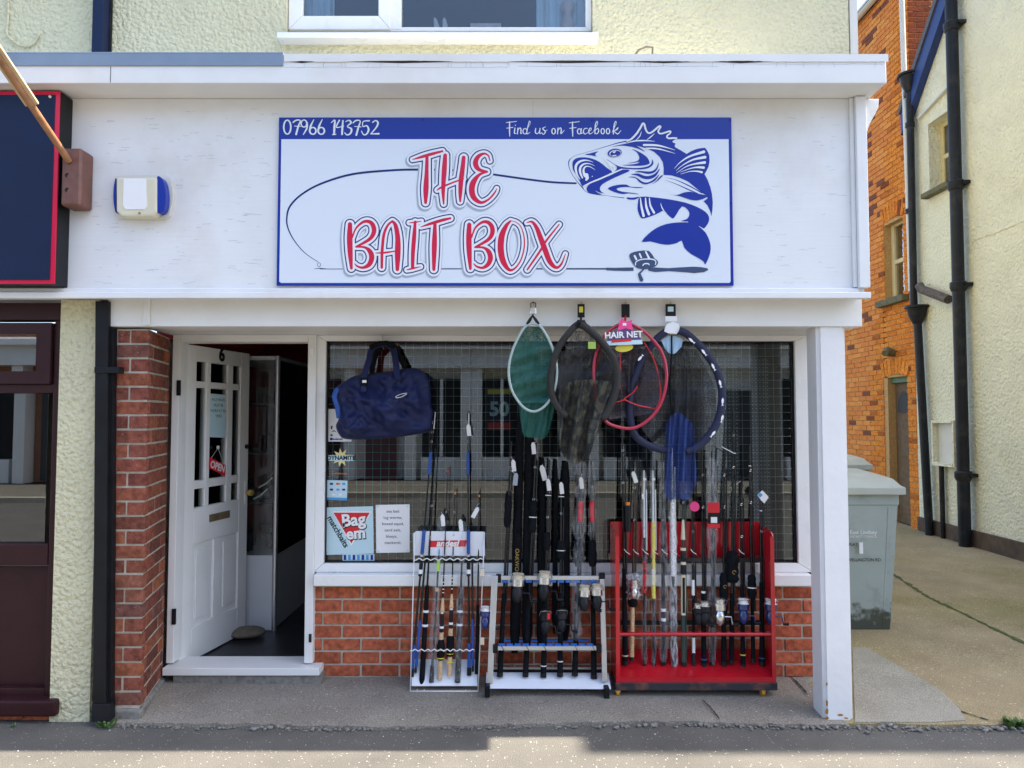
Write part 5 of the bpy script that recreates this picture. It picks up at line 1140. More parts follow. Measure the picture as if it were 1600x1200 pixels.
Wt = [[(0, 372, 22), (60, 342, 26), (130, 272, 28), (190, 182, 28), (218, 128, 28), (236, 118, 26), (250, 140, 28), (264, 195, 28), (288, 242, 24), (320, 258, 24), (372, 234, 26), (432, 182, 28), (464, 160, 28), (482, 166, 24), (470, 192, 22), (450, 222, 24), (456, 255, 22), (490, 266, 22), (550, 250, 24), (610, 232, 24), (628, 242, 20), (612, 268, 20), (580, 292, 24), (574, 318, 22), (602, 334, 24), (660, 330, 26), (712, 330, 22)],
      [(110, 376, 4), (180, 305, 14), (206, 232, 4)], [(270, 366, 4), (340, 312, 16), (395, 264, 4)], [(-10, 402, 8), (110, 372, 18), (250, 366, 18), (400, 376, 4)], [(240, 430, 30), (450, 438, 26), (690, 502, 4)], [(270, 478, 20), (450, 486, 20), (690, 552, 4)],
      [(680, 772, 4), (760, 684, 12), (900, 594, 26), (1105, 528, 40)], [(705, 800, 4), (800, 722, 12), (950, 642, 24), (1122, 606, 40)], [(712, 836, 4), (850, 742, 12), (980, 702, 22), (1118, 682, 38)], [(765, 822, 4), (900, 772, 12), (1000, 752, 22), (1102, 756, 36)], [(772, 850, 4), (900, 812, 10), (1000, 808, 18), (1076, 822, 30)]]
Wh = [[(470, 635, 4), (380, 606, 16), (290, 612, 30), (220, 655, 36), (195, 725, 36), (215, 820, 26), (262, 900, 10)], [(490, 690, 4), (400, 656, 14), (320, 665, 26), (270, 715, 34), (265, 790, 34), (300, 880, 20)], [(500, 755, 4), (420, 706, 12), (352, 703, 20), (318, 752, 30), (330, 830, 40), (375, 872, 50), (360, 910, 30)], [(360, 840, 70)], [(455, 856, 16)], [(310, 1010, 14), (440, 948, 22), (600, 884, 24), (770, 806, 24), (915, 745, 18)], [(640, 575, 20), (720, 660, 30), (775, 780, 26)], [(700, 620, 20), (790, 700, 40), (800, 760, 20)]]
W8 = [[(160, 150, 10), (172, 250, 24), (198, 366, 30)], [(222, 150, 12), (230, 250, 26), (262, 345, 30)], [(268, 150, 10), (280, 240, 22), (324, 326, 28)], [(404, 212, 4), (418, 260, 12), (440, 300, 12)], [(640, 438, 10), (735, 440, 6)], [(868, 492, 4), (925, 528, 12)]]
ink('fish_white_lines', [sm(c7[0], 9.233, l) for l in Wt] + [sm(c6[0], 10, l) for l in Wh] + [sm(c8[0], 7.74, l) for l in W8], 0, YS - .0034, M['signlw'], board, h=.35)
ex, ey = 880 + 80.5, 190 + 48.8
def ell(cx, cy, rx, ry, a=-.12, n=26): return [(cx + rx * math.cos(t) * math.cos(a) - ry * math.sin(t) * math.sin(a), cy + rx * math.cos(t) * math.sin(a) + ry * math.sin(t) * math.cos(a)) for t in [6.2832 * i / n for i in range(n)]]
flat('fish_eye', [ell(ex, ey, 11.2, 6.5)], 3, M['signb'], smooth=1); flat('fish_eye_ring', [ell(ex + .8, ey + .8, 9.2, 5.2)], 4, M['signlw'], smooth=1); flat('fish_pupil', [ell(ex + 1.2, ey + 1.0, 8.2, 4.4)], 5, M['signb'], smooth=1)
flat('fish_eye_glint', [[(ex - 4, ey - 1.5), (ex + 2.5, ey - 3), (ex + .2, ey - .2), (ex - 1, ey + .6)], ell(ex - .5, ey + 4.2, 3.6, .8)], 6, M['signlw'], smooth=1)
flat('printed_handle', [cv(c8, [(-270, 1000), (-250, 992), (-150, 994), (0, 990), (75, 990), (78, 1030), (0, 1032), (-150, 1030), (-250, 1024)]), cv(c8, [(248, 1005), (330, 990), (500, 998), (650, 988), (800, 980), (900, 986), (972, 1000), (980, 1020), (930, 1046), (810, 1058), (700, 1048), (500, 1034), (340, 1045), (260, 1030)])], 1, M['steel'], smooth=1)
flat('printed_reel', [cv(c8, [(25, 850), (50, 815), (130, 792), (265, 790), (330, 880), (365, 905), (372, 940), (330, 985), (230, 1010), (130, 1000), (95, 975), (60, 930)])], 2, M['steel'], smooth=2)
ink('printed_reel_lines', [sm(c8[0], 7.74, l) for l in ([(90, 850, 24), (110, 890, 24)], [(150, 825, 20), (170, 870, 20)], [(225, 800, 20), (265, 880, 24)], [(100, 960, 12), (110, 920, 12), (180, 892, 12), (300, 890, 14), (345, 915, 12), (340, 955, 10)], [(190, 965, 14), (210, 945, 14), (255, 945, 14), (265, 958, 12)])], 0, YS - .0034, M['signlw'], board, h=.35)
ink('printed_reel_crank', [sm(c8[0], 7.74, l) for l in ([(225, 975, 22), (180, 1030, 20), (142, 1068, 22)], [(148, 1075, 36), (172, 1138, 46)])], 0, YS - .0040, M['steel'], board, h=.35)
for qx, qy in ((438, 187), (660, 187), (925, 188), (1141, 188), (437, 314), (1142, 317), (437, 442), (667, 444), (911, 445), (1142, 442)):
    obj('screw', T([P(qx, qy, YS - .0008), P(qx, qy, YS - .0035)], .005, seg=10), M['signb'], sign)
# ================================================================== WINDOW GOODS
# security mesh behind the glass
bm = bmesh.new(); yg = 4.30; r_ = .0014
x = XG0 + .02
while x < XG1 - .01:
    tube(bm, [Vector((x, yg, ZG0 - .02)), Vector((x + random.uniform(-.002, .002), yg, ZG1 + .02))], r_, seg=4, cap=False); x += .0485
z = ZG0 + .01
while z < ZG1:
    tube(bm, [Vector((XG0 - .01, yg - .0025, z)), Vector((XG1 + .01, yg - .0025, z))], r_, seg=4, cap=False); z += .0485
tag(obj('security_mesh', bm, M['wire']), 'square welded wire mesh hung behind the shop window glass', 'wire mesh', None, 'stuff')
# stickers and notices, stuck to the outside of the pane
def notice(name, label, cat, quad, m, Y=4.2385):
    return tag(obj(name, prism(bmesh.new(), [P(a, b, Y) for a, b in quad], Vector((0, .0012, 0))), m), label, cat)
def flatp(name, pts, Y, m, par): 
    bm = bmesh.new(); f = bm.faces.new([bm.verts.new(P(a, b, Y)) for a, b in pts]); f.normal_update()
    if f.normal.y > 0: f.normal_flip()
    bmesh.ops.triangulate(bm, faces=bm.faces); return obj(name, bm, m, par)
n1 = notice('matchbait_poster', 'pale blue poster with a red triangle logo in the bottom left of the window', 'poster', [(509, 793), (583, 791), (584, 865), (510, 867)], M['lblue'])
flatp('triangle_edge', [(519, 799), (581, 799), (549, 853)], 4.2375, M['card'], n1); flatp('triangle', [(521, 801), (578, 801), (549, 849)], 4.2372, M['red'], n1)
for s, px, py, sz, m_, rt in (('Bag', 552, 813, .10, M['card'], .10), ('em', 556, 834, .092, M['card'], .08), ("'", 537, 828, .09, M['card'], 0)):
    put_text('print', s, P(px + .6, py + .8, 4.2369), XU, YN, sz, M['black'], n1, rot=rt, bold=.006); put_text('print', s, P(px, py, 4.2366), XU, YN, sz, m_, n1, rot=rt, bold=.003)
put_text('print', 'matchbaits', P(528, 831, 4.2372), XU, YN, .048, M['black'], n1, rot=-1.03, bold=.001)
n2 = notice('bait_list', 'white paper bait list in a clear sleeve taped to the window beside the poster', 'notice', [(587, 789), (640, 788), (640, 863), (588, 864)], M['card'])
for i, s in enumerate(('sea bait', 'lug worms,', 'boxed squid,', 'sand eels,', 'blueys,', 'mackerel,')): put_text('print', s, P(614 - (2 if i == 4 else 0), 799 + i * 9.8, 4.2372), XU, YN, .024, M['iron'], n2, sp=1.05)
for a, b in ((590, 791), (637, 791), (591, 861), (637, 860)): obj('dot', T([P(a, b, 4.2372), P(a, b, 4.2376)], .007, seg=10), M['lblue'], n2)
n3 = notice('card_sticker', 'small pale blue payment card sticker on the window', 'sticker', [(511, 750), (543, 751), (542, 782), (510, 781)], M['lblue'])
flatp('band', [(510.3, 777), (542.3, 778), (542, 782), (510, 781)], 4.2374, M['sky'], n3)
for i, (a, b, m_) in enumerate(((518, 756, 'signb'), (528, 756, 'red'), (537, 756, 'sky'), (518, 765, 'signb'), (528, 765, 'sky'), (537, 765, 'signb'), (521, 773, 'card'), (532, 773, 'card'))): flatp('mark', [(a - 2.5, b - 1.5), (a + 2.5, b - 1.5), (a + 2.5, b + 1.5), (a - 2.5, b + 1.5)], 4.2374, M[m_], n3)
flatp('mark', ell(530, 756, 1.6, 1.6), 4.2371, M['orange'], n3)
n4 = notice('starburst_sticker', 'yellow starburst sticker with a lettered band above the card sticker', 'sticker', [(q[0], q[1]) for q in [(533 + (15 if i % 2 == 0 else 7.5) * (1.15 if i in (0, 9) else 1) * math.cos(i * math.pi / 9 - .3), 715 + (15 if i % 2 == 0 else 7.5) * math.sin(i * math.pi / 9 - .3)) for i in range(18)]], mat('pale_yellow', (.80, .66, .28), .5))
flatp('band', [(513, 711), (553, 711), (552, 720), (513, 720)], 4.2374, M['lblue'], n4); put_text('print', 'DYNAMITE', P(533, 715.7, 4.2370), XU, YN, .034, M['black'], n4, bold=.0012, sx=1.0)
put_text('print', 'Available here...', P(532, 740, 4.2374), XU, YN, .016, M['orange'], n4)
n5 = notice('brand_list_sticker', 'white sticker with small logos half hidden by the navy bag', 'sticker', [(513, 639), (549, 639), (549, 690), (513, 690)], M['card'])
put_text('print', 'facebook', P(527, 686, 4.2374), XU, YN, .017, M['signb'], n5, bold=.0006); flatp('mark', [(515.5, 684), (519, 684), (519, 688), (515.5, 688)], 4.2374, M['signb'], n5); flatp('mark', ell(518, 680, 2, 2), 4.2374, M['greenp'], n5)
flatp('mark', [(517, 666), (520, 665), (519, 671), (517, 670)], 4.2374, M['black'], n5); flatp('mark', [(517, 675), (522, 672), (527, 676), (522, 674)], 4.2374, M['purple'], n5)
n6 = notice('offer_strip', 'blue and white printed strip along the bottom of the window below the poster', 'sticker', [(535, 866), (585, 866), (585, 876), (535, 876)], M['lblue'])
for i in range(7): flatp('mark', [(537 + i * 7, 867), (541 + i * 7, 867), (541 + i * 7, 875), (537 + i * 7, 875)], 4.2374, M['sky' if i % 2 else 'signb'], n6)
n7 = notice('bottom_poster', 'dark poster with yellow and red print hung inside the window behind the mesh', 'poster', [(762, 608), (798, 608), (798, 672), (762, 672)], M['navy'], Y=4.36)
flatp('band', [(762, 608), (798, 608), (798, 616), (762, 616)], 4.359, M['yellow'], n7); put_text('print', '50', P(780, 640, 4.359), XU, YN, .12, M['lblue'], n7, bold=.004); flatp('band', [(762, 660), (798, 660), (798, 672), (762, 672)], 4.359, M['red'], n7)
# door notices (inside the middle pane of the door)
def dq(px, py, n=.0215): u, z_ = duv(px, py); return h0 + DU * u + DN * n + Vector((0, 0, z_))
dn = tag(obj('door_notice', prism(bmesh.new(), [dq(a, b) for a, b in ((324, 615), (348, 617), (348, 684), (323, 683))], DN * .001), M['lblue']), 'pale paper notice fixed to the glass of the open door', 'notice')
for i, s in enumerate(('FACE MASKS', 'MUST BE', 'WORN AT ALL', 'TIMES')): put_text('print', s, dq(336.5, 625 + i * 8.5, .0232), DU, DN, .026, M['iron'], dn)
op = tag(obj('open_sign', prism(bmesh.new(), [dq(a, b, .024) for a, b in ((322, 714), (347, 727), (346, 744), (321, 731))], DN * .003), M['red']), 'red OPEN sign hanging askew on the door glass', 'sign')
put_text('print', 'OPEN', dq(334, 729.5, .0285), DU, DN, .062, M['card'], op, rot=-.30, bold=.002)
obj('string', T([dq(324, 716, .026), dq(335, 700, .026), dq(345, 727, .026)], .0012, seg=5), M['card'], op); obj('sucker', T([dq(335, 699, .022), dq(335, 699, .03)], .012, seg=10), M['card'], op)

# ================================================================== HOLDALL
def inflate(name, outline, Yc, T0, m, par, rings=16, nz=0.0, seed=1, back=True, power=2.2, cen=None):
    pts = crom(outline, 5, True); n = len(pts); c = np.mean([p for p in pts], axis=0) if cen is None else np.array(cen, float)
    rn = np.random.default_rng(seed); ph = rn.uniform(0, 6.28, 12); fr_ = rn.uniform(.04, .13, 12); an = rn.uniform(0, 3.14, 12)
    def nzf(x, y): return sum(math.sin((x * math.cos(an[k]) + y * math.sin(an[k])) * fr_[k] * 1.6 + ph[k]) ** 3 for k in range(12)) / 12
    bm = bmesh.new()
    def surf(sign_):
        R_ = []
        for k in range(rings + 1):
            s = 1 - k / rings; row = []
            for p in pts:
                q = c + (p - c) * s; d = T0 * (max(0, 1 - s ** power)) ** .55 + (nz * nzf(q[0], q[1]) * min(1, (1 - s) * 5) if sign_ < 0 else 0)
                w = P(q[0], q[1], Yc); row.append(bm.verts.new(w + Vector((0, sign_ * d, 0))))
                if k == rings: break
            R_.append(row)
        for k in range(rings):
            A, D = R_[k], R_[k + 1]
            for i in range(n):
                j = (i + 1) % n
                if len(D) == 1: f = (A[i], A[j], D[0])
                else: f = (A[i], A[j], D[j], D[i])
                bm.faces.new(f if sign_ < 0 else f[::-1])
    surf(-1)
    if back: surf(1)
    bmesh.ops.remove_doubles(bm, verts=bm.verts, dist=1e-5); bmesh.ops.recalc_face_normals(bm, faces=bm.faces)
    return obj(name, bm, m, par, smooth='all')
bs = lambda a, b: (505 + a / 6.86, 525 + b / 6.86)
bag = thing('holdall', 'navy nylon fishing holdall hanging by its handles in front of the window', 'bag', P(598, 688, 4.08))
bo = [bs(*q) for q in [(210, 500), (330, 430), (560, 395), (740, 374), (900, 345), (1000, 347), (1095, 400), (1140, 490), (1155, 620), (1162, 760), (1182, 810), (1168, 910), (1138, 1022), (900, 1070), (700, 1095), (400, 1110), (235, 1103), (172, 1060), (135, 965), (165, 880), (140, 760), (110, 630), (145, 545)]]
inflate('body', bo, 4.09, .085, M['navycloth'], bag, nz=.13, seed=5, rings=24)
def strap(pts, Y, w, m, par, name='handle'):
    q = crom([(a, b, y) for (a, b), y in zip(pts, Y)], 6); q = [P(a, b, y) for a, b, y in q]
    return obj(name, T(q, w, seg=8, flat=.22), m, par, smooth='all')
hk = (599, 541)
strap([bs(430, 600), bs(440, 430), bs(490, 260), bs(520, 140), bs(600, 95), bs(690, 90), bs(750, 140), bs(775, 260), bs(790, 400), bs(800, 470)], [4.0, 4.02, 4.06, 4.09, 4.10, 4.10, 4.09, 4.06, 4.02, 4.0], .018, M['navycloth'], bag)
strap([bs(520, 440), bs(530, 330), bs(570, 180), bs(640, 105), bs(740, 95), bs(800, 190), bs(860, 300), bs(890, 370)], [4.14, 4.14, 4.14, 4.13, 4.13, 4.14, 4.14, 4.14], .016, M['cloth'], bag)
obj('handle_wrap', T([P(*bs(500, 125), 4.09), P(*bs(600, 82), 4.095), P(*bs(680, 78), 4.095), P(*bs(765, 120), 4.09)], .016, seg=10), M['cloth'], bag, smooth='all')
strap([bs(150, 560), bs(120, 650), bs(150, 760), bs(170, 880)], [4.05, 4.03, 4.03, 4.05], .014, M['blueg'], bag, 'side_strap')
bm = bmesh.new(); pb(bm, 563, 590, 574, 606, 4.003, .006); obj('leather_tab', bm, M['cloth'], bag)
bm = bmesh.new(); pb(bm, 566, 594, 572.5, 598, 4.000, .002); obj('tab_label', bm, M['card'], bag)
ylog = 3.985
obj('embroidered_mark', T([P(*bs(a, b), ylog) for a, b in crom([(900, 612), (840, 622), (785, 645), (785, 662), (840, 652), (895, 622)], 4)], .0018, seg=5), M['card'], bag)
for i in range(3): obj('embroidered_bar', T([P(*bs(320 + i * 3, 955 + i * 18), 4.015), P(*bs(385 - i * 4, 972 + i * 14), 4.012)], .0016, seg=5), M['card'], bag)
tag(obj('bag_hook', T([P(598, 524, 4.19), P(598, 530, 4.12), P(599, 545, 4.10), P(598, 540, 4.085)], .003, seg=6), M['silver']), 'thin metal hook in the window head holding the navy holdall', 'hook')

# ================================================================== LANDING NETS
ns = lambda a, b: (760 + a / 3.53, 460 + b / 3.53)
def loop(pts, Y, r, m, par, name='frame', n=6, closed=True, yo=None):
    q = crom(pts, n, closed); return obj(name, T([P(*ns(a, b), Y) for a, b in q], r, seg=10, closed=closed), m, par, smooth='all')
def netbag(par, top, bottom, Y, depth, m, name='net', rows=22, cols=30, fold=.012, seed=0):
    # a sheet of netting that hangs from the rim (top polyline) to the bottom polyline with folds
    bm = bmesh.new(); A = crom(top, 8); D = crom(bottom, 8); rn = random.Random(seed); ph = rn.uniform(0, 6)
    def samp(L, t): f = t * (len(L) - 1); i = min(int(f), len(L) - 2); return L[i] + (L[i + 1] - L[i]) * (f - i)
    g = []
    for j in range(rows + 1):
        v = j / rows; row = []
        for i in range(cols + 1):
            u = i / cols; p = samp(A, u) * (1 - v) + samp(D, u) * v
            y = Y + depth * math.sin(math.pi * v) * .6 + fold * math.sin(u * 17 + ph + v * 2) * (.3 + v) + fold * .5 * math.sin(u * 41 + v * 7)
            row.append(bm.verts.new(P(*ns(p[0], p[1]), y)))
        g.append(row)
    for j in range(rows):
        for i in range(cols): bm.faces.new((g[j][i], g[j][i + 1], g[j + 1][i + 1], g[j + 1][i]))
    return obj(name, bm, m, par, smooth='all')
def hanger(label, px, m, par_label, mt='black', h=(474, 494), w=5.5):
    t = thing('hook', label, 'hook', P(px, 494, 3.69), 'hooks along the beam')
    obj('cup_hook', T([P(px, 473, 3.699), P(px, 472, 3.685), P(px, 477, 3.678), P(px + 1, 479, 3.683)], .0022, seg=6), M['gold'], t)
    return t
def tagplate(par, px, py0, py1, w, Y, m, m2=None):
    bm = bmesh.new(); pb(bm, px - w, py0, px + w, py1, Y, .006); o = obj('hanger_clip', bm, M['black'], par, bevel=.002)
    if m2:
        bm = bmesh.new(); pb(bm, px - w * .55, py0 + 4, px + w * .55, py0 + (py1 - py0) * .62, Y - .0015, .0012); obj('clip_label', bm, m2, o)
YN1, YN2, YN3, YN4 = 3.60, 3.585, 3.625, 3.66
hanger('brass cup hook above the small green net', 833.5, None, None); hanger('brass cup hook above the camouflage net', 908, None, None); hanger('brass cup hook above the red rimmed net', 977.5, None, None); hanger('brass cup hook above the big navy net', 1048, None, None)
# 1 small green net
t = thing('green_landing_net', 'small green landing net with a grey oval rim, leftmost of the hanging nets', 'landing net', P(832, 680, YN1))
gl_ = [(222, 172), (165, 260), (130, 360), (124, 450), (146, 540), (200, 618), (260, 646), (320, 618), (368, 548), (388, 450), (382, 360), (350, 262), (292, 172)]
loop(gl_, YN1, .0068, mat('grey_green_rim', (.34, .42, .40), .4), t)
obj('yoke', T([P(*ns(225, 165), YN1), P(*ns(240, 140), YN1), P(*ns(255, 118), YN1), P(*ns(272, 140), YN1), P(*ns(288, 165), YN1)], .008, seg=8), M['black'], t, smooth='all')
bm = bmesh.new(); pb(bm, 827.5, 480, 838, 491, 3.66, .01); pl_ = obj('padlock', bm, M['silver'], t, bevel=.003); obj('shackle', T([P(829.5, 481, 3.665), P(829.5, 474, 3.665), P(833, 472, 3.665), P(837, 474, 3.665), P(837, 481, 3.665)], .003, seg=6), M['black'], pl_)
obj('shank', T([P(833, 491, 3.66), P(*ns(255, 120), YN1)], .004, seg=6), M['black'], t)
netbag(t, [(222, 178), (165, 262), (132, 360), (126, 450), (148, 540), (186, 600)], [(292, 178), (350, 264), (380, 360), (386, 450), (368, 546), (330, 600)], YN1 + .02, .03, M['netg'], 'net_mouth')
netbag(t, [(148, 480), (200, 560), (260, 590), (330, 560), (384, 470)], [(190, 700), (205, 775), (255, 790), (330, 785), (372, 640)], YN1 + .04, .0, M['netg'], 'net_bag'); netbag(t, [(150, 420), (205, 500), (270, 520), (330, 480), (380, 420)], [(188, 690), (207, 768), (256, 785), (326, 780), (374, 660)], YN1 + .07, .02, M['netg'], 'net_bag', seed=4)
obj('cord', T([P(*ns(a, b), YN1 + .015) for a, b in crom([(222, 180), (210, 230), (215, 250), (262, 210), (310, 215), (330, 260)], 5)], .003, seg=6), M['netg'] if False else mat('green_cord', (.01, .10, .075), .6), t)
# 2 camouflage net
t = thing('camouflage_net', 'large camouflage landing net with a thick black rim, second of the hanging nets', 'landing net', P(915, 730, YN2))
rim = mat('camo_rim', (.020, .019, .017), .8, var=.5, vscale=30, bump=.4)
loop([(515, 165), (560, 190), (640, 268), (700, 352), (722, 440), (712, 530), (684, 615), (640, 690)], YN2, .019, rim, t, closed=False); loop([(505, 165), (470, 195), (400, 290), (362, 400), (356, 520), (380, 600), (440, 672)], YN2 + .01, .018, rim, t, closed=False)
obj('spreader', T([P(*ns(495, 178), YN2), P(*ns(510, 150), YN2), P(*ns(535, 150), YN2), P(*ns(548, 178), YN2)], .012, seg=8), M['black'], t, smooth='all')
tagplate(t, 908, 475, 496, 5.6, 3.66, None, M['yellow']); obj('shank', T([P(908, 495, 3.665), P(*ns(520, 152), YN2)], .006, seg=6), M['black'], t)
bm = bmesh.new(); pb(bm, 919, 534, 931, 545, YN2 - .03, .001); obj('care_label', bm, mat('lime_print', (.30, .45, .08), .5), t)
netbag(t, [(470, 200), (445, 290), (400, 400), (385, 560), (390, 640)], [(560, 200), (620, 290), (690, 380), (705, 500), (660, 640)], YN2 + .02, .05, M['netk'], 'net_mouth', cols=20)
netbag(t, [(395, 330), (450, 300), (560, 290), (640, 320), (712, 420)], [(400, 850), (440, 900), (500, 920), (560, 905), (600, 800)], YN2 + .06, .06, M['netc'], 'net_bag', fold=.035, seed=3); netbag(t, [(385, 520), (470, 480), (560, 470), (700, 480)], [(395, 800), (440, 905), (520, 925), (630, 740)], YN2 + .0, .03, M['netc'], 'net_bag', fold=.03, seed=8)
# 3 red rimmed net
t = thing('red_rim_net', 'red rimmed round landing net with a printed pink header card', 'landing net', P(977, 672, YN3))
rr_ = mat('pink_red_rim', (.42, .015, .05), .3, coat=.4)
loop([(760, 160), (700, 185), (640, 245), (600, 345), (592, 450), (606, 560), (650, 690), (730, 732), (815, 736), (895, 690), (958, 610), (990, 500), (990, 400), (962, 310), (900, 232), (830, 180)], YN3, .0085, rr_, t)
rc = mat('red_cord', (.55, .012, .02), .5)
for l in ([(870, 265), (920, 350), (950, 450), (960, 560), (935, 632)], [(760, 580), (830, 610), (935, 632)], [(735, 300), (738, 420), (735, 520)], [(760, 575), (810, 540), (832, 505)], [(628, 320), (600, 420), (590, 520), (615, 640), (650, 610)], [(650, 610), (735, 590), (760, 580)]): obj('cord', T([P(*ns(a, b), YN3 + .02) for a, b in crom(l, 4)], .0035, seg=6), rc, t)
netbag(t, [(700, 260), (660, 340), (620, 450), (625, 560), (680, 690)], [(830, 250), (900, 320), (960, 420), (970, 520), (900, 660)], YN3 + .02, .05, M['netp'], 'net_mouth', cols=20)
netbag(t, [(770, 320), (800, 300), (832, 320)], [(770, 520), (800, 545), (830, 500)], YN3 + .03, .02, M['netp'], 'net_bag', cols=14)
tagplate(t, 977.5, 475, 496, 6.5, 3.665, None)
hc = obj('header_card', prism(bmesh.new(), [P(*ns(a, b), YN3 - .025) for a, b in [(650, 284), (672, 235), (705, 200), (735, 180), (790, 178), (828, 205), (852, 245), (862, 274), (760, 278)]], Vector((0, .002, 0))), M['purple'], t)
obj('card_band', prism(bmesh.new(), [P(*ns(a, b), YN3 - .0265) for a, b in [(655, 283), (664, 258), (858, 250), (862, 274), (760, 278)]], Vector((0, .001, 0))), M['lblue'], hc)
obj('card_top', prism(bmesh.new(), [P(*ns(a, b), YN3 - .027) for a, b in [(722, 202), (735, 150), (745, 128), (768, 150), (806, 140), (800, 160), (812, 200), (768, 186)]], Vector((0, .001, 0))), M['pink'], t)
put_text('print', 'HAIR NET', P(*ns(757, 224), YN3 - .0285), XU, YN, .044, M['card'], hc, bold=.0012, rot=.04); put_text('print', 'FISH FRIENDLY', P(*ns(762, 258), YN3 - .0285), XU, YN, .030, M['red'], hc, rot=.05) if False else flatp('print', [ns(690, 252), ns(800, 244), ns(800, 258), ns(690, 266)], YN3 - .0285, M['red'], hc)
flatp('white_label', [ns(752, 158), ns(772, 158), ns(772, 172), ns(752, 172)], YN3 - .0285, M['card'], hc)
obj('yellow_tag', prism(bmesh.new(), [P(a, b, YN3 - .012) for a, b in ell(*ns(760, 294), 14, 6.5)], Vector((0, .002, 0))), M['yellow'], t)
obj('shank', T([P(977.5, 494, 3.67), P(*ns(762, 160), YN3)], .006, seg=6), rc, t)
# 4 big navy net
t = thing('navy_landing_net', 'largest landing net with padded navy rim and blue mesh bag, rightmost of the hanging nets', 'landing net', P(1060, 780, YN4))
nr = mat('navy_pad', (.010, .014, .045), .75, var=.2, bump=.3)
loop([(1060, 200), (1110, 222), (1190, 300), (1255, 390), (1292, 490), (1300, 590), (1278, 690), (1235, 770), (1165, 840), (1100, 870)], YN4, .020, nr, t, closed=False); loop([(990, 205), (945, 240), (890, 310), (840, 400), (800, 520), (790, 640), (810, 760), (870, 820), (960, 855), (1020, 860)], YN4 + .01, .019, nr, t, closed=False)
for a, b, rt in ((1132, 255, -.7), (1200, 320, -.9), (1252, 400, -1.1), (1290, 492, -1.3), (1303, 592, -1.6), (1300, 685, -1.8), (1250, 770, -2.2), (850, 350, .9)):
    c = P(*ns(a, b), YN4 - .0215); f = [(-.5, 0), (-.25, .16), (.1, .12), (.3, .02), (.5, .17), (.46, 0), (.5, -.17), (.3, -.04), (.1, -.12), (-.2, -.14)]
    bm = bmesh.new(); bm.faces.new([bm.verts.new(c + Vector(((x * math.cos(rt) - y * math.sin(rt)) * .042, 0, (x * math.sin(rt) + y * math.cos(rt)) * .042))) for x, y in f]); obj('woven_fish', bm, M['card'], t)
obj('spreader', prism(bmesh.new(), [P(*ns(a, b), YN4 - .01) for a, b in [(980, 205), (992, 165), (1030, 148), (1062, 165), (1072, 195), (1050, 218), (1005, 215)]], Vector((0, .02, 0))), M['card'], t, bevel=.003)
tagplate(t, 1048, 475, 494, 8, 3.665, None, M['lblue']); bm = bmesh.new(); pb(bm, 1039.5, 494, 1058, 502, 3.655, .004); obj('white_card', bm, M['card'], t)
netbag(t, [(985, 215), (930, 300), (870, 420), (840, 560), (850, 720), (930, 830)], [(1080, 215), (1150, 300), (1220, 420), (1265, 560), (1245, 720), (1150, 820)], YN4 + .03, .06, M['netk'], 'net_mouth', cols=26)
netbag(t, [(1000, 290), (1030, 270), (1080, 290), (1120, 330)], [(1010, 640), (1050, 700), (1100, 690), (1150, 640)], YN4 + .06, .03, M['netk'], 'net_bag', seed=5, fold=.025)
netbag(t, [(965, 255), (1000, 232), (1050, 232), (1085, 250)], [(985, 300), (1010, 325), (1040, 325), (1075, 290)], YN4 + .015, .0, mat('pale_blue_mesh', (.35, .52, .68), .6), 'label_cloth', cols=12, fold=.004)
netbag(t, [(985, 720), (1010, 680), (1055, 650), (1105, 680), (1142, 720)], [(978, 1090), (1005, 1135), (1060, 1120), (1120, 1130), (1162, 1030)], YN4 + .0, .0, M['netb'], 'net_bag', seed=2, fold=.026); netbag(t, [(988, 730), (1020, 690), (1060, 670), (1100, 690), (1135, 730)], [(990, 1100), (1010, 1128), (1060, 1130), (1105, 1118), (1146, 1050)], YN4 + .05, .0, M['netb'], 'net_bag', seed=6, fold=.018)
obj('seam', T([P(*ns(1022, 225), YN4 + .01), P(*ns(1022, 330), YN4 + .01), P(*ns(1010, 500), YN4 + .02), P(*ns(1020, 660), YN4 + .02)], .004, seg=6), M['cloth'], t)

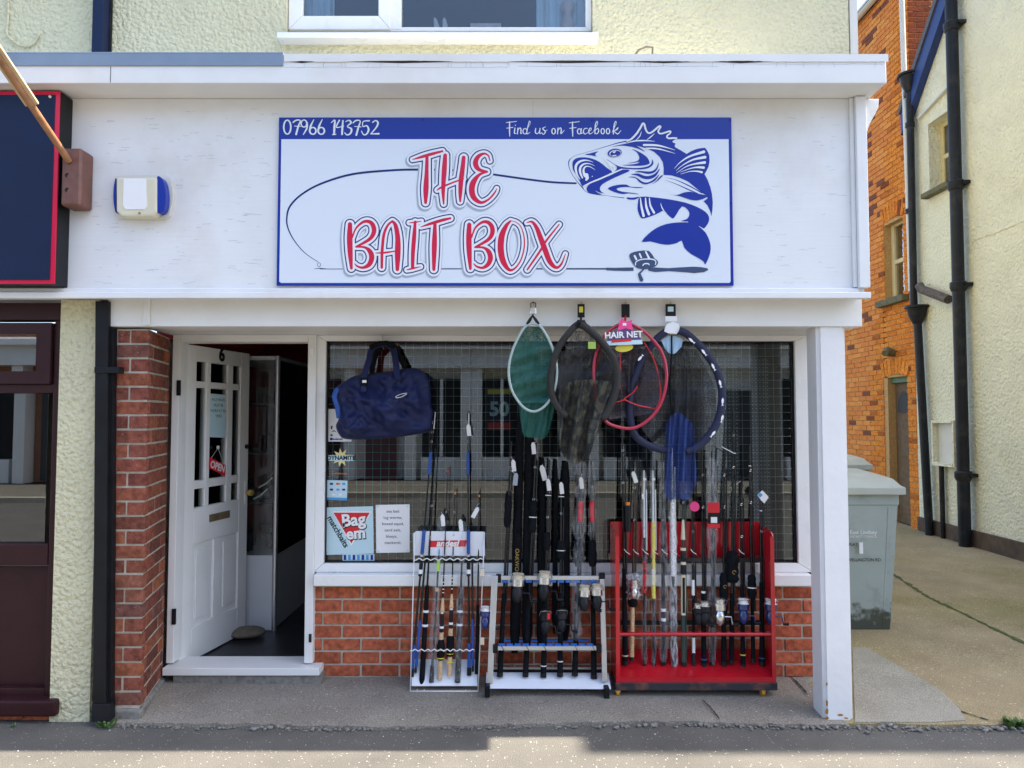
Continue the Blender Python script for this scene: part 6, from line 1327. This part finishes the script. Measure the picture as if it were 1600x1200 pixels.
# ================================================================== RODS
class Rod:
    def __init__(s, name, label, pb_, pt_, Yb, Yt, group):
        s.a = P(*pb_, Yb); s.b = P(*pt_, Yt); s.d = (s.b - s.a); s.py0, s.py1 = pb_[1], pt_[1]
        s.t = thing(name, label, 'fishing rod' if 'rod' in name else name.split('_')[-1], s.a, group)
    def tt(s, py):
        # fraction along the rod for a photo row
        lo, hi = 0.0, 1.0
        for _ in range(30):
            m = (lo + hi) / 2; p = s.a + s.d * m; dz = p.z - H; v = (dz * cP - p.y * sP) / (p.y * cP + dz * sP); y = 600 - v * F
            if y > py: lo = m
            else: hi = m
        return lo
    def at(s, py, off=0): return s.a + s.d * s.tt(py) + Vector((0, off, 0))
    def seg(s, name, py0, py1, r0, r1, m, off=0, seg=10, dx=0):
        a, b = s.at(py0, off), s.at(py1, off); e = Vector((dx, 0, 0)); return obj(name, T([a + e, b + e], [r0, r1], seg=seg), m, s.t, smooth=True)
    def guides(s, pys, r=.006):
        for py in pys:
            c = s.at(py, -.006); obj('guide', T([c + Vector((r * math.cos(t * .785), -.004, r * math.sin(t * .785))) for t in range(8)], .0011, seg=5, closed=True), M['silver'], s.t)
    def band(s, py, r, m, name='band', h=.006): c = s.at(py); d = s.d.normalized(); obj(name, T([c - d * h, c + d * h], r, seg=10), m, s.t)
    def film(s, py0, py1, r, m=None, name='clear_sleeve', sd=0):
        n = 22; q = []; rd = []; rn = random.Random(sd + int(s.a.x * 1000))
        for i in range(n + 1):
            c = s.at(py0 + (py1 - py0) * i / n); q.append(c + Vector((rn.gauss(0, .0025), rn.gauss(0, .002), 0))); rd.append(r * rn.uniform(.75, 1.2) * (.55 if i in (0, n) else 1))
        return obj(name, T(q, rd, seg=9, cap=False), m or M['film'], s.t, smooth='all')
    def ptag(s, py, dx=0, dy=-.022, w=.012, h=.034, m='card', rt=.1):
        c = s.at(py) + Vector((dx, dy, 0)); top = s.at(py - 14) + Vector((0, -.008, 0))
        pts = [(-w, -h), (w, -h), (w, h * .6), (w * .4, h), (-w * .4, h), (-w, h * .6)]
        o = obj('price_tag', prism(bmesh.new(), [c + Vector((x * math.cos(rt) - z * math.sin(rt), 0, x * math.sin(rt) + z * math.cos(rt))) for x, z in pts], Vector((0, .001, 0))), M[m], s.t)
        obj('tag_string', T([c + Vector((0, 0, h * .8)), top], .0011, seg=4), M['card'], s.t); return o
    def wrap(s, py0, py1, r, m=None, sd=1, name='cloth_wrap'):
        n = 8; rn = random.Random(sd); q = [s.at(py0 + (py1 - py0) * i / n) for i in range(n + 1)]; rd = [r * rn.uniform(.86, 1.12) for _ in q]; rd[0] *= .8; rd[-1] *= .8
        return obj(name, T(q, rd, seg=12), m or M['cloth'], s.t, smooth=True)
    def reel(s, py, col, side=1, size=1.0, spool=None, dx=0, handle=True, front=.045, rotor=None):
        c = s.at(py) + Vector((dx, -front, 0)); k = size; u = s.d.normalized()
        body = obj('reel', T([c - u * .058 * k, c - u * .045 * k, c - u * .015 * k, c + u * .004 * k], [.008 * k, .019 * k, .024 * k, .017 * k], seg=14), col, s.t, smooth=True)
        obj('rotor', T([c + u * .004 * k, c + u * .010 * k, c + u * .036 * k], [.018 * k, .027 * k, .027 * k], seg=16), rotor or col, body, smooth=True)
        obj('spool', T([c + u * .0362 * k, c + u * .039 * k, c + u * .041 * k, c + u * .056 * k, c + u * .058 * k, c + u * .062 * k], [.027 * k, .027 * k, .0225 * k, .0225 * k, .026 * k, .02 * k], seg=16), spool or M['silver'], body, smooth=True)
        obj('bail', T([c + u * .03 * k + Vector((-.031 * k, 0, 0)), c + u * .055 * k + Vector((-.026 * k, -.02 * k, 0)), c + u * .062 * k + Vector((0, -.031 * k, 0)), c + u * .055 * k + Vector((.026 * k, -.02 * k, 0)), c + u * .03 * k + Vector((.031 * k, 0, 0))], .0018 * k, seg=6), M['silver'], body, smooth=True)
        obj('foot', T([c - u * .005 * k, c + Vector((0, front * .6, 0)) + u * .015 * k, c + Vector((0, front, 0)) + u * .02 * k], .006 * k, seg=8), col, body)
        if handle:
            e = c - u * .02 * k + Vector((side * .022 * k, 0, 0)); f = e + Vector((side * .028 * k, -.004, 0)); g = f + Vector((side * .006 * k, 0, -.034 * k))
            obj('crank', T([e, f, g], .0032 * k, seg=7), col if col is not M['silver'] else M['silver'], body); obj('knob', T([g, g + Vector((side * .024 * k, 0, 0))], [.0065 * k, .008 * k], seg=9), M['black'], body, smooth=True)
        return body
YR = 4.165
# --- white wire rack
G1 = 'rods in the white wire rack'
wr = thing('white_wire_rack', 'narrow white wire rod rack with printed header board, leftmost of three', 'rod rack', P(698, 1080, 4.03))
YA, YB2 = 4.03, 4.12
def wline(name, pts, r, m, par): return obj(name, T(pts, r, seg=7), m, par, smooth='all')
ww = M['upvc']
wline('side_wire', [P(641, 1080, YA), P(646, 905, YB2 - .02), P(648, 832, YB2)], .0035, ww, wr); wline('side_wire', [P(747, 1080, YA), P(754, 905, YB2 - .02), P(757, 832, YB2)], .0035, ww, wr)
wline('bottom_wire', [P(641, 1080, YA), P(747, 1080, YA)], .0035, ww, wr); wline('bottom_wire', [P(642, 1073, YA + .08), P(747, 1073, YA + .08)], .0035, ww, wr)
for q in (651, 662, 727): wline('foot_wire', [P(q, 1080, YA), P(q + 3, 1073, YA + .09)], .0025, ww, wr)
for py, Y, n_ in ((874, YB2 - .035, 9), (1016, YA + .01, 10)): wline('wavy_rail', [P(646 + (108 if py < 900 else 100) * i / 40 - (5 if py > 900 else 0), py + 1.6 * math.sin(i / 40 * n_ * 6.28), Y) for i in range(41)], .0032, ww, wr)
obj('header_board', prism(bmesh.new(), [P(645, 834, YB2 + .004), P(650, 830, YB2 + .004), P(757, 831, YB2 + .004), P(758, 869, YB2 + .004), P(646, 868, YB2 + .004)], Vector((0, .012, 0))), M['whitebd'], wr, bevel=.002)
flatp('header_print', [(672, 845), (730, 844), (727, 854), (669, 855)], YB2 + .002, M['red'], wr); put_text('print', 'Leeda', P(700, 849.5, YB2 + .0008), XU, YN, .052, M['card'], wr, bold=.002, shear=.25) if False else put_text('print', 'andesl', P(699, 849.5, YB2 + .0008), XU, YN, .050, M['card'], wr, bold=.002, shear=.25)
obj('base_board', prism(bmesh.new(), [P(643, 1072, YA + .01), P(746, 1072, YA + .01), P(746, 1030, YA + .08), P(643, 1030, YA + .08)], Vector((0, .006, -.003))), M['whitebd'], wr, bevel=.002)
# connectors on the right wire
for py in (895, 1002): bm = bmesh.new(); pb(bm, 750, py - 6, 757, py + 6, YB2 - .04 if py < 950 else YA + .02, .012); obj('wire_clip', bm, M['silver'], wr, bevel=.002)
def pole_rod(label, b, t, dx):
    r = Rod('beach_rod', label, b, t, 4.06, YR, G1)
    r.seg('blank', b[1], t[1], .0075, .0032, M['carbon']); r.seg('butt_cap', b[1], b[1] - 12, .013, .012, M['black']); r.seg('lower_grip', b[1] - 12.5, b[1] - 50, .0105, .010, M['blueg']); r.seg('second_section', b[1] - 6, b[1] - 180, .0065, .006, M['carbon'], dx=.021); r.seg('blue_section', b[1] - 15, b[1] - 88, .0085, .0085, M['bluef'] if False else M['blueg'], dx=.0215)
    r.seg('upper_grip', 865, 828, .0105, .010, M['blueg']); r.band(868, .0115, M['silver']); r.band(893, .0125, M['card'], 'label_band', .012); r.seg('reel_seat', 900, 880, .0115, .0115, M['black']); r.seg('top_grip', 741, 706, .0095, .009, M['blueg']); r.guides((690, 675, 660), .006)
    r.seg('white_tip', t[1] + 30, t[1] + 4, .0035, .003, M['card'], dx=.006, off=-.004)
    return r
pole_rod('long black and blue rod at the left end of the white wire rack', (643, 1057), (679, 640), 0)
pole_rod('long black and blue rod right of centre in the white wire rack', (733, 1055), (731, 642), 0).ptag(672, .006)
r = Rod('carp_rod', 'black rod with a thick foam handle second from left in the white wire rack', (659, 1068), (680, 700), 4.06, YR, G1); r.seg('handle', 1068, 915, .0165, .0125, M['cloth']); r.seg('blank', 915, 700, .0065, .003, M['carbon']); r.band(977, .0175, M['card'], 'label_band'); r.band(955, .017, M['card'], 'label_band'); r.guides((840, 790))
r = Rod('wrapped_lure_rod', 'rod in a clear bag with yellow green print in the white wire rack', (674, 1066), (690, 800), 4.05, YR - .01, G1); r.seg('blank', 1066, 800, .0075, .004, M['carbon']); r.seg('lime_label', 892, 876, .0105, .0105, mat('lime', (.40, .72, .05), .4)); r.band(921, .011, M['cork'], 'cork_ring', .01); r.seg('blue_label', 866, 845, .0085, .008, M['sky']); r.film(1074, 806, .026); r.seg('butt', 1070, 1040, .014, .012, M['black']); r.ptag(812, .012)
for lab, b, t, up in (('left of two cork handled rods in the white wire rack', (687, 1062), (700, 730), 0), ('right of two cork handled rods in the white wire rack', (702, 1056), (711, 765), 3)):
    r = Rod('cork_rod', lab, b, t, 4.05, YR - .005, G1); r.seg('blank', 945 + up, t[1], .0052, .0018, M['carbon']); r.seg('cork_butt', b[1], b[1] - 30, .0135, .0125, M['cork']); r.wrap(b[1] - 31, b[1] - 62, .021, sd=int(b[0])); r.seg('cork_mid', b[1] - 63, b[1] - 74, .0125, .0125, M['cork']); r.seg('reel_seat', b[1] - 74.5, b[1] - 104, .011, .011, M['black']); r.band(b[1] - 82, .0122, M['card'], 'seat_ring'); r.band(b[1] - 105, .0122, M['silver'], 'seat_ring'); r.seg('cork_fore', b[1] - 107, b[1] - 128, .0128, .006, M['cork'])
    for k in range(4): r.band(b[1] - 136 - k * 5.5, .0062, M['card'], 'whipping', .002)
    for k in (32, 45): r.band(b[1] - k - (0 if up else 12) + 10, .0225, M['yellow'], 'yellow_tie', .0022)
    r.guides((900, 868, 835, 800), .005); r.band(t[1] + 6, .005, M['red'] if not up else M['orange'], 'tip_cap')
r = Rod('sleeved_rod', 'rod in a long clear sleeve beside the cork handled rods', (715, 1066), (724, 815), 4.05, YR - .01, G1); r.seg('handle', 1066, 920, .0165, .013, M['carbon']); r.seg('blank', 920, 815, .0065, .004, M['carbon']); r.band(976, .0175, M['card'], 'label_band'); r.band(955, .0172, M['card'], 'label_band'); r.film(1072, 806, .023); r.ptag(820, -.012)
r = Rod('reel_rod', 'black rod with a blue reel at the right end of the white wire rack', (745, 1053), (749, 768), 4.05, YR, G1); r.seg('handle', 1053, 945, .012, .009, M['cloth']); r.seg('blank', 945, 768, .0055, .0025, M['carbon']); r.reel(962, M['bluer'], 1, 1.05, M['card'], dx=.045); r.ptag(800, -.02, rt=-.5); r.guides((880, 840)); r.band(775, .005, M['orange'], 'tip_cap')

# --- aluminium rack with blue foam
G2 = 'rods and sleeves in the aluminium rack'
ar = thing('aluminium_rack', 'aluminium rod stand with blue foam rests and white base board, the middle rack', 'rod rack', P(857, 1088, 3.97))
YF, YK = 3.98, 4.15
obj('leg_tube', prism(bmesh.new(), [P(761, 1068, YF), P(770, 1068, YF), P(778, 900, YF + .06), P(768, 900, YF + .06)], Vector((0, .022, 0))), M['alu'], ar, bevel=.003); obj('leg_tube', prism(bmesh.new(), [P(941, 1066, YF), P(949, 1066, YF), P(945, 905, YF + .06), P(937, 905, YF + .06)], Vector((0, .022, 0))), M['alu'], ar, bevel=.003)
bm = bmesh.new(); pb(bm, 937, 896, 945.5, 905, YF + .058, .024); obj('leg_cap', bm, M['black'], ar, bevel=.003)
obj('base_board', prism(bmesh.new(), [P(760, 1052, YF + .085), P(951, 1053, YF + .085), P(955, 1077, YF - .025), P(759, 1076, YF - .025)], Vector((0, .012, .002))), M['whitebd'], ar, bevel=.002)
for a, b in ((757, 1073), (944, 1076)): bm = bmesh.new(); pb(bm, a, b - 1, a + 8.5, b + 17, YF - .04, .05); obj('rubber_foot', bm, M['black'], ar, bevel=.004)
for nm, py, Y, x0, x1 in (('top_rail', 903, YF + .075, 782, 936), ('front_rail', 1013, YF + .005, 777, 932)):
    bm = bmesh.new(); pb(bm, x0, py - 3, x1, py + 3.5, Y, .018); obj(nm, bm, M['alu'] if py > 950 else M['alu'], ar, bevel=.002)
    bm = bmesh.new(); n = 12
    for i in range(n):
        a = x0 + 2 + (x1 - x0 - 4) * i / n; b = x0 + 2 + (x1 - x0 - 4) * (i + .78) / n; pb(bm, a, py + (3.8 if py < 950 else -5.2), b, py + (7.5 if py < 950 else -3.6), Y + .004, .03)
    obj('foam_rest', bm, M['bluef'], ar, bevel=.002)
    for a in (x0 - 7, x1): bm = bmesh.new(); pb(bm, a, py - 5, a + 8, py + 8, Y - .004, .03); obj('end_block', bm, M['black'], ar, bevel=.004)
bm = bmesh.new(); pb(bm, 785, 1000, 920, 1003, YK - .03, .02); obj('rear_foam', bm, M['bluef'], ar); bm = bmesh.new(); pb(bm, 768, 1043, 945, 1046, YK - .03, .012); obj('rear_rail', bm, M['alu'], ar); bm = bmesh.new(); pb(bm, 768, 1047, 948, 1054, YK - .02, .012); obj('rear_board', bm, M['iron'], ar)
for q in (784, 823, 850, 899, 926): obj('elastic_tie', T([P(q - 1, 1008, YF + .001), P(q + 4, 1018, YF + .001)], .0016, seg=5), M['black'], ar)
def sleeve(label, b, t, r, Yb=4.12, Yt=4.185, gold=None, name='rod_sleeve', taper=.8):
    s = Rod(name, label, b, t, Yb, Yt, G2); n = 12; rn = random.Random(int(b[0]))
    q = [s.at(b[1] + (t[1] - b[1]) * i / n) for i in range(n + 1)]; rd = [r * (1 - (1 - taper) * i / n) * rn.uniform(.93, 1.07) * (.6 if i in (0, n) else 1) for i in range(n + 1)]
    s_ = obj('bag', T(q, rd, seg=12), M['cloth'], s.t, smooth=True)
    if gold: put_text('gold_lettering', gold[0], s.at(gold[1], -r - .003), s.d.normalized() * -1 if gold[2] else s.d.normalized(), Vector((0, -1, 0)), gold[3], M['gold'], s.t)
    return s
sleeve('black padded rod sleeve with gold lettering in the aluminium rack', (804, 1020), (813, 648), .030, gold=('OAKWOOD', 880, True, .032))
sleeve('tall plain black rod sleeve behind the second rod in the aluminium rack', (823, 1010), (828, 655), .032)
sleeve('shorter black rod sleeve with a price card in the middle of the aluminium rack', (845, 1015), (847, 716), .026).ptag(738, .006, -.035, .015, .045, rt=.25)
sleeve('wide black rod bag with rounded top in the aluminium rack', (882, 1000), (884, 722), .030)
sleeve('narrow black rod bag with rounded top beside the wide one in the aluminium rack', (867, 990), (868, 718), .017)
def rrod(label, b, t, wrap, reel=None, G=G2, blank='carbon', Yb=4.03, Yt=4.15, r0=.017, hb=130, ties=(), tagpy=None, name='carp_rod', tagdx=0):
    r = Rod(name, label, b, t, Yb, Yt, G); hy = b[1] - hb
    r.seg('handle', b[1], hy, r0, r0 * .72, M['cloth']); r.seg('butt_cap', b[1] + .5, b[1] - 6, r0 * 1.06, r0 * 1.06, M['black']); r.seg('blank', hy, t[1], .0085, .0048, M[blank]); r.seg('second_section', hy + 20, t[1] + 30, .0055, .0045, M[blank], dx=.014)
    if wrap: r.wrap(wrap[0], wrap[1], wrap[2], sd=int(b[0]))
    if reel: r.reel(*reel[:2], **reel[2])
    for p in ties: r.band(p, (wrap[2] * 1.04 if wrap and min(wrap[:2]) < p < max(wrap[:2]) else r0 * 1.04), M['card'], 'cable_tie', .0025)
    r.guides([t[1] + 40, t[1] + 90], .006)
    if tagpy: r.ptag(tagpy, tagdx)
    return r
sv = M['iron']; M['linespool'] = mat('line_spool', (.62, .55, .42), .4)
rrod('first rod from the left in the aluminium rack, big silver reel and black wrap', (781, 1057), (799, 690), (824, 774, .021), (916, sv, dict(dx=.075, size=1.35, spool=M['linespool'], rotor=M['silver'])), tagpy=727, tagdx=.02).ptag(748, .035, -.03, .013, .036, 'signgrey', -.1)
rrod('second rod from the left in the aluminium rack, big silver reel and tied black wrap', (821, 1057), (838, 690), (832, 782, .022), (913, sv, dict(dx=.08, size=1.35, spool=M['linespool'], rotor=M['silver'])), ties=(808,), tagpy=700, tagdx=-.015)
rrod('third rod from the left in the aluminium rack, low reel with a red tag', (849, 1058), (858, 718), (860, 832, .021), (968, M['iron'], dict(dx=.0, size=1.1, spool=M['iron'])), ties=(850, 774, 1040), tagpy=757)
bm = bmesh.new(); pb(bm, 855, 958, 860, 968, 3.95, .006); tag(obj('red_reel_tag', bm, M['red'], bevel=.002), 'small red plastic tag hanging from the low reel in the aluminium rack', 'tag')
rrod('fourth rod from the left in the aluminium rack, slim reel and white cable ties', (875, 1057), (877, 762), (874, 845, .024), (966, M['iron'], dict(dx=.004, size=1.05, spool=M['iron'])), ties=(860, 776, 1033), tagpy=753)
r = rrod('fifth rod in the aluminium rack, silver reel, partly in clear plastic with red card', (898, 1056), (909, 722), (885, 842, .022), (932, sv, dict(dx=.035, size=1.2, spool=M['linespool'], rotor=M['silver'])), ties=(870,), tagpy=754); r.film(1000, 716, .034, sd=3); r.seg('red_card', 815, 783, .014, .014, M['red'], off=-.01)
r = rrod('rightmost rod in the aluminium rack, silver reel and black wrap', (928, 1060), (924, 720), (885, 844, .023), (930, sv, dict(dx=.018, size=1.2, spool=M['linespool'], rotor=M['silver'])), ties=(869,)); r.film(840, 716, .022, sd=5); r.seg('red_card', 815, 783, .013, .013, M['red'], off=-.008)

# --- red rack
G3 = 'rods in the red rack'
rk = thing('red_rack', 'glossy red metal rod rack on castors, the rightmost rack', 'rod rack', P(1085, 1085, 4.0))
yf_, yb_ = 3.975, 4.185
zb_ = P(1085, 1066, yf_).z
XL_, XR_ = P(962, 960, yf_).x, P(1211, 960, yf_).x
ztf = P(962, 838, yf_).z; ztb = P(985, 815, yb_).z
for x, s in ((XL_, 1), (XR_, -1)):
    obj('side_panel', prism(bmesh.new(), [Vector((x, yf_, zb_)), Vector((x, yf_, ztf)), Vector((x, yf_ + .03, ztf + .02)), Vector((x, yb_ - .03, ztb - .02)), Vector((x, yb_, ztb)), Vector((x, yb_, zb_))], Vector((s * .006, 0, 0))), M['redm'], rk)
    obj('front_flange', B(x, x + s * .022, yf_ - .004, yf_ - .0005, zb_, ztf), M['redm'], rk)
xi0, xi1 = XL_ + .0065, XR_ - .0065
zk0, zk1 = P(1085, 868, yb_).z, ztb
bm = bmesh.new(); nfl = 14
for i in range(nfl): bx(bm, xi0 + (xi1 - xi0) * i / nfl + .0008, xi0 + (xi1 - xi0) * (i + 1) / nfl - .0008, yb_ - .004 - (.005 if i % 2 else 0), yb_ + .001, zk0, zk1)
obj('back_panel', bm, M['redm'], rk); obj('back_ledge', B(xi0, xi1, yb_ - .06, yb_ - .005, zk0 - .012, zk0 - .002), M['redm'], rk); obj('slotted_rest', B(xi0, xi1, yb_ - .075, yb_ - .0605, zk0 - .022, zk0 - .001), M['iron'], rk)
zff, zfb = P(1085, 1058, yf_).z, P(1085, 1014, yb_ - .002).z
obj('sloped_floor', prism(bmesh.new(), [Vector((xi0, yf_, zff)), Vector((xi1, yf_, zff)), Vector((xi1, yb_, zfb)), Vector((xi0, yb_, zfb))], Vector((0, 0, -.006))), M['redm'], rk); obj('front_lip', B(xi0, xi1, yf_ - .003, yf_ - .0005, zb_, zff), M['redm'], rk)
zr_ = P(1085, 992, yf_).z
obj('front_bar', T([Vector((xi0, yf_ + .01, zr_)), Vector((xi1, yf_ + .01, zr_))], .010, seg=12), M['redm'], rk, smooth=True); bm = bmesh.new()
for i in range(16): x = xi0 + (xi1 - xi0) * (i + .5) / 16; tube(bm, [Vector((x - .02, yf_ + .018, zr_ + .004)), Vector((x, yf_ + .034, zr_ + .004)), Vector((x + .02, yf_ + .018, zr_ + .004))], .005, seg=6)
obj('bar_loops', bm, M['redm'], rk)
obj('mid_back_bar', B(xi0, xi1, yb_ - .02, yb_ - .012, P(1085, 975, yb_).z, P(1085, 968, yb_).z), M['iron'], rk)
obj('base_frame', B(XL_ - .005, XR_ + .005, yf_ - .008, yb_ - .02, zb_ - .042, zb_ - .001), mat('chipped_black', (.02, .022, .03), .5, stain=(.22, .08, .05), sscale=9, samt=.8, var=.2), rk, bevel=.003)
for px in (965, 1191):
    q = P(px, 1080, yf_ + .02); ca_ = obj('castor', T([Vector((q.x - .009, yf_ + .02, .052)), Vector((q.x + .009, yf_ + .02, .052))], .024, seg=16), M['orange'] if False else mat('amber_wheel', (.62, .28, .02), .4), rk, smooth=True); obj('castor_fork', B(q.x - .014, q.x + .014, yf_ + .005, yf_ + .035, .052, zb_ - .0425), M['silver'], ca_)
for k in range(8):
    a = (978, 992, 1007, 1022, 1037, 1052, 1082, 1157)[k]; obj('cable_tie', T([P(a - 3, 858, yb_ - .085), P(a + 1, 863, yb_ - .095), P(a + 6, 866, yb_ - .09)], .002, seg=5), M['card'], rk)
def red(label, b, t, hb, r0=.0155, blank='carbon', Yb=4.06, Yt=4.165, **k): return rrod(label, b, t, k.pop('wrap', None), k.pop('reel', None), G=G3, blank=blank, Yb=Yb, Yt=Yt, r0=r0, hb=hb, **k)
r = red('first rod from the left in the red rack, thick black foam handle', (977, 1038), (972, 664), 150, .017); r.band(1024, .0185, M['creamp'], 'rubber_band', .003); r.seg('hang_card', 830, 789, .019, .019, M['black'], off=-.02, dx=.022); r.seg('orange_card_top', 789, 784, .013, .013, M['orange'], off=-.02, dx=.024)
r = red('second rod in the red rack with wooden handle and a bagged reel', (987, 1032), (992, 722), 90, .0125, 'brownb'); r.seg('wood_handle', 1033, 946, .0132, .012, M['cork']); r.wrap(948, 905, .028, sd=3); r.film(935, 895, .042, M['bubble'], 'plastic_bag', 2); r.reel(918, M['silver'], 1, .9, handle=False); r.ptag(745, -.004, rt=.3)
r = red('clear sleeved rod with red lettering in the red rack', (1007, 1040), (1006, 735), 200, .0095, 'whitebd' if False else 'alu'); r.film(1044, 728, .0175, sd=1); put_text('lettering', 'POWERCAST', r.at(900, -.022), r.d.normalized(), Vector((0, -1, 0)), .030, M['red'], r.t, bold=.001); r.ptag(748, 0, -.024, .009, .008); r.ptag(775, -.01, -.024, .006, .016)
r = red('clear sleeved rod with yellow section in the red rack', (1022, 1040), (1020, 735), 200, .0095, 'alu'); r.seg('yellow_section', 935, 815, .0112, .0105, M['yellow']); r.film(1043, 728, .0165, sd=2); put_text('lettering', 'POWER', r.at(900, -.0135), r.d.normalized(), Vector((0, -1, 0)), .026, M['card'], r.t, bold=.001); r.ptag(748, 0, -.024, .009, .008)
r = red('rod in a wide clear bag fifth from the left in the red rack', (1037, 1039), (1035, 722), 160, .0135); r.film(1042, 714, .025, sd=3); r.band(953, .0145, M['card'], 'label_band', .008); r.band(968, .0145, M['card'], 'label_band', .008)
r = red('white rod in bubble wrap sixth from the left in the red rack', (1053, 1042), (1050, 700), 150, .012, 'alu'); r.seg('white_section', 900, 785, .0125, .011, M['card']); r.film(1050, 785, .021, M['bubble'], 'bubble_wrap', 4)
r = red('dark green rod with cream lettered grip in the red rack', (1068, 1040), (1067, 745), 5, .0155, 'green', name='match_rod'); r.seg('green_handle', 1040, 905, .0150, .0130, M['green']); r.seg('cream_panel', 961, 898, .0142, .0138, M['creamp']); r.seg('black_panel', 957, 902, .0110, .0108, M['black'], off=-.0042); r.seg('grip', 897, 855, .0155, .014, M['iron']); r.band(880, .0160, M['creamp'], 'ring', .008); r.band(858, .0160, M['creamp'], 'ring', .008); r.seg('cream_taper', 843, 812, .0135, .007, M['creamp'])
r = red('slim rod with white handle section and black reel in the red rack', (1084, 1045), (1082, 790), 110, .0095); r.seg('white_section', 1020, 996, .0092, .009, M['card']); r.seg('white_upper', 930, 906, .009, .0085, M['card']); r.seg('grey_butt', 1046, 1022, .0125, .0115, M['iron']); r.reel(957, M['iron'], 1, 1.0, M['silver'], dx=.018); obj('pink_lure_box', T([r.at(772, -.05), r.at(772, -.035)], .028, seg=16), M['pink'], r.t)
r = red('tall black rod with blue ring on its butt in the red rack', (1100, 1042), (1097, 702), 120, .016); r.band(1030, .0172, M['blueg'], 'blue_ring', .003); r.band(925, .0125, M['card'], 'label_band'); r.reel(955, M['iron'], 1, 1.1, M['silver'], dx=-.005)
r = red('rod in crumpled clear wrap with a red card label in the red rack', (1113, 1039), (1112, 705), 110, .0125); r.film(1044, 716, .026, sd=6); r.film(860, 716, .034, sd=9); bm = bmesh.new(); c0 = r.at(803, -.04); bx(bm, c0.x - .034, c0.x + .034, c0.y, c0.y + .002, c0.z - .075, c0.z + .07); lc = obj('card_label', bm, M['red'], r.t); bm = bmesh.new(); bx(bm, c0.x - .034, c0.x + .034, c0.y - .0015, c0.y - .0005, c0.z - .05, c0.z + .012); obj('black_band', bm, M['black'], lc); bm = bmesh.new(); bx(bm, c0.x - .018, c0.x + .018, c0.y - .003, c0.y - .002, c0.z - .045, c0.z - .012); obj('barcode', bm, M['card'], lc); r.reel(953, M['silver'], 1, 1.25, M['silver'], dx=.03)
r = red('black bagged rod with round gold emblem in the red rack', (1131, 1040), (1131, 702), 110, .0165); r.wrap(960, 895, .025, sd=7); obj('emblem', T([r.at(915, -.026) + Vector((.009 * math.cos(k * .63), 0, .009 * math.sin(k * .63))) for k in range(9)], .0014, seg=5), M['gold'], r.t)
r = red('tallest black rod with a square pouch in the red rack', (1143, 1037), (1146, 640), 110, .0155, name='surf_rod'); r.wrap(910, 862, .036, sd=8, name='pouch'); obj('emblem', T([r.at(892, -.038) + Vector((.010 * math.cos(k * .63), 0, .010 * math.sin(k * .63))) for k in range(9)], .0015, seg=5), M['gold'], r.t); obj('tie', T([r.at(706, -.012) + Vector((-.07, 0, .03)), r.at(708, -.014), r.at(708, -.012) + Vector((.012, 0, .0))], .003, seg=5), M['card'], r.t)
r = red('slim black rod with blue reel and yellow ring in the red rack', (1161, 1043), (1157, 748), 130, .014); r.band(1023, .0155, M['yellow'], 'yellow_ring', .003); r.reel(952, M['bluer'], 1, 1.15, M['card'], dx=-.008); r.ptag(765, -.055, -.02, .005, .02)
r = red('tall black rod with gathered black cloth cover second from the right in the red rack', (1177, 1035), (1171, 695), 100, .0125, name='surf_rod'); r.wrap(935, 899, .024, sd=11); r.band(728, .0075, M['card'], 'tie', .003); r.band(918, .0255, M['card'], 'tie', .003)
r = red('rightmost rod in the red rack with blue reel and hanging price card', (1191, 1040), (1188, 740), 130, .016); r.band(1028, .0172, M['blueg'], 'blue_ring', .003); r.reel(953, M['bluer'], 1, 1.2, M['card'], dx=.036); c0 = r.at(776, -.03); obj('price_card', prism(bmesh.new(), [c0 + Vector(v) for v in ((-.03, 0, .012), (.0, 0, .04), (.038, 0, 0), (.01, 0, -.036))], Vector((0, .001, 0))), M['card'], r.t); obj('price_card_mark', prism(bmesh.new(), [c0 + Vector(v) for v in ((-.027, -.001, .012), (-.012, -.001, .027), (.002, -.001, .013), (-.012, -.001, -.001))], Vector((0, .0005, 0))), M['sky'], r.t); r.band(798, .0075, M['card'], 'tie', .003)
